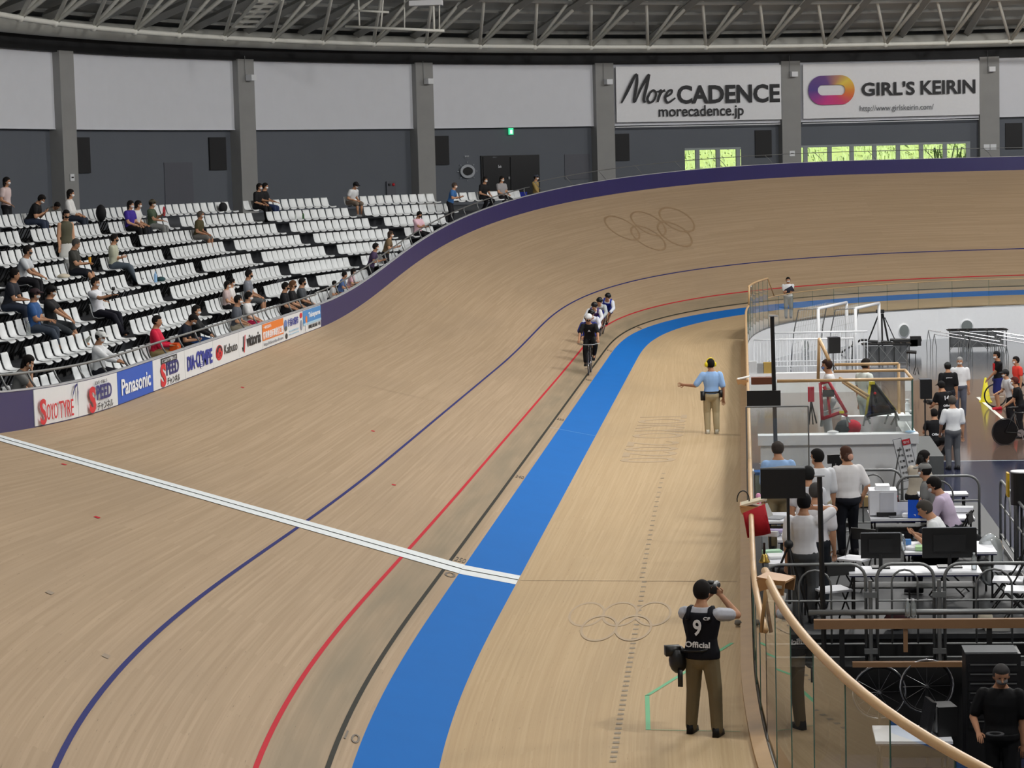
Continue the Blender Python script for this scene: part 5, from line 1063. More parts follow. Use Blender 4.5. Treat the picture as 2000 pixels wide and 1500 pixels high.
for k in range(62):
    f = k/61; x, y = 1296+(1191-1296)*f**0.9, 925+(1488-925)*f; 
    if y > 1135: x += 6
    p = np.array(at(x, y, ZF)); w = 0.035; mb.add([(p[0]-w, p[1]-0.03, ZF+0.004), (p[0]+w, p[1]-0.03, ZF+0.004), (p[0]+w, p[1]+0.05, ZF+0.004), (p[0]-w, p[1]+0.05, ZF+0.004)], [(0, 1, 2, 3)])
o = mb.build('dotted_marks', mat('dot_mark', (140, 124, 100), 0.6), zone); o['kind'] = 'stuff'
def ring_on(fn, cx, cy, R_, w, m, parent, name='faded_ring', n=40, dz=0.0):
    mb = MB(); R = []
    for i in range(n):
        a = 2*PI*i/n; R.append((fn(cx+R_*math.cos(a), cy+R_*math.sin(a)), fn(cx+(R_-w)*math.cos(a), cy+(R_-w)*math.sin(a))))
    V = [np.array(p)+np.array([0, 0, dz]) for q in R for p in q]; mb.add(V, [(2*i, 2*i+1, (2*i+3) % (2*n), (2*i+2) % (2*n)) for i in range(n)]); return mb.build(name, m, parent)
RG = mat('faded_ring_brown', (150, 124, 94), 0.5, noise=0.05); RG2 = mat('faded_ring_grey', (174, 150, 118), 0.6, noise=0.05)
bank = lambda u, v: surf(u, v, 0.005)
def bank_at(px, py):
    best = (1e9, 0, 0)
    for s in np.linspace(36, 66, 61):
        for o in np.linspace(1, 7.2, 50):
            x, y, w = to_px(surf(s, o)); d = (x-px)**2+(y-py)**2
            if d < best[0]: best = (d, s, o)
    return best[1:]
sc_, oc_ = bank_at(1272, 450)
for k, (du, dv) in enumerate([(-1.75, 0.35), (0, 0.35), (1.75, 0.35), (-0.88, -0.45), (0.88, -0.45)]): ring_on(bank, sc_+du*1.0, oc_+dv, 0.82, 0.09, RG, track, dz=0.001*k)
c0 = at(1205, 1222, ZF); flat = lambda u, v: np.array([u, v, ZF+0.003])
for k, (du, dv) in enumerate([(-0.5, 0.25), (0.0, 0.25), (0.5, 0.25), (-0.25, -0.05), (0.25, -0.05)]): ring_on(lambda u, v: np.array([c0[0]+(u-c0[0])*0.9, c0[1]+(v-c0[1])*3.2, ZF+0.003]), c0[0]+du, c0[1]+dv, 0.27, 0.035, RG2, zone, dz=0.0012*k)
c1 = at(1290, 848, ZF)
text('TOKYO', zone, (c1[0]-0.05, c1[1]+1.6, ZF+0.003), (0, -1, 0), (1, 0, 0), 1.15, 4.8, RG2); text('2020', zone, (c1[0]-0.1, c1[1]-3.2, ZF+0.003), (0, -1, 0), (1, 0, 0), 1.15, 3.6, RG2)
for ds, s_ in [(-10.25, '10'), (-0.62, '0'), (0.65, '250'), (10, '240'), (20, '230'), (30, '220'), (40, '210'), (50, '200')]:
    p_, t_, q_, n_ = frame(SF+ds, 0.1); text(s_, track, surf(SF+ds, 0.1, 0.006), -q_, t_, 0.34, 0.16, mat('number_ink', (92, 80, 64), 0.6))
# ------------------------------------------------------------------ infield : officials' platform
ZP = 0.0; PX0, PX1, PY0, PY1 = 4.42, 8.15, 28.5, 39.6
PLAT = mat('platform_grey', (44, 46, 49), 0.6, noise=0.1); SKIRT = mat('skirt_black', (13, 13, 14), 0.8)
mb = MB(); mb.box(((PX0+PX1)/2, (PY0+PY1)/2, ZP-0.03), (PX1-PX0, PY1-PY0, 0.06)); pl = struct('floor_platform', mb, PLAT, label='grey raised platform for the race officials')
mb = MB(); mb.box(((PX0+PX1)/2, (PY0+PY1)/2, (ZP-0.06+ZI)/2), (PX1-PX0-0.04, PY1-PY0-0.04, ZP-0.06-ZI)); mb.build('skirt', SKIRT, pl)
mb = MB(); mb.box(((PX0+PX1)/2, PY0-0.3, (ZI-0.28)/2), (PX1-PX0, 0.56, -0.28-ZI)); mb.build('front_step', SKIRT, pl)
mb = MB(); mb.box((9.6, 20.5, ZI+0.012), (8.0, 13.5, 0.02)); o = mb.build('pit_sheet', mat('pit_black', (17, 17, 18), 0.85)); tag(o, 'black sheet on the floor of the team pit', 'mat')  # black sheet makes the pit floor nearly black
WT = mat('table_white', (224, 226, 232), 0.4, noise=0.02)
def P3(px, py, z): return np.array(at(px, py, z))
def table(label, x0, y0, x1, y1, z=0.68, zf=ZP, top=WT, group=None):
    cx, cy = (x0+x1)/2, (y0+y1)/2; w, d = x1-x0, y1-y0; t = thing('folding_table', label, 'table', (cx, cy, zf), 0, group)
    H = z-zf; g = MB(); g.box((0, 0, H-0.015), (w, d, 0.03)); g.build('table_top', top, t); g = MB(); g.box((0, 0, H-0.038), (w-0.01, d-0.01, 0.016)); g.build('edge_trim', C(30, 32, 70), t)
    for sx in (-1, 1):
        for sy in (-1, 1): g = MB(); g.tube((sx*(w/2-0.06), sy*(d/2-0.05), 0), (sx*(w/2-0.06), sy*(d/2-0.05), H-0.04), 0.016, n=6); g.build('leg', DARK, t)
    g = MB(); g.box((0, 0, H-0.2), (w-0.12, d-0.12, 0.012)); g.build('shelf', DARK, t); return t
def folding_chair(label, pos, yaw, seat=WT, group=None):
    t = thing('folding_chair', label, 'chair', pos, yaw, group); g = MB(); g.box((0, 0, 0.42), (0.40, 0.38, 0.025)); g.build('seat', seat, t)
    g = MB(); g.box((0, -0.26, 0.72), (0.38, 0.02, 0.16), 0, rot('X', -0.2)); g.build('backrest', DARK, t)
    for sx in (-1, 1):
        g = MB(); g.path([(sx*0.2, 0.22, 0.0), (sx*0.2, -0.1, 0.45), (sx*0.2, -0.28, 0.80)], 0.012, 6); g.build('leg', DARK, t); g = MB(); g.tube((sx*0.19, -0.25, 0), (sx*0.19, 0.16, 0.41), 0.012, n=6); g.build('leg', DARK, t)
    g = MB(); g.tube((-0.2, 0.18, 0.05), (0.2, 0.18, 0.05), 0.01, n=5); g.tube((-0.19, -0.2, 0.06), (0.19, -0.2, 0.06), 0.01, n=5); g.build('stretcher', DARK, t); return t
def monitor(label, pos, w, h, yaw=0.0, stand=0.12, name='monitor'):
    t = thing(name, label, 'monitor', pos, yaw); g = MB(); g.box((0, 0, stand+h/2), (w, 0.035, h)); g.build('screen_case', BLK, t); g = MB(); g.box((0, -0.022, stand+h/2), (w*0.6, 0.03, h*0.55)); g.build('back_cover', DARK, t)
    g = MB(); g.tube((0, 0, 0.01), (0, 0, stand+0.05), 0.025); g.build('neck', BLK, t); g = MB(); g.box((0, 0, 0.008), (w*0.45, 0.2, 0.016)); g.build('base', BLK, t); g = MB(); g.box((0, 0.0, stand+h+0.004), (w*0.98, 0.03, 0.006)); g.build('top_edge', C(120, 124, 130), t); return t
def barrier(label, pos, w, h, yaw=0.0, arch=None, z_mid=0.62, low=(0.02, 0.16), group='steel crowd barriers'):
    t = thing('crowd_barrier', label, 'barrier', pos, yaw, group); r = 0.18; g = MB()
    P = [(-w/2, 0, 0), (-w/2, 0, h-r)]+[(-w/2+r-r*math.cos(a), 0, h-r+r*math.sin(a)) for a in np.linspace(0.2, PI/2, 5)]+[(w/2-r+r*math.sin(a), 0, h-r+r*math.cos(a)) for a in np.linspace(0, PI/2-0.2, 5)]+[(w/2, 0, h-r), (w/2, 0, 0)]
    g.path(P, 0.021, 7); g.build('outer_frame', GALV, t, True); g = MB(); g.tube((-w/2, 0, h*z_mid), (w/2, 0, h*z_mid), 0.014, n=6); g.build('middle_rail', GALV, t)
    for z in low: g = MB(); g.tube((-w/2, 0, h*z+0.01), (w/2, 0, h*z+0.01), 0.014, n=6); g.build('lower_rail', GALV, t)
    a0, a1 = arch or (-w*0.18, w*0.18); ra = (a1-a0)/2; c = (a0+a1)/2; g = MB()
    g.path([(a0, 0, h*low[-1]), (a0, 0, h-0.07-ra)]+[(c-ra*math.cos(a), 0, h-0.07-ra+ra*math.sin(a)) for a in np.linspace(0.3, PI-0.3, 7)]+[(a1, 0, h-0.07-ra), (a1, 0, h*low[-1])], 0.014, 6); g.build('inner_arch', GALV, t, True)
    return t
def pa_speaker(label, pos, zc, w, h, yaw=0.0, spread=0.45, cyl=False):
    t = thing('loudspeaker', label, 'speaker', pos, yaw); g = MB(); H = zc-pos[2]
    if cyl: g.lathe([(w/2, H-h/2), (w/2, H+h/2), (0.001, H+h/2)], n=20)
    else: g.prism([(-w/2, 0.16), (w/2, 0.16), (w*0.34, -0.16), (-w*0.34, -0.16)], ((0, 0, H-h/2), (1, 0, 0), (0, -1, 0), (0, 0, 1)), 0, h)
    g.build('cabinet', BLK, t); g = MB(); g.tube((0, 0, 0.25), (0, 0, H-h/2), 0.018, n=7); g.build('pole', DARK, t)
    for k in range(3): a = k*2*PI/3+0.4; g = MB(); g.tube((0, 0, 0.62), (math.cos(a)*spread, math.sin(a)*spread, 0.01), 0.012, n=6); g.build('leg', DARK, t)
    if cyl: g = MB(); g.lathe([(w/2*1.01, H+h/2), (w/2*1.01, H+h/2+0.015), (0.001, H+h/2+0.016)], n=20); g.build('lid', WHITE, t)
    else: g = MB(); g.box((0, 0.0, H+h/2+0.005), (w*0.9, 0.3, 0.01)); g.build('top_panel', C(90, 92, 98), t)
    return t
def Xof(px, Y): return CAM[0]+(ray(px, 900)/ray(px, 900)[1])[0]*Y
# barriers along the front of the platform
for lab, xa, xb, aa in [('steel crowd barrier beside the wooden rail box', 1489, 1688, (1557, 1620)), ('narrow steel crowd barrier in the middle of the platform front', 1710, 1822, (1739, 1790)), ('steel crowd barrier in front of the stacked chairs', 1843, 2030, (1905, 1975))]:
    Y = 28.25; x0, x1 = Xof(xa, Y), Xof(xb, Y); c = (x0+x1)/2; barrier(lab, (c, Y, -0.27), x1-x0, 1.19, 0, (Xof(aa[0], Y)-c, Xof(aa[1], Y)-c))
for px in (1697, 1832):
    t = thing('barrier_post', 'grey steel clamp post between two front crowd barriers', 'post', (Xof(px, 28.2), 28.2, -0.27), 0, 'clamp posts'); g = MB(); g.tube((0, 0, 0), (0, 0, 1.0), 0.025); g.build('tube', GALV, t); g = MB(); g.box((0, 0, 0.82), (0.16, 0.05, 0.07)); g.box((0, 0, 0.12), (0.16, 0.05, 0.06)); g.build('clamp', GALV, t)
# wooden and steel rails in front of the platform
t = thing('stair_railing', 'horizontal brown wooden rail in front of the platform barriers', 'railing', (Xof(1790, 27.5), 27.5, ZI)); O = np.array(t.location)
g = MB(); g.box(((Xof(1585, 27.5)+Xof(2040, 27.5))/2-O[0], 0, 0.33-ZI), (Xof(2040, 27.5)-Xof(1585, 27.5), 0.08, 0.11)); g.build('rail', mat('rail_brown', (136, 102, 70), 0.5, noise=0.1), t); 
g = MB(); g.tube((Xof(1575, 27.7)-O[0], 0.2, 0.43-ZI), (Xof(2040, 27.7)-O[0], 0.2, 0.43-ZI), 0.035, n=10); g.build('steel_pipe', GALV, t, True)
for px in (1640, 1765, 1930): g = MB(); g.box((Xof(px, 27.5)-O[0], 0, 0.14-ZI), (0.05, 0.05, 0.3)); g.build('baluster', MATS['rail_brown'], t)
for px in (1640, 1930): g = MB(); g.box((Xof(px, 27.5)-O[0], 0, (0.3-ZI)/2), (0.06, 0.06, 0.3-ZI)); g.build('support_post', SKIRT, t)
g = MB(); g.box(((Xof(1660, 27.5)+Xof(1900, 27.5))/2-O[0], 0.0, -0.16-ZI), (Xof(1900, 27.5)-Xof(1660, 27.5), 0.08, 0.06)); g.build('lower_beam', MATS['rail_brown'], t)
# side and back barriers
barrier('steel crowd barrier behind the woman in beige', (Xof(1832, 35.6), 35.6, ZP), Xof(1912, 35.6)-Xof(1752, 35.6), 1.0)
barrier('steel crowd barrier behind the white printer', (Xof(1705, 36.4), 36.4, ZP), 0.9, 1.0)
for k, Y in enumerate((34.2, 32.0, 29.9)): barrier(['steel barrier at the back end of the platform side', 'steel barrier holding the clear plastic bag', 'steel barrier beside the stacked folding chairs'][k], (8.0, Y, ZP), 1.9, 1.0, PI/2)
# tables and what stands on them
table('long white folding table with the two black monitors', Xof(1655, 29.1), 28.95, Xof(1915, 29.1), 29.5); table('white folding table with papers in front of the seated official', 6.25, 30.5, 7.45, 31.4); table('white folding table carrying the printer', Xof(1697, 33.7), 33.4, Xof(1900, 33.7), 34.3); table('white folding table with the brass bell beside the fence', 4.46, 29.7, 4.98, 30.7); table('small white table with a laptop beside the fence', 4.46, 33.3, 4.95, 34.2); table('low white table behind the black tripod', 4.6, 31.6, 5.1, 32.3)
table('table in front of the seated woman in beige', Xof(1785, 36.8), 35.85, Xof(1880, 36.8), 36.2)
monitor('smaller black monitor standing on the long table', (Xof(1718, 29.38), 29.38, 0.68), 0.5, 0.32); monitor('large black monitor standing on the long table', (Xof(1853, 29.38), 29.38, 0.68), 0.68, 0.38)
def bottle(px, Y, z, m=CLEARB, k=1.0, label='clear plastic water bottle', capm=WHITE):
    t = thing('plastic_bottle', label, 'bottle', (Xof(px, Y), Y, z)); g = MB(); g.lathe([(a*k, b_*k) for a, b_ in BOT[:-2]]+[(0.012*k, 0.2*k)], n=12); g.build('body', m, t, True); g = MB(); g.lathe([(0.014*k, 0.2*k), (0.014*k, 0.22*k), (0.001, 0.221*k)], n=10); g.build('cap', capm, t); return t
bottle(1901, 29.15, 0.68, label='clear water bottle at the end of the long table'); bottle(1762, 30.65, 0.68, label='clear water bottle between the two monitors')
for px, q_ in ((1770, 'near'), (1781, 'farther from')): bottle(px, 27.62, 0.385, label='clear water bottle on the wooden rail, %s the black pole' % q_)
bottle(1479, 33.5, 0.68, mat('cola', (52, 18, 18), 0.2), 1.1, 'cola bottle with a red cap beside the laptop', ADRED); bottle(1751, 34.1, 0.68, mat('cola', (52, 18, 18), 0.2), 1.1, 'cola bottle with a red cap behind the printer', ADRED)
g = MB(); g.lathe([(0.04, 0), (0.04, 0.27), (0.02, 0.3), (0.001, 0.3)], n=14); o = g.build('roll', C(226, 160, 196), None, True); tag(o, 'pink paper roll standing on the table by the fence', 'roll'); o.location = (Xof(1480, 34.1), 34.1, 0.68)
# printer
t = thing('printer', 'boxy white office printer on the officials\' table', 'printer', (Xof(1723, 33.85), 33.85, 0.68)); g = MB(); g.box((0, 0, 0.2), (0.40, 0.4, 0.36)); g.build('body', WT, t); g = MB(); g.box((0.0, 0.02, 0.41), (0.2, 0.26, 0.06)); g.build('paper_tray', WHITE, t); g = MB(); g.box((0.05, -0.205, 0.2), (0.2, 0.02, 0.3)); g.build('front_door', C(196, 198, 206), t); g = MB(); g.box((0.04, -0.22, 0.04), (0.28, 0.06, 0.05)); g.build('output_slot', DARK, t)
t = thing('laptop', 'open silver laptop on the small table by the fence', 'laptop', (4.62, 33.6, 0.68), 1.2); g = MB(); g.box((0, 0, 0.01), (0.32, 0.22, 0.018)); g.build('keyboard_base', C(150, 152, 156), t); g = MB(); g.box((0, 0.16, 0.1), (0.32, 0.012, 0.21), 0, rot('X', -0.45)); g.build('screen', C(170, 170, 166), t)
t = thing('laptop', 'grey laptop open on the table beside the printer', 'laptop', (Xof(1755, 33.6), 33.6, 0.68), 0.2); g = MB(); g.box((0, 0, 0.01), (0.3, 0.2, 0.018)); g.build('keyboard_base', C(120, 122, 126), t); g = MB(); g.box((0.05, 0.12, 0.1), (0.28, 0.012, 0.2), 0, rot('X', -0.3)); g.build('screen', C(190, 192, 196), t)
g = MB(); g.box((0, 0, 0.13), (0.27, 0.07, 0.26), 0, rot('X', -0.15)); o = g.build('file_folder', C(30, 84, 200)); tag(o, 'bright blue file folder standing on the printer table', 'folder'); o.location = (Xof(1792, 33.4), 33.5, 0.68); o.rotation_euler = (0, 0, -0.15)
for k, (px, Y, w, d, c, lab) in enumerate([(1790, 30.75, 0.28, 0.2, (232, 232, 236), 'stack of white papers between the monitors'), (1806, 30.68, 0.26, 0.2, (176, 214, 160), 'pale green paper folder between the monitors'), (1770, 31.1, 0.1, 0.08, (90, 140, 200), 'small blue box on the table of the seated official'), (1660, 29.2, 0.05, 0.04, (28, 28, 32), 'small dark box at the end of the long table'), (1776, 33.55, 0.2, 0.14, (228, 228, 232), 'white papers beside the blue file folder'), (1880, 34.0, 0.3, 0.2, (214, 216, 220), 'papers on the table behind the man in lavender'), (1512, 30.2, 0.2, 0.28, (226, 228, 230), 'white clipboard sheet on the bell table'), (1505, 30.45, 0.24, 0.14, (170, 206, 178), 'pale green plastic tray on the bell table'), (1500, 32.0, 0.3, 0.25, (206, 208, 210), 'white box on the low table behind the tripod'), (1516, 32.0, 0.22, 0.16, (170, 160, 196), 'folded lilac cloth on the low table')]):
    g = MB(); g.box((0, 0, 0.02+0.012*(k % 3)), (w, d, 0.03+0.02*(k % 3))); o = g.build(['papers', 'paper_folder', 'small_box', 'small_box', 'papers', 'papers', 'clipboard', 'tray', 'white_box', 'folded_cloth'][k], C(*c)); tag(o, lab, ['papers', 'folder', 'box', 'box', 'papers', 'papers', 'clipboard', 'tray', 'box', 'cloth'][k]); o.location = (Xof(px, Y), Y, 0.682+(0.05 if k == 9 else 0)); o.rotation_euler = (0, 0, 0.2*(k % 4)-0.3)
# brass hand bell
t = thing('hand_bell', 'brass hand bell with a dark wooden handle on the fence table', 'bell', (Xof(1490, 29.85), 29.85, 0.68)); g = MB(); g.lathe([(0.075, 0), (0.07, 0.02), (0.05, 0.05), (0.042, 0.09), (0.02, 0.11), (0.001, 0.112)], n=18); g.build('bell', mat('brass', (190, 160, 84), 0.3, 0.9), t, True); g = MB(); g.lathe([(0.014, 0.11), (0.018, 0.16), (0.014, 0.22), (0.018, 0.25), (0.001, 0.26)], n=10); g.build('handle', C(44, 30, 24), t, True)
# chairs
for lab, px, Y, yw in [('folding chair with a pale seat behind the front barrier', 1622, 29.3, 0.4), ('dark folding chair behind the standing woman', 1668, 31.6, 2.6), ('topmost of three folding chairs beside the side barrier', 1968, 30.7, 1.4), ('middle one of three folding chairs beside the side barrier', 1968, 29.9, 1.4), ('lowest of three folding chairs beside the side barrier', 1992, 29.2, 1.4), ('folding chair under the man in lavender', 1858, 33.3, 1.3), ('folding chair under the man at the monitors', 1850, 31.2, 1.3)]:
    folding_chair(lab, (Xof(px, Y), Y, ZP), yw)
# poles and screens
t = thing('camera_pole', 'thick black pole with a small cap standing at the platform front', 'pole', (Xof(1605, 28.1), 28.1, -0.27)); g = MB(); g.tube((0, 0, 0), (-0.03, 0, 2.30), 0.033, n=10); g.build('pole', BLK, t); g = MB(); g.box((-0.03, 0, 2.31), (0.12, 0.1, 0.015)); g.build('cap', C(150, 152, 156), t)
t = thing('screen_pole', 'tall black pole carrying a small black screen behind the bald man', 'pole', (Xof(1517, 38.6), 38.6, ZP)); g = MB(); g.tube((0, 0, 0), (-0.04, 0, 3.30), 0.036, n=10); g.build('pole', BLK, t); g = MB(); g.box((-0.02, 0, 3.31), (0.14, 0.1, 0.015)); g.build('cap', C(150, 152, 156), t)
g = MB(); g.box((-0.2, -0.06, 1.94), (0.56, 0.05, 0.26)); g.build('screen', BLK, t)
t = thing('screen_stand', 'black monitor on a tripod stand facing the track', 'monitor', (Xof(1538, 28.95), 28.95, ZP)); zc = 1.83; g = MB(); g.box((-0.06, 0, zc), (0.56, 0.05, 0.37)); g.build('screen_case', BLK, t); g = MB(); g.prism([(-0.34, 0.0), (0.22, 0.0), (0.2, 0.22), (-0.02, 0.24)], ((0, 0, zc+0.185), (1, 0, 0), (0, 1, 0), (0, 0, 1)), 0, 0.012); g.build('sun_hood', C(96, 98, 100), t)
g = MB(); g.tube((0, 0, 0.3), (0, 0, zc), 0.02, n=8); g.build('column', DARK, t)
for k in range(3): a = k*2*PI/3+0.9; g = MB(); g.tube((0, 0, 1.05), (math.cos(a)*0.45, math.sin(a)*0.3, 0.0), 0.016, n=6); g.build('leg', DARK, t)
g = MB(); g.ball((0, 0, 1.06), 0.06); g.build('tripod_head', DARK, t, True)
t = thing('acrylic_screen', 'clear acrylic partition in a thin steel frame behind the bald man', 'screen', (Xof(1520, 37.6), 37.6, ZP)); x0, x1 = Xof(1459, 37.6)-Xof(1520, 37.6), Xof(1580, 37.6)-Xof(1520, 37.6); g = MB()
for a, b_ in (((x0, 0, 0), (x0, 0, 1.9)), ((x1, 0, 0), (x1, 0, 1.9)), ((x0, 0, 1.9), (x1, 0, 1.9)), ((x0, 0, 0.1), (x1, 0, 0.1))): g.tube(a, b_, 0.014, n=6)
g.build('frame', GALV, t); g = MB(); g.add([(x0, 0, 0.1), (x1, 0, 0.1), (x1, 0, 1.9), (x0, 0, 1.9)], [(0, 1, 2, 3)]); g.build('pane', glass_mat('acrylic', (0.88, 0.9, 0.9), 0.08), t)
# officials on the platform
pk = dict(group='officials on the platform', vox=0.018)
def stand_at(px, Y, label, yaw, zf=ZP, **kw): kw = {**pk, **kw}; return person(label, (Xof(px, Y), Y, zf), yaw, **kw)
stand_at(1520, 34.7, 'balding man in a light blue shirt seen from behind', 0.1, h=1.68, shirt=(148, 182, 226), trousers=(150, 138, 110), hair=(60, 54, 50), bald=True, mask=None, fat=1.1, sleeve=0.9)
stand_at(1600, 33.8, 'man in a white shirt with thick black hair seen from behind', 0.5, h=1.66, shirt=(222, 224, 228), trousers=(170, 160, 136), head=(25, 0), sleeve=0.9, lh=(-0.1, 0.3, 1.0))
J = stand_at(1655, 34.4, 'woman in a white polo shirt with brown tied-up hair', 0.35, h=1.62, shirt=(222, 220, 220), trousers=(30, 32, 40), hair=(74, 50, 40), hairlen=0.02, head=(20, 0), sleeve=0.8, fat=1.12, rh=(0.26, 0.05, 0.86), lh=(-0.2, 0.28, 0.95), skin=SK2)
g = MB(); g.ball(J['HC']-J['hf']*0.1-J['hz']*0.03, (0.05, 0.04, 0.05)); held(J, 'hair_scrunchie', 'beige hair scrunchie of the woman in the white polo', 'scrunchie', g, C(206, 160, 140))
stand_at(1568, 29.35, 'man in a white shirt and grey trousers raising a hand to his head', -0.25, h=1.64, shirt=(226, 226, 230), trousers=(72, 74, 76), hair=(20, 20, 22), rh=(0.12, 0.12, 1.50), rp=(0.9, 0.1, -0.2), sleeve=0.8, vox=0.014, mask=None)
stand_at(1592, 30.3, 'grey-haired man in a white shirt and dark trousers', -0.1, h=1.64, shirt=(214, 212, 216), trousers=(34, 38, 44), hair=(70, 68, 66), sleeve=0.8)
stand_at(1577, 32.0, 'man in a white shirt with a blue lanyard half hidden by the tripod screen', -0.2, h=1.64, shirt=(206, 208, 214), trousers=(150, 142, 118), leg=0.55, hair=(30, 30, 30))
def sit_at(px, Y, label, yaw, **kw): kw = {**pk, **kw}; return person(label, (Xof(px, Y), Y, ZP+0.43), yaw, kind='sit', **kw)
sit_at(1862, 33.35, 'seated man in a lavender shirt leaning over the printer table', 1.25, h=1.68, shirt=(206, 190, 214), trousers=(40, 42, 50), lean=22, head=(5, -20), rh=(0.1, 0.42, 0.42), lh=(-0.1, 0.42, 0.42), sleeve=0.8)
sit_at(1850, 31.2, 'seated man in a white shirt writing behind the large monitor', 1.35, h=1.66, shirt=(228, 230, 232), trousers=(40, 42, 50), lean=24, head=(5, -25), hair=(70, 66, 62), mask=None, rh=(0.12, 0.46, 0.36), lh=(-0.1, 0.42, 0.36), sleeve=0.8)
sit_at(1786, 36.6, 'seated woman in a beige blouse with a black ponytail', -0.9, h=1.58, shirt=(196, 186, 170), trousers=(26, 26, 30), hairlen=0.07, lean=14, head=(-10, -15), rh=(0.06, 0.4, 0.35), lh=(-0.06, 0.4, 0.35), skin=SK1)
sit_at(1822, 34.9, 'person in a grey bucket hat seated behind the man in lavender', 1.2, h=1.6, shirt=(120, 120, 118), trousers=(40, 40, 44), cap=(128, 128, 126), lean=10)
# bags, boxes on the platform
def blob(name, label, cat, px, Y, z, r, m, n=12, seed=0, sq=1.0):
    rnd = random.Random(seed); g = MB(); R = []
    for i in range(9):
        t = PI*min(max(i/8, 0.03), 0.97); R.append([(math.sin(t)**sq*math.cos(a)*r[0]*rnd.uniform(0.82, 1.12), math.sin(t)**sq*math.sin(a)*r[1]*rnd.uniform(0.82, 1.12), (1-math.cos(t))*r[2]) for a in np.arange(n)*2*PI/n])
    g.rings(R); o = g.build(name, m, None, True); tag(o, label, cat); o.location = (Xof(px, Y), Y, z); return o
CLR = glass_mat('plastic_film', (0.86, 0.88, 0.9), 0.35)
blob('plastic_bag', 'large clear plastic bag of rubbish hanging on the side barrier', 'bag', 1932, 31.2, ZP+0.1, (0.2, 0.16, 0.36), CLR, seed=2); blob('backpack', 'black backpack hanging beside the clear plastic bag', 'bag', 1905, 32.2, ZP+0.05, (0.16, 0.12, 0.3), C(22, 22, 24), seed=5); blob('shoulder_bag', 'dark red and black bag on the floor under the long table', 'bag', 1748, 28.8, ZP, (0.18, 0.12, 0.12), C(48, 22, 26), seed=7); blob('paper_sack', 'cream paper bag on the platform beside the white box', 'bag', 1922, 28.8, ZP, (0.1, 0.08, 0.12), C(190, 182, 164), seed=8)
g = MB(); g.box((0, 0, 0.05), (0.3, 0.2, 0.1)); o = g.build('carton', C(178, 178, 174)); tag(o, 'pale cardboard box lying beside the cream bag', 'box'); o.location = (Xof(1945, 28.75), 28.75, ZP)
g = MB(); g.box((0, 0, 0.16), (0.5, 0.4, 0.32)); o = g.build('carton', C(108, 88, 66)); tag(o, 'brown cardboard box beside the man in lavender', 'box'); o.location = (Xof(1892, 33.0), 33.0, ZP)
g = MB(); g.box((0, 0, 0.1), (0.62, 0.2, 0.16)); o = g.build('carton', C(170, 146, 104)); tag(o, 'long tan cardboard box at the foot of the white podium', 'box'); o.location = (Xof(1708, 39.2), 39.2, ZP)
t = thing('cool_box', 'white and blue cabinet with clear drawers behind the bald man', 'cabinet', (Xof(1492, 38.9), 38.9, ZP)); g = MB(); g.box((0, 0, 0.32), (0.34, 0.3, 0.6)); g.build('drawers', C(150, 160, 150), t); g = MB(); g.box((0, 0, 0.65), (0.36, 0.32, 0.05)); g.build('lid', C(30, 96, 170), t); g = MB(); g.box((0.02, -0.16, 0.35), (0.05, 0.03, 0.36)); g.build('label_strip', WHITE, t); g = MB(); g.box((0, 0, 0.03), (0.36, 0.32, 0.05)); g.build('foot', C(30, 96, 170), t)
t = thing('slim_cabinet', 'slim white electrical cabinet beside the fence wall', 'cabinet', (Xof(1466, 36.6), 36.6, ZP)); g = MB(); g.box((0, 0, 0.5), (0.1, 0.3, 1.0)); g.build('body', C(196, 198, 200), t); g = MB(); g.box((0.055, 0, 0.5), (0.02, 0.24, 0.9)); g.build('door', C(70, 60, 56), t)
t = thing('bicycle_rollers', 'black exercise trainer with a handlebar screen beside the podium', 'trainer', (Xof(1628, 37.2), 37.2, ZP)); g = MB(); g.tube((0, 0, 0), (0, 0, 1.05), 0.03); g.build('mast', DARK, t); g = MB(); g.box((0.0, 0, 1.08), (0.2, 0.05, 0.14), 0.3); g.box((0.12, 0.05, 1.0), (0.16, 0.05, 0.2), 0.3); g.build('display', BLK, t); g = MB(); g.path([(-0.3, 0, 0.7), (-0.1, 0.05, 0.85), (0.1, 0.05, 0.85), (0.3, 0, 0.72)], 0.018, 6); g.build('handlebar', DARK, t, True); g = MB(); g.box((0, 0, 0.03), (0.6, 0.3, 0.06)); g.build('base', DARK, t)
# sign boards on an easel
t = thing('sign_board', 'pair of slim white notice boards with kanji, one with a red header', 'sign', (Xof(1772, 39.3), 39.3, ZP)); tl = rot('Y', 0.28*-1)
for k, (dx, hd) in enumerate(((-0.14, False), (0.0, True))):
    g = MB(); c = np.array([dx+0.05, -0.05*k, 0.78]); R_ = rot('Y', -0.22); g.box(c, (0.13, 0.02, 0.72), 0, R_); b_ = g.build('board', WHITE, t); g = MB(); g.box(c+np.array([0, 0.012, 0]), (0.15, 0.015, 0.74), 0, R_); g.build('backing', C(110, 112, 118), t)
    up = R_@np.array([0, 0, 1.]); rx = R_@np.array([1., 0, 0])
    if hd: g = MB(); g.box(c+up*0.32+np.array([0, -0.008, 0]), (0.13, 0.02, 0.09), 0, R_); g.build('header', ADRED, t); text('受付', t, c+up*0.32+np.array([0, -0.022, 0]), rx, up, 0.05, 0.1, ADW)
    for q in range(6): text('選手名簿'[q % 3:q % 3+2], t, c+up*(0.18-0.1*q)+np.array([0, -0.014, 0]), rx, up, 0.04, 0.09, ADBLK)
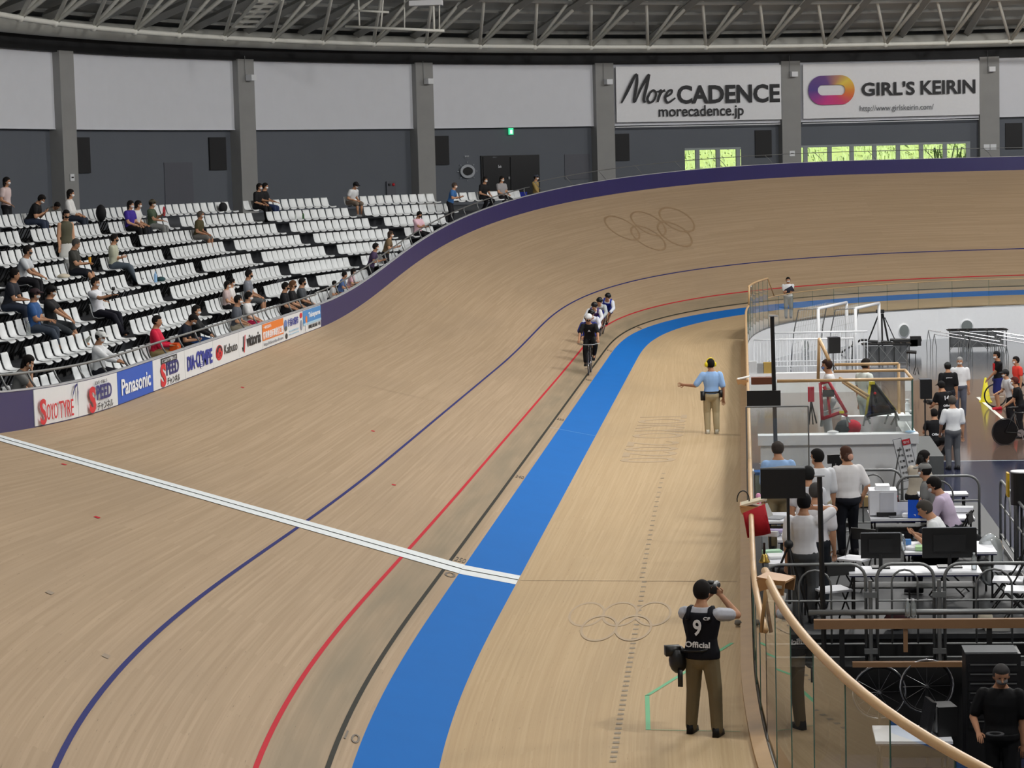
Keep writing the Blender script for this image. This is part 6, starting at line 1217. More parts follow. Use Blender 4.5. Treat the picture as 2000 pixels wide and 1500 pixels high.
for a, b_ in (((-0.3, 0, 0), (-0.12, 0, 1.0)), ((0.12, 0, 0), (0.1, 0.05, 0.8)), ((-0.26, 0.05, 0.25), (0.1, 0.05, 0.3)), ((-0.1, 0.2, 0), (-0.05, 0, 0.9))): g = MB(); g.tube(a, b_, 0.015, n=6); g.build('easel_leg', GALV, t)

# ------------------------------------------------------------------ podium with glass and stairs
DX0, DX1, DY0, DY1, DZ1 = 4.42, Xof(1792, 40.0), 40.0, 43.2, 1.16
t = thing('stair_podium', 'white parapet block with glass screens and beech handrails', 'podium', ((DX0+DX1)/2, DY0, ZI)); O = np.array(t.location)
g = MB(); g.box(((DX0+DX1)/2-O[0], 0.12, (0.98-ZI)/2), (DX1-DX0-0.04, 0.24, 0.98-ZI)); g.build('front_wall', WHITE, t); g = MB(); g.box(((DX0+DX1)/2-O[0], 0.1, 0.98-ZI+0.085), (DX1-DX0+0.04, 0.34, 0.17)); g.build('coping', WHITE, t)
g = MB(); g.box((DX1-0.12-O[0], (DY1-DY0)/2+0.2, (DZ1-0.01-ZI)/2), (0.24, DY1-DY0, DZ1-0.01-ZI)); g.build('side_wall', WHITE, t); g = MB(); g.box(((DX0+DX1)/2-O[0], 1.7, (0.72-ZI)/2), (DX1-DX0-0.3, 2.9, 0.72-ZI)); g.build('deck', C(60, 66, 66), t); g = MB(); g.box((6.55-O[0], 2.0, 0.9-ZI), (1.25, 0.2, 0.7)); g.build('inner_wall', WHITE, t)
ZH = 2.08; G2 = glass_mat('podium_glass', (0.90, 0.955, 0.93), 0.05)
for xa, xb in ((1468, 1580), (1582, 1703), (1705, 1782)): g = MB(); g.add([(Xof(xa, 40.1)-O[0], 0.1, DZ1-ZI), (Xof(xb, 40.1)-O[0], 0.1, DZ1-ZI), (Xof(xb, 40.1)-O[0], 0.1, ZH-ZI), (Xof(xa, 40.1)-O[0], 0.1, ZH-ZI)], [(0, 1, 2, 3)]); g.build('pane', G2, t)
xr = Xof(1783, 40.1)-O[0]; g = MB(); g.add([(xr, 0.1, DZ1-ZI), (xr, 1.9, DZ1-ZI), (xr, 1.9, ZH-ZI), (xr, 0.1, ZH-ZI)], [(0, 1, 2, 3)]); g.build('pane', G2, t); g = MB(); g.tube((xr, 0.1, DZ1-ZI), (xr, 0.1, ZH-ZI), 0.018, n=6); g.build('pane_edge', EDGE, t)
for pts in ([(Xof(1520, 40.1)-O[0], 0.1, ZH), (xr, 0.1, ZH), (xr, 1.8, ZH), (Xof(1630, 41.9)-O[0], 1.8, ZH)], [(Xof(1632, 43.2)-O[0], 3.2, ZH), (Xof(1757, 43.2)-O[0], 3.2, ZH), (Xof(1757, 43.2)-O[0], 3.2, DZ1-0.3)]):
    for a, b_ in zip(pts[:-1], pts[1:]): g = MB(); g.tube(np.array(a)-np.array([0, 0, ZI]), np.array(b_)-np.array([0, 0, ZI]), 0.028, n=8); g.build('handrail', W_RAIL, t, True)
for k in range(2): a = at_y(1640+6*k, 738+8*k, 41.0+0.3*k)-O; b_ = at_y(1696-2*k, 773+6*k, 40.6+0.3*k)-O; g = MB(); g.tube(a, b_, 0.028, n=8); g.build('stair_rail', W_RAIL, t, True)
g = MB(); g.tube(at_y(1600, 662, 44)-O, at_y(1619, 703, 43.5)-O, 0.035, n=8); g.tube(at_y(1600, 662, 44)-O, at_y(1598, 740, 44)-O, 0.03, n=8); g.build('upper_rail', W_RAIL, t, True)
g = MB(); g.box((Xof(1490, 40.0)-O[0], 0.05, ZH+0.02-ZI), (0.36, 0.2, 0.12)); g.build('rail_box', mat('box_brown', (112, 62, 38), 0.5), t)
# start gates
def start_gate(label, px, mats, py0=743, py1=826, w0=12, w1=54, Y=40.9):
    t = thing('start_gate', label, 'start gate', (Xof(px, Y), Y, 0.72)); O = np.array(t.location); q = lambda x, y, d=0: np.array(at_y(x, y, Y+d))-O
    return t, q
t, q = start_gate('red steel starting gate standing behind the podium glass', 1625, None); RD = mat('gate_red', (186, 26, 52), 0.45)
for a, b_, r in [((1602, 748), (1606, 820), 0.032), ((1618, 744), (1653, 806), 0.032), ((1602, 748), (1618, 744), 0.04), ((1604, 770), (1630, 765), 0.03), ((1606, 818), (1640, 806), 0.035), ((1616, 770), (1622, 812), 0.025), ((1640, 806), (1655, 812), 0.03), ((1609, 755), (1616, 768), 0.035)]: g = MB(); g.tube(q(*a), q(*b_), r, n=6); g.build('frame_tube', RD, t, True)
g = MB(); g.box(q(1618, 768, -0.05), (0.2, 0.08, 0.12)); g.build('clamp_unit', BLK, t); g = MB(); g.tube(q(1630, 775), q(1650, 800), 0.014, n=5); g.tube(q(1606, 806), q(1640, 796), 0.014, n=5); g.tube(q(1650, 808), q(1660, 825), 0.02, n=5); g.build('chrome_rods', CHR, t); g = MB(); g.box(q(1644, 805, -0.06), (0.08, 0.05, 0.04)); g.build('yellow_block', C(230, 214, 40), t); g = MB(); g.tube(q(1606, 818), q(1604, 833), 0.03, n=6); g.tube(q(1653, 806), q(1656, 833), 0.02, n=6); g.build('foot', STEEL, t)
t, q = start_gate('black mesh starting gate with yellow edges behind the podium glass', 1715, None); MESH = mat('gate_mesh', (52, 52, 54), 0.7, noise=0.3, nscale=30); YL = mat('gate_yellow', (222, 206, 50), 0.5)
g = MB(); P = [q(1700, 750), q(1709, 748), q(1746, 800), q(1690, 810)]; g.add(P+[p_+np.array([0, 0.02, 0]) for p_ in P], [(0, 1, 2, 3), (7, 6, 5, 4), (0, 4, 5, 1), (1, 5, 6, 2), (2, 6, 7, 3), (3, 7, 4, 0)]); g.build('mesh_panel', MESH, t)
for a, b_, m_, r in [((1700, 748), (1691, 812), YL, 0.025), ((1708, 748), (1746, 800), DARK, 0.03), ((1711, 750), (1750, 801), YL, 0.014), ((1692, 812), (1748, 802), DARK, 0.04), ((1706, 758), (1712, 790), DARK, 0.025)]: g = MB(); g.tube(q(*a), q(*b_), r, n=6); g.build('frame_tube', m_, t, True)
g = MB(); g.box(q(1703, 748, -0.03), (0.10, 0.06, 0.05)); g.build('yellow_top', YL, t); g = MB(); g.ball(q(1709, 768, -0.05), 0.025); g.build('red_button', ADRED, t, True); g = MB(); g.box(q(1718, 798, -0.05), (0.34, 0.1, 0.1), 0); g.build('mechanism', C(34, 26, 24), t); g = MB()
for a, b_ in (((1692, 812), (1700, 828)), ((1690, 820), (1700, 816)), ((1748, 803), (1756, 820)), ((1735, 810), (1728, 828)), ((1750, 812), (1740, 830)), ((1690, 812), (1686, 832)), ((1748, 802), (1752, 833))): g.tube(q(*a), q(*b_), 0.018, n=5)
g.build('rods', STEEL, t)
t = thing('signal_lamp', 'red signal lamp head on a small black tripod behind the podium glass', 'lamp', at_y(1584, 829, 40.8)); O = np.array(t.location); q = lambda x, y: np.array(at_y(x, y, 40.8))-O; g = MB(); g.box(q(1584, 770), (0.11, 0.1, 0.26)); g.build('lamp_head', RD, t); g = MB(); g.tube(q(1584, 785), q(1580, 829), 0.016, n=5); g.tube(q(1585, 785), q(1595, 827), 0.014, n=5); g.tube(q(1584, 785), q(1588, 829), 0.012, n=5); g.build('tripod', DARK, t)
for k, (px, py, c, lab) in enumerate([(1650, 790, (60, 66, 70), 'dark red-topped bag on the podium deck'), (1666, 792, (196, 40, 60), 'red bag on the podium deck beside the dark bag')]): o = blob('duffel_bag', lab, 'bag', px, 41.5, 0.9, (0.16, 0.12, 0.17), C(*c), seed=11+k)
blob('towel', 'crumpled white towel on the podium coping', 'towel', 1627, 40.02, DZ1, (0.1, 0.05, 0.03), C(232, 234, 236), seed=21); blob('towel', 'crumpled pale blue cloth at the podium corner', 'cloth', 1778, 40.02, DZ1, (0.09, 0.05, 0.02), C(160, 196, 224), seed=22)
t = thing('sanitiser_stand', 'small white stand with a pump bottle behind the podium glass', 'stand', (Xof(1728, 44.5), 44.5, 0.5)); g = MB(); g.box((0, 0, 0.55), (0.26, 0.2, 0.03)); g.build('shelf', WHITE, t); g = MB(); g.prism([(-0.1, 0), (0.16, 0), (0.1, 0.55), (-0.1, 0.55)], ((0, 0, 0), (1, 0, 0), (0, 0, 1), (0, -1, 0)), -0.02, 0.02); g.build('panel', C(196, 206, 202), t); g = MB(); g.lathe([(0.045, 0.57), (0.045, 0.7), (0.015, 0.73), (0.015, 0.77), (0.05, 0.78), (0.001, 0.79)], n=12); g.build('pump_bottle', WHITE, t)
for px, h_, Y, lab, kw in [(1622, 1.62, 44.0, 'woman with short brown hair and a blue mask standing behind the podium glass', dict(hair=(56, 38, 32), mask=(110, 140, 196), shirt=(222, 222, 224), trousers=(150, 150, 152))), (1690, 1.6, 45.5, 'man in a white shirt with a shoulder bag behind the podium glass', dict(hair=(34, 30, 28), shirt=(214, 220, 214), trousers=(190, 200, 194)))]:
    zt = 5.826-((696-315)/FPX)*Y; person(lab, (Xof(px, Y), Y, zt-h_), 1.5 if px < 1650 else -1.0, h_, vox=0.02, group='people by the podium', **kw)
mb = MB(); mb.box((6.2, 44.9, (0.33+ZI)/2), (3.3, 3.2, 0.33-ZI)); struct('floor_stair_landing', mb, C(90, 92, 92), label='grey landing of the stairs behind the podium')
# ------------------------------------------------------------------ boxes saddled on the fence rail, red flag
WB = mat('box_beech', (176, 132, 84), 0.5, noise=0.1)
def rail_box(label, px, py, z, w, l, yaw, h=0.12, name='rail_desk'):
    c = at(px, py, z); t = thing(name, label, 'lectern', c, yaw); g = MB(); g.box((0, 0, 0.0), (w, l, 0.02), 0, rot('Y', 0.12)); g.build('top', WB, t)
    for sy in (-1, 1): g = MB(); g.prism([(-w/2, 0), (w/2, 0), (w/2-0.02, -h), (w*0.1, -h*0.9), (-w*0.1, -h*0.6), (-w/2+0.03, -h*0.8)], ((0, sy*(l/2-0.01), 0), (1, 0, 0), (0, 0, 1), (0, 1, 0)), -0.009, 0.009); g.build('side_board', WB, t)
    return t
t = rail_box('plain wooden desk box saddled on the end of the tall glass fence', 1516, 1128, ZTALL+0.02, 0.30, 0.34, -0.35, 0.15); g = MB(); g.box((0.05, -0.185, -0.06), (0.14, 0.006, 0.03)); g.build('sticker', C(196, 190, 176), t)
t = rail_box('wooden desk box with papers and a hanging red flag on the fence rail', 1470, 988, ZR+0.08, 0.36, 0.34, 0.0); 
g = MB(); g.box((0.02, 0, 0.035), (0.36, 0.3, 0.03), 0, rot('Y', -0.25)); o = g.build('papers', C(206, 196, 170)); tag(o, 'stack of papers on the desk box with the red flag', 'papers'); o.location = np.array(t.location)+np.array([0, 0, 0.03])
g = MB(); R = []; P0, P1 = np.array(at(1452, 1003, ZR)), np.array(at(1494, 984, ZR+0.08)); Yf_ = P0[1]-0.22
A, B_, C_, D_ = [np.array(at_y(*q, Yf_)) for q in ((1451, 1002), (1494, 984), (1506, 1042), (1460, 1051))]
for i in range(9):
    f = i/8; a = A+(B_-A)*f; b_ = D_+(C_-D_)*f; w = 0.02*math.sin(f*7); R.append([a, b_+np.array([0, w, 0]), b_+np.array([0, w+0.006, 0]), a+np.array([0, 0.006, 0])])
g.rings([[p_-A for p_ in r_] for r_ in R]); o = g.build('flag', mat('flag_red', (176, 12, 30), 0.7, noise=0.05), None, True); o.location = A; tag(o, 'plain red flag hanging from the desk box on the fence', 'flag')
g = MB(); c = np.array(at(1446, 985, ZR+0.1)); g.path([(0.07*math.cos(a)*1.2, 0, 0.13*math.sin(a)) for a in np.linspace(-0.3, PI+0.2, 12)], 0.009, 6); o = g.build('umbrella_handle', BLK, None, True); o.location = c+np.array([0.04, 0, 0.06]); tag(o, 'curved black umbrella handle hooked by the red flag desk', 'umbrella')
t = rail_box('wooden desk box with white papers on the fence beside the starter', 1450, 742, ZR+0.07, 0.26, 0.3, 0.0); g = MB(); g.box((0.03, 0, 0.03), (0.28, 0.24, 0.02), 0, rot('Y', -0.2)); o = g.build('papers', C(226, 226, 222)); tag(o, 'white papers on the desk box beside the starter', 'papers'); o.location = np.array(t.location)+np.array([0, 0, 0.02])
o = blob('tape_bundle', 'small crumpled bundle of tape and cable at the fence foot', 'tape', 1441, 24.6, ZF+0.01, (0.05, 0.06, 0.04), C(120, 116, 108), seed=31); o.location = tuple(at(1441, 1222, ZF+0.012))
# grey tubes and a red bottle behind the desk box
for k, (px, c, lab) in enumerate([(1475, (160, 162, 166), 'grey cardboard tube standing behind the fence desk'), (1512, (176, 172, 166), 'pale tilted tube behind the fence desk')]):
    g = MB(); g.tube((0, 0, 0), (0.1*k, 0, 0.5), 0.03, n=10); o = g.build('tube', C(*c), None, True); tag(o, lab, 'tube'); o.location = (Xof(px, 28.6), 28.62, 0.25-0.25)

# ------------------------------------------------------------------ infield floor : people and equipment
ik_ = dict(group='people on the infield floor', vox=0.02)
def fl(px, py): return tuple(at(px, py, ZI))
person('man in a white short-sleeved shirt and grey trousers seen from behind on the infield', fl(1862, 917), 0.25, 1.72, shirt=(226, 228, 230), trousers=(96, 98, 102), hair=(76, 72, 68), mask=None, sleeve=0.85, lh=(-0.24, 0.18, 0.86), **ik_)
J = person('official in black kneeling on the infield floor', (*fl(1828, 893)[:2], ZI+0.42), 0.15, 1.62, kind='kneel', lean=10, shirt=(20, 20, 23), trousers=(20, 20, 22), mask=None, head=(20, 0), rh=(0.1, 0.4, 0.3), lh=(-0.12, 0.4, 0.3), rf=(0.1, -0.25, -0.42), lf=(-0.12, 0.25, -0.44), shoe=(60, 60, 62), **ik_); back_text(J, 'Official', 0.08, 0.15, 0.035, C(226, 228, 232), 0.0, -1, 0.09)
P_ = (Xof(1846, 59.0), 59.0, ZI); J = person('camera operator in black marked 14 on the infield', P_, 0.5, 1.62, shirt=(20, 20, 23), trousers=(22, 22, 26), cap=(24, 24, 26), head=(10, -10), lean=8, rh=(0.0, 0.4, 1.05), lh=(-0.15, 0.4, 1.0), **ik_); back_text(J, '14', 0.2, 0.08, 0.07, C(226, 228, 232), 0.0, -1, 0.092); back_text(J, 'Official', 0.08, 0.15, 0.032, C(226, 228, 232), 0.0, -1, 0.092)
g = MB(); g.box((-0.1, 0.48, 1.05), (0.12, 0.2, 0.12)); g.tube((-0.1, 0.55, 1.05), (-0.1, 0.75, 1.05), 0.05); held(J, 'video_camera', 'black video camera held by the operator marked 14', 'camera', g, BLK)
J = person('man in a black JAPAN shirt and dark cap on the infield', (Xof(1853, 64.0), 64.0, ZI), 0.1, 1.66, shirt=(24, 24, 27), trousers=(40, 42, 50), cap=(56, 58, 58), mask=None, sleeve=0.9, **ik_); back_text(J, 'JAPAN', 0.22, 0.1, 0.025, C(226, 228, 232), 0.0, -1, 0.092)
person('grey-haired man in a white shirt with a headset and mask facing the track', (Xof(1876, 65.2), 65.2, ZI), PI-0.1, 1.7, shirt=(226, 228, 232), trousers=(88, 92, 106), hair=(150, 150, 150), sleeve=0.85, fat=1.08, **ik_)
J = person('athlete in a black T-shirt with a red square and navy shorts', fl(1950, 800), PI*0.55, 1.68, shirt=(20, 20, 22), trousers=(40, 46, 110), leg=0.5, shoe=(190, 30, 50), head=(15, 0), lh=(0.05, 0.32, 0.85), **ik_)
g = MB(); c = J['lum']+J['u2']*0.1*1.68+J['f']*0.125; g.box(c, (0.17, 0.02, 0.22)); o = g.build('shirt_print', C(214, 40, 48), J['root'])
person('woman in a white and navy top and dark cap leaning on a rail', (Xof(1976, 62.5), 62.5, ZI), PI*0.6, 1.6, shirt=(206, 208, 212), trousers=(24, 24, 28), cap=(44, 44, 46), lean=15, rh=(0.1, 0.4, 1.0), **ik_)
person('athlete in an orange-red top beside the chrome stands', (Xof(1988, 66.0), 66.0, ZI), PI*0.6, 1.62, shirt=(228, 70, 60), trousers=(30, 30, 36), hair=(28, 24, 24), **ik_)
person('woman with reddish hair in a black T-shirt holding a bicycle', (Xof(1995, 60.2), 60.2, ZI), PI*0.45, 1.6, shirt=(24, 24, 26), trousers=(24, 24, 28), hair=(84, 40, 36), rh=(0.12, 0.4, 0.9), lh=(-0.1, 0.4, 0.9), lean=14, **ik_)
bike('black track bicycle with a glossy disc wheel on the infield', (*fl(1993, 868)[:2], ZI), -PI*0.42, disc=mat('disc_black', (16, 16, 18), 0.15)); bike('black track bicycle with a spoked wheel behind the athlete in shorts', (Xof(1983, 68.0), 68.0, ZI), PI*0.55)
# cone and white rail
t = thing('traffic_cone', 'tall yellow traffic cone standing on the brown infield floor', 'cone', fl(1925, 785)); g = MB(); g.lathe([(0.16, 0.02), (0.15, 0.04), (0.03, 0.72), (0.001, 0.73)], n=20); g.build('cone', mat('cone_yellow', (226, 214, 40), 0.5), t, True); g = MB(); g.box((0, 0, 0.012), (0.36, 0.36, 0.024)); g.build('base', MATS['cone_yellow'], t)
t = thing('white_post', 'white upright post with a flat top beside the athletes', 'post', fl(1969, 822)); g = MB(); g.tube((0, 0, 0), (-0.06, 0, 1.02), 0.025, n=8); g.build('tube', WHITE, t); g = MB(); g.box((-0.06, 0, 1.03), (0.2, 0.1, 0.03)); g.build('top_plate', WHITE, t)
pa_speaker('black loudspeaker on a tripod stand beside the kneeling official', (*fl(1808, 928)[:2], ZI), 0.62, 0.27, 0.44, 0.1); pa_speaker('black loudspeaker on a pole beside the white low wall', (Xof(1630, 76.0), 76.0, ZI), -0.12, 0.40, 0.52, 0.3)
pa_speaker('black cylindrical loudspeaker with a pale lid on a pole', (Xof(1993, 33.0), 32.9, ZI), 1.18, 0.3, 0.46, 0, cyl=True); g = MB(); g.box((0, 0, 0), (0.03, 0.2, 0.34)); o = g.build('hanging_sheet', mat('sheet_yellow', (216, 176, 30), 0.6)); tag(o, 'yellow sheet hanging behind the cylindrical loudspeaker', 'sheet'); o.location = (Xof(1968, 33.3), 33.3, 1.18)
# football goals
def goal(label, pa, pb, zt=0.75):
    A = np.array([Xof(pa[0], pa[1]), pa[1], ZI]); B_ = np.array([Xof(pb[0], pb[1]), pb[1], ZI]); t = thing('football_goal', label, 'goal', (A+B_)/2); O = (A+B_)/2; bk = np.array([-(B_-A)[1], (B_-A)[0], 0]); bk = bk/np.linalg.norm(bk)*0.9; up = np.array([0, 0, zt-ZI])
    for p_ in (A, B_): g = MB(); g.tube(p_-O, p_+up-O, 0.055, n=8); g.build('post', WHITE, t, True)
    g = MB(); g.tube(A+up-O, B_+up-O, 0.055, n=8); g.build('crossbar', WHITE, t, True)
    for p_ in (A, B_): g = MB(); g.path([p_+up-O, p_+up+bk*0.8-O-np.array([0, 0, 0.05]), p_+up*0.6+bk-O, p_+bk*1.15-O+np.array([0, 0, 0.03])], 0.022, 6); g.build('rear_stay', GALV, t, True)
    g = MB(); d = B_-A
    for k in range(1, 12): f = k/12; g.path([A+d*f+up-O, A+d*f+up+bk*0.8-O, A+d*f+bk*1.15-O+np.array([0, 0, 0.03])], 0.006, 3)
    for z in np.linspace(0.15, 0.95, 7): g.tube(A+bk*(1.15-0.3*z)+up*z-O, B_+bk*(1.15-0.3*z)+up*z-O, 0.006, n=3)
    n = g.build('net', C(206, 208, 206), t); n['kind'] = 'stuff'; return t
goal('white football goal with a net standing closest to the tall fence corner', (1602, 81.3), (1657, 84.6)); goal('second white football goal with yellow-footed posts', (1674, 81.0), (1720, 83.8))
# white ramp railings and low walls
def bal_rail(label, x0, x1, Y, zt, zb, n, px=True):
    a, b_ = Xof(x0, Y), Xof(x1, Y); t = thing('white_railing', label, 'railing', ((a+b_)/2, Y, ZI)); O = np.array(t.location); g = MB(); g.tube((a-O[0], 0, zt-ZI), (b_-O[0], 0, zt-ZI), 0.03, n=8); g.build('top_rail', WHITE, t, True); g = MB(); g.tube((a-O[0], 0, zb-ZI), (b_-O[0], 0, zb-ZI), 0.02, n=6); g.build('bottom_rail', WHITE, t)
    for k in range(n+1): x = a+(b_-a)*k/n; big = k % 5 == 0; g = MB(); g.tube((x-O[0], 0, (0 if big else zb-ZI)), (x-O[0], 0, zt-ZI), 0.024 if big else 0.011, n=6); g.build('baluster', WHITE, t)
    return t
bal_rail('white balustrade of the ramp closest to the glass podium', 1476, 1670, 77.5, -0.02, -0.92, 30); bal_rail('white balustrade of the ramp behind the first one', 1512, 1697, 79.5, 0.06, -0.92, 28)
mb = MB(); mb.box(((Xof(1464, 73)+Xof(1690, 73))/2, 73.2, ZI+0.31), (Xof(1690, 73)-Xof(1464, 73), 0.34, 0.62)); struct('wall_low', mb, WHITE, label='low white wall in front of the ramp balustrades')
mb = MB(); mb.box(((Xof(1500, 76)+Xof(1700, 76))/2, 75.0, ZI+0.16), (Xof(1700, 76)-Xof(1500, 76), 3.0, 0.32)); struct('floor_ramp', mb, C(196, 200, 204), label='pale ramp floor behind the low white wall')
for k, (px, py, w, h_, c, lab) in enumerate([(1473, 722, 0.36, 0.62, (200, 202, 204), 'white carton standing beside the fence wall'), (1490, 718, 0.42, 0.55, (178, 150, 84), 'tan carton standing on the low white wall'), (1482, 722, 0.3, 0.5, (150, 152, 154), 'grey carton between the white and tan cartons')]):
    Y = 73.2; h_ *= 0.62; g = MB(); g.box((0, 0, h_/2), (w*0.7, 0.26, h_)); o = g.build('carton', C(*c)); tag(o, lab, 'box'); zt = 5.826-(py-320)/FPX*Y; o.location = (Xof(px+(0, 13, 6)[k], Y), Y, ZI+0.622)
# round wall vents
for n, (px, py) in enumerate([(1766, 646), (1890, 637), (1572, 676)]):
    best = min(((((to_px((*fence(d), -0.75))[0]-px)**2), d) for d in np.linspace(28, 70, 400))); d = best[1]; p_ = fence(d); e = fence(d+0.05)-fence(d-0.05); e /= np.linalg.norm(e); nr = np.array([e[1], -e[0]])
    if nr[1] > 0: nr = -nr
    zz = at_y(px, py, p_[1])[2]
    g = MB(); g.tube((*(p_-nr*0.05), zz), (*(p_+nr*0.03), zz), 0.30, n=22); o = g.build('vent_ring', WHITE, bpy.data.objects['wall_infield'], True); g = MB(); g.tube((*(p_+nr*0.0), zz), (*(p_+nr*0.04), zz), 0.24, n=22); g.build('vent_opening', C(120, 126, 126), o)
# folding trestle tables
def trestle(label, xa, xb, Y, zt=-0.6, d=1.2):
    a, b_ = Xof(xa, Y), Xof(xb, Y); w = b_-a; t = thing('trestle_table', label, 'table', ((a+b_)/2, Y, ZI)); H = zt-ZI; n = 6
    for k in range(n+1): g = MB(); g.box((-w/2+w*k/n, d*0.3, H), (0.07 if 0 < k < n else 0.14, d*0.6, 0.03)); g.build('cross_bar', BLK, t)
    for y in (0, d*0.6): g = MB(); g.box((0, y, H), (w, 0.05, 0.05)); g.build('long_bar', BLK, t)
    for k in range(3):
        for s_ in (0, 1): g = MB(); x0, x1 = -w/2+w*k/3, -w/2+w*(k+1)/3; g.tube((x0 if s_ else x1, 0, 0.05), (x1 if s_ else x0, 0, H-0.05), 0.012, n=5); g.build('brace', STEEL, t)
    for k in range(4): g = MB(); g.tube((-w/2+w*k/3, 0.02, 0), (-w/2+w*k/3, 0.02, H), 0.02, n=6); g.build('leg', DARK, t)
    g = MB(); g.box((0, d*0.5, H*0.5), (w*0.96, 0.02, H*0.75)); g.build('back_sheet', mat('sheet_grey', (92, 94, 96), 0.6), t); return t
trestle('black slatted trestle table under the camera crane', 1690, 1778, 82.0); trestle('black slatted trestle table under the round wall vent', 1857, 1967, 88.0)
# camera crane
t = thing('camera_crane', 'black camera crane on a tall tripod frame', 'camera crane', fl(1718, 690)); O = np.array(t.location); Yc_ = O[1]; q = lambda x, y: np.array(at_y(x, y, Yc_))-O
for a, b_, r in [((1717, 612), (1695, 668), 0.03), ((1722, 612), (1724, 700), 0.035), ((1724, 612), (1735, 668), 0.04), ((1728, 620), (1748, 664), 0.02)]: g = MB(); g.tube(q(*a), q(*b_), r, n=6); g.build('stay', BLK, t)
for a, b_, r in [((1641, 690), (1681, 664), 0.04), ((1681, 664), (1695, 664), 0.05), ((1695, 666), (1740, 668), 0.05), ((1738, 664), (1800, 664), 0.06)]: g = MB(); g.tube(q(*a), q(*b_), r, n=6); g.build('boom', BLK, t)
for x, y, w, h_ in ((1768, 670, 0.9, 0.25), (1788, 666, 0.4, 0.35), (1668, 674, 0.12, 0.3)): g = MB(); g.box(q(x, y), (w, 0.3, h_)); g.build('counterweight', BLK, t)
g = MB(); g.box(q(1719, 608), (0.3, 0.2, 0.12)); g.build('camera_head', BLK, t); g = MB(); g.tube(q(1724, 700), q(1724, 700)*np.array([1, 1, 0]), 0.05, n=6); g.build('mast', BLK, t)
# hanging trapeze lamp on a boom
t = thing('boom_stand', 'slim boom stand with a hanging black strap loop', 'stand', fl(1771, 760)); O = np.array(t.location); q = lambda x, y: np.array(at_y(x, y, O[1]))-O
g = MB(); g.tube((0, 0, 0), q(1772, 690), 0.02, n=6); g.build('pole', STEEL, t); g = MB(); g.tube(q(1770, 687), q(1790, 688), 0.06, n=6); g.build('boom', BLK, t); g = MB(); g.tube(q(1788, 690), q(1788, 716), 0.012, n=5); g.path([q(1788, 716), q(1784, 730), q(1787, 733), q(1790, 722), q(1795, 732), q(1792, 718)], 0.014, 5); g.build('strap', DARK, t)
# chrome warm-up stands
k_ = 0
for px, Y in [(1850, 86), (1862, 84), (1912, 85), (1922, 83), (1934, 81), (1975, 85), (1984, 83), (1994, 81)]:
    t = thing('bike_stand', 'chrome A-frame bicycle stand on the grey infield floor', 'stand', (Xof(px, Y), Y, ZI), 0.5, 'chrome bicycle stands'); g = MB(); g.tube((-0.5, 0.4, 0.95), (0.35, -0.5, 0.75), 0.02, n=6); g.build('top_bar', CHR, t)
    for x, y, z in ((-0.5, 0.4, 0.95), (0.35, -0.5, 0.75)):
        for sg in (-1, 1): g = MB(); g.path([(x, y, z), (x+sg*0.14, y+sg*0.08, z*0.5), (x+sg*0.2, y+sg*0.2, 0)], 0.013, 5); g.build('leg', GALV, t)
    for f in (0.3, 0.6, 0.9): g = MB(); c = np.array([-0.5, 0.4, 0.95])*(1-f)+np.array([0.35, -0.5, 0.75])*f; g.tube(c-np.array([0.12, 0.02, 0]), c+np.array([0.12, 0.02, 0]), 0.013, n=5); g.build('hook', CHR, t)

# ------------------------------------------------------------------ team pit below the platform
t = thing('tool_chest', 'tall black tool chest with silver drawer handles behind the man in the pit', 'tool chest', (Xof(1935, 26.6), 26.7, ZI)); H = 0.18-ZI; w = Xof(1990, 26.6)-Xof(1882, 26.6); g = MB(); g.box((0, 0, H/2), (w, 0.45, H)); g.build('body', mat('chest_black', (22, 22, 24), 0.4), t)
for k in range(7):
    z = H-0.16-0.11*k; g = MB(); g.box((0, -0.23, z), (w*0.9, 0.02, 0.095)); d = g.build('drawer', mat('chest_drawer', (28, 28, 31), 0.4), t); g = MB(); g.box((0, -0.246, z+0.035), (w*0.84, 0.014, 0.012)); g.build('handle', STEEL, d)
g = MB(); g.box((-0.02, 0, H+0.006), (w*0.96, 0.4, 0.012)); g.build('top_tray', C(110, 112, 114), t)
person('man in a black printed T-shirt working in the pit below the platform', (Xof(1952, 25.4), 25.4, ZI), PI-0.15, 1.68, shirt=(14, 14, 16), trousers=(14, 14, 16), hair=(56, 54, 54), mask=(120, 118, 118), rh=(0.24, 0.22, 0.96), head=(10, -12), vox=0.012, sleeve=0.75, fat=1.08, group='pit crew', skin=SK3); J = None
g = MB(); R = []
for i in range(20): a = 2*PI*i/20; R.append([(math.cos(a)*r_, math.sin(a)*r_*0.9, z) for r_, z in ((0.1, 0), (0.065, 0), (0.065, 0.012), (0.1, 0.012))])
g.rings(R, closed=True); o = g.build('rim_tape', C(70, 70, 72), None); o.location = (Xof(1940, 25.1), 25.1, -0.42); tag(o, 'dark ring of tape held by the man in the pit', 'tape')
table('white folding table in the pit with the open black case', Xof(1700, 26.2), 25.75, Xof(1850, 26.2), 26.5, -0.66, ZI)
t = thing('equipment_case', 'open black equipment case on the pit table', 'case', (Xof(1835, 26.1), 26.1, -0.66), 0.2); g = MB(); g.box((0.03, 0, 0.17), (0.22, 0.3, 0.34)); g.build('body', BLK, t); g = MB(); g.box((-0.16, 0.02, 0.2), (0.05, 0.32, 0.4), 0, rot('Y', 0.2)); g.build('lid', mat('case_gloss', (40, 40, 42), 0.2), t); g = MB(); g.box((-0.095, -0.1, 0.2), (0.02, 0.05, 0.3)); g.build('latch', STEEL, t)
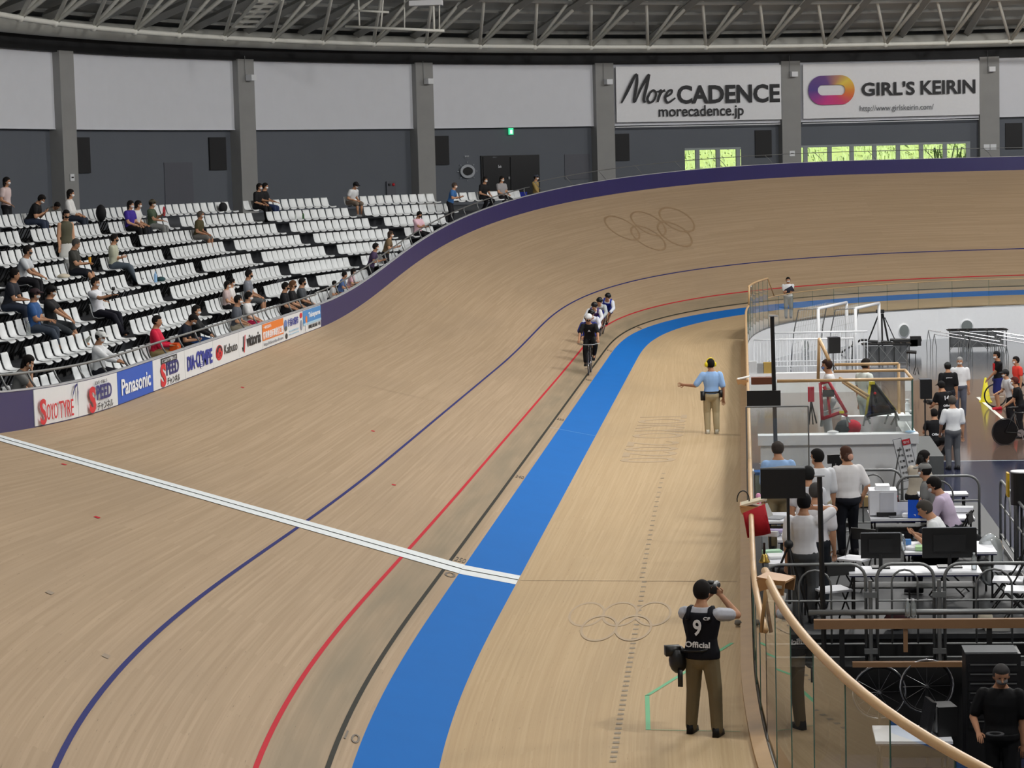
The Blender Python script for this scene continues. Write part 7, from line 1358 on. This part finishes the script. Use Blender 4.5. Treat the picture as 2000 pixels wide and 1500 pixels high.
for k, (px, py, Y) in enumerate([(1712, 1352, 27.55), (1806, 1340, 27.5)]):
    t = thing('spare_wheel', ['spare spoked bicycle wheel with a bright rim beside the handrail', 'spare spoked bicycle wheel beside the tool chest'][k], 'wheel', (Xof(px, Y), Y, ZI), PI/2+0.15); c = at_y(px, py, Y); wheel(t, (0, 0, c[2]-ZI), 0.32, CHR); g = MB(); g.box((0, 0, (c[2]-ZI)/2), (0.03, 0.03, c[2]-ZI)); g.build('stand_post', SKIRT, t)
t = thing('storage_tub', 'pale grey plastic tub behind the glass fence in the pit', 'tub', (Xof(1895, 23.0), 23.0, ZI)); g = MB(); g.prism([(-0.24, 0.16), (0.24, 0.16), (0.24, -0.16), (-0.24, -0.16)], ((0, 0, 0), (1, 0, 0), (0, -1, 0), (0, 0, 1)), 0.0, 0.6); g.build('body', C(170, 172, 178), t); g = MB()
for a, b_ in (((-0.26, -0.18), (0.26, -0.18)), ((-0.26, 0.18), (0.26, 0.18))): g.box(((a[0]+b_[0])/2, a[1], 0.61), (0.54, 0.03, 0.04))
g.build('rim', C(206, 208, 212), t)
t = thing('bucket_bin', 'blue bin with a grey ring lid behind the glass fence in the pit', 'bin', (Xof(1950, 21.5), 21.5, ZI)); g = MB(); g.lathe([(0.16, 0), (0.19, 0.8)], n=20); g.build('body', C(44, 84, 150), t, True); g = MB(); R = []
for i in range(20): a = 2*PI*i/20; R.append([(math.cos(a)*r_, math.sin(a)*r_, z) for r_, z in ((0.21, 0.79), (0.12, 0.79), (0.12, 0.83), (0.21, 0.83))])
g.rings(R, closed=True); g.build('ring_lid', C(130, 132, 136), t)
blob('plastic_bag', 'white plastic bag bundle beside the blue bin', 'bag', 1900, 21.5, ZI, (0.16, 0.14, 0.4), C(196, 206, 206), seed=41); g = MB(); g.box((0, 0, 0.3), (0.32, 0.3, 0.6)); o = g.build('carton', C(190, 192, 190)); tag(o, 'white carton behind the glass fence in the pit', 'box'); o.location = (Xof(1862, 20.8), 20.8, ZI)
person('hidden crew member', (0, 0, 0), 0) if False else None
blob('backpack', 'large black backpack on the floor behind the fence desk box', 'bag', 1570, 27.2, ZI, (0.28, 0.2, 0.62), C(20, 20, 22), seed=51)
finish_texts(); bake_people()
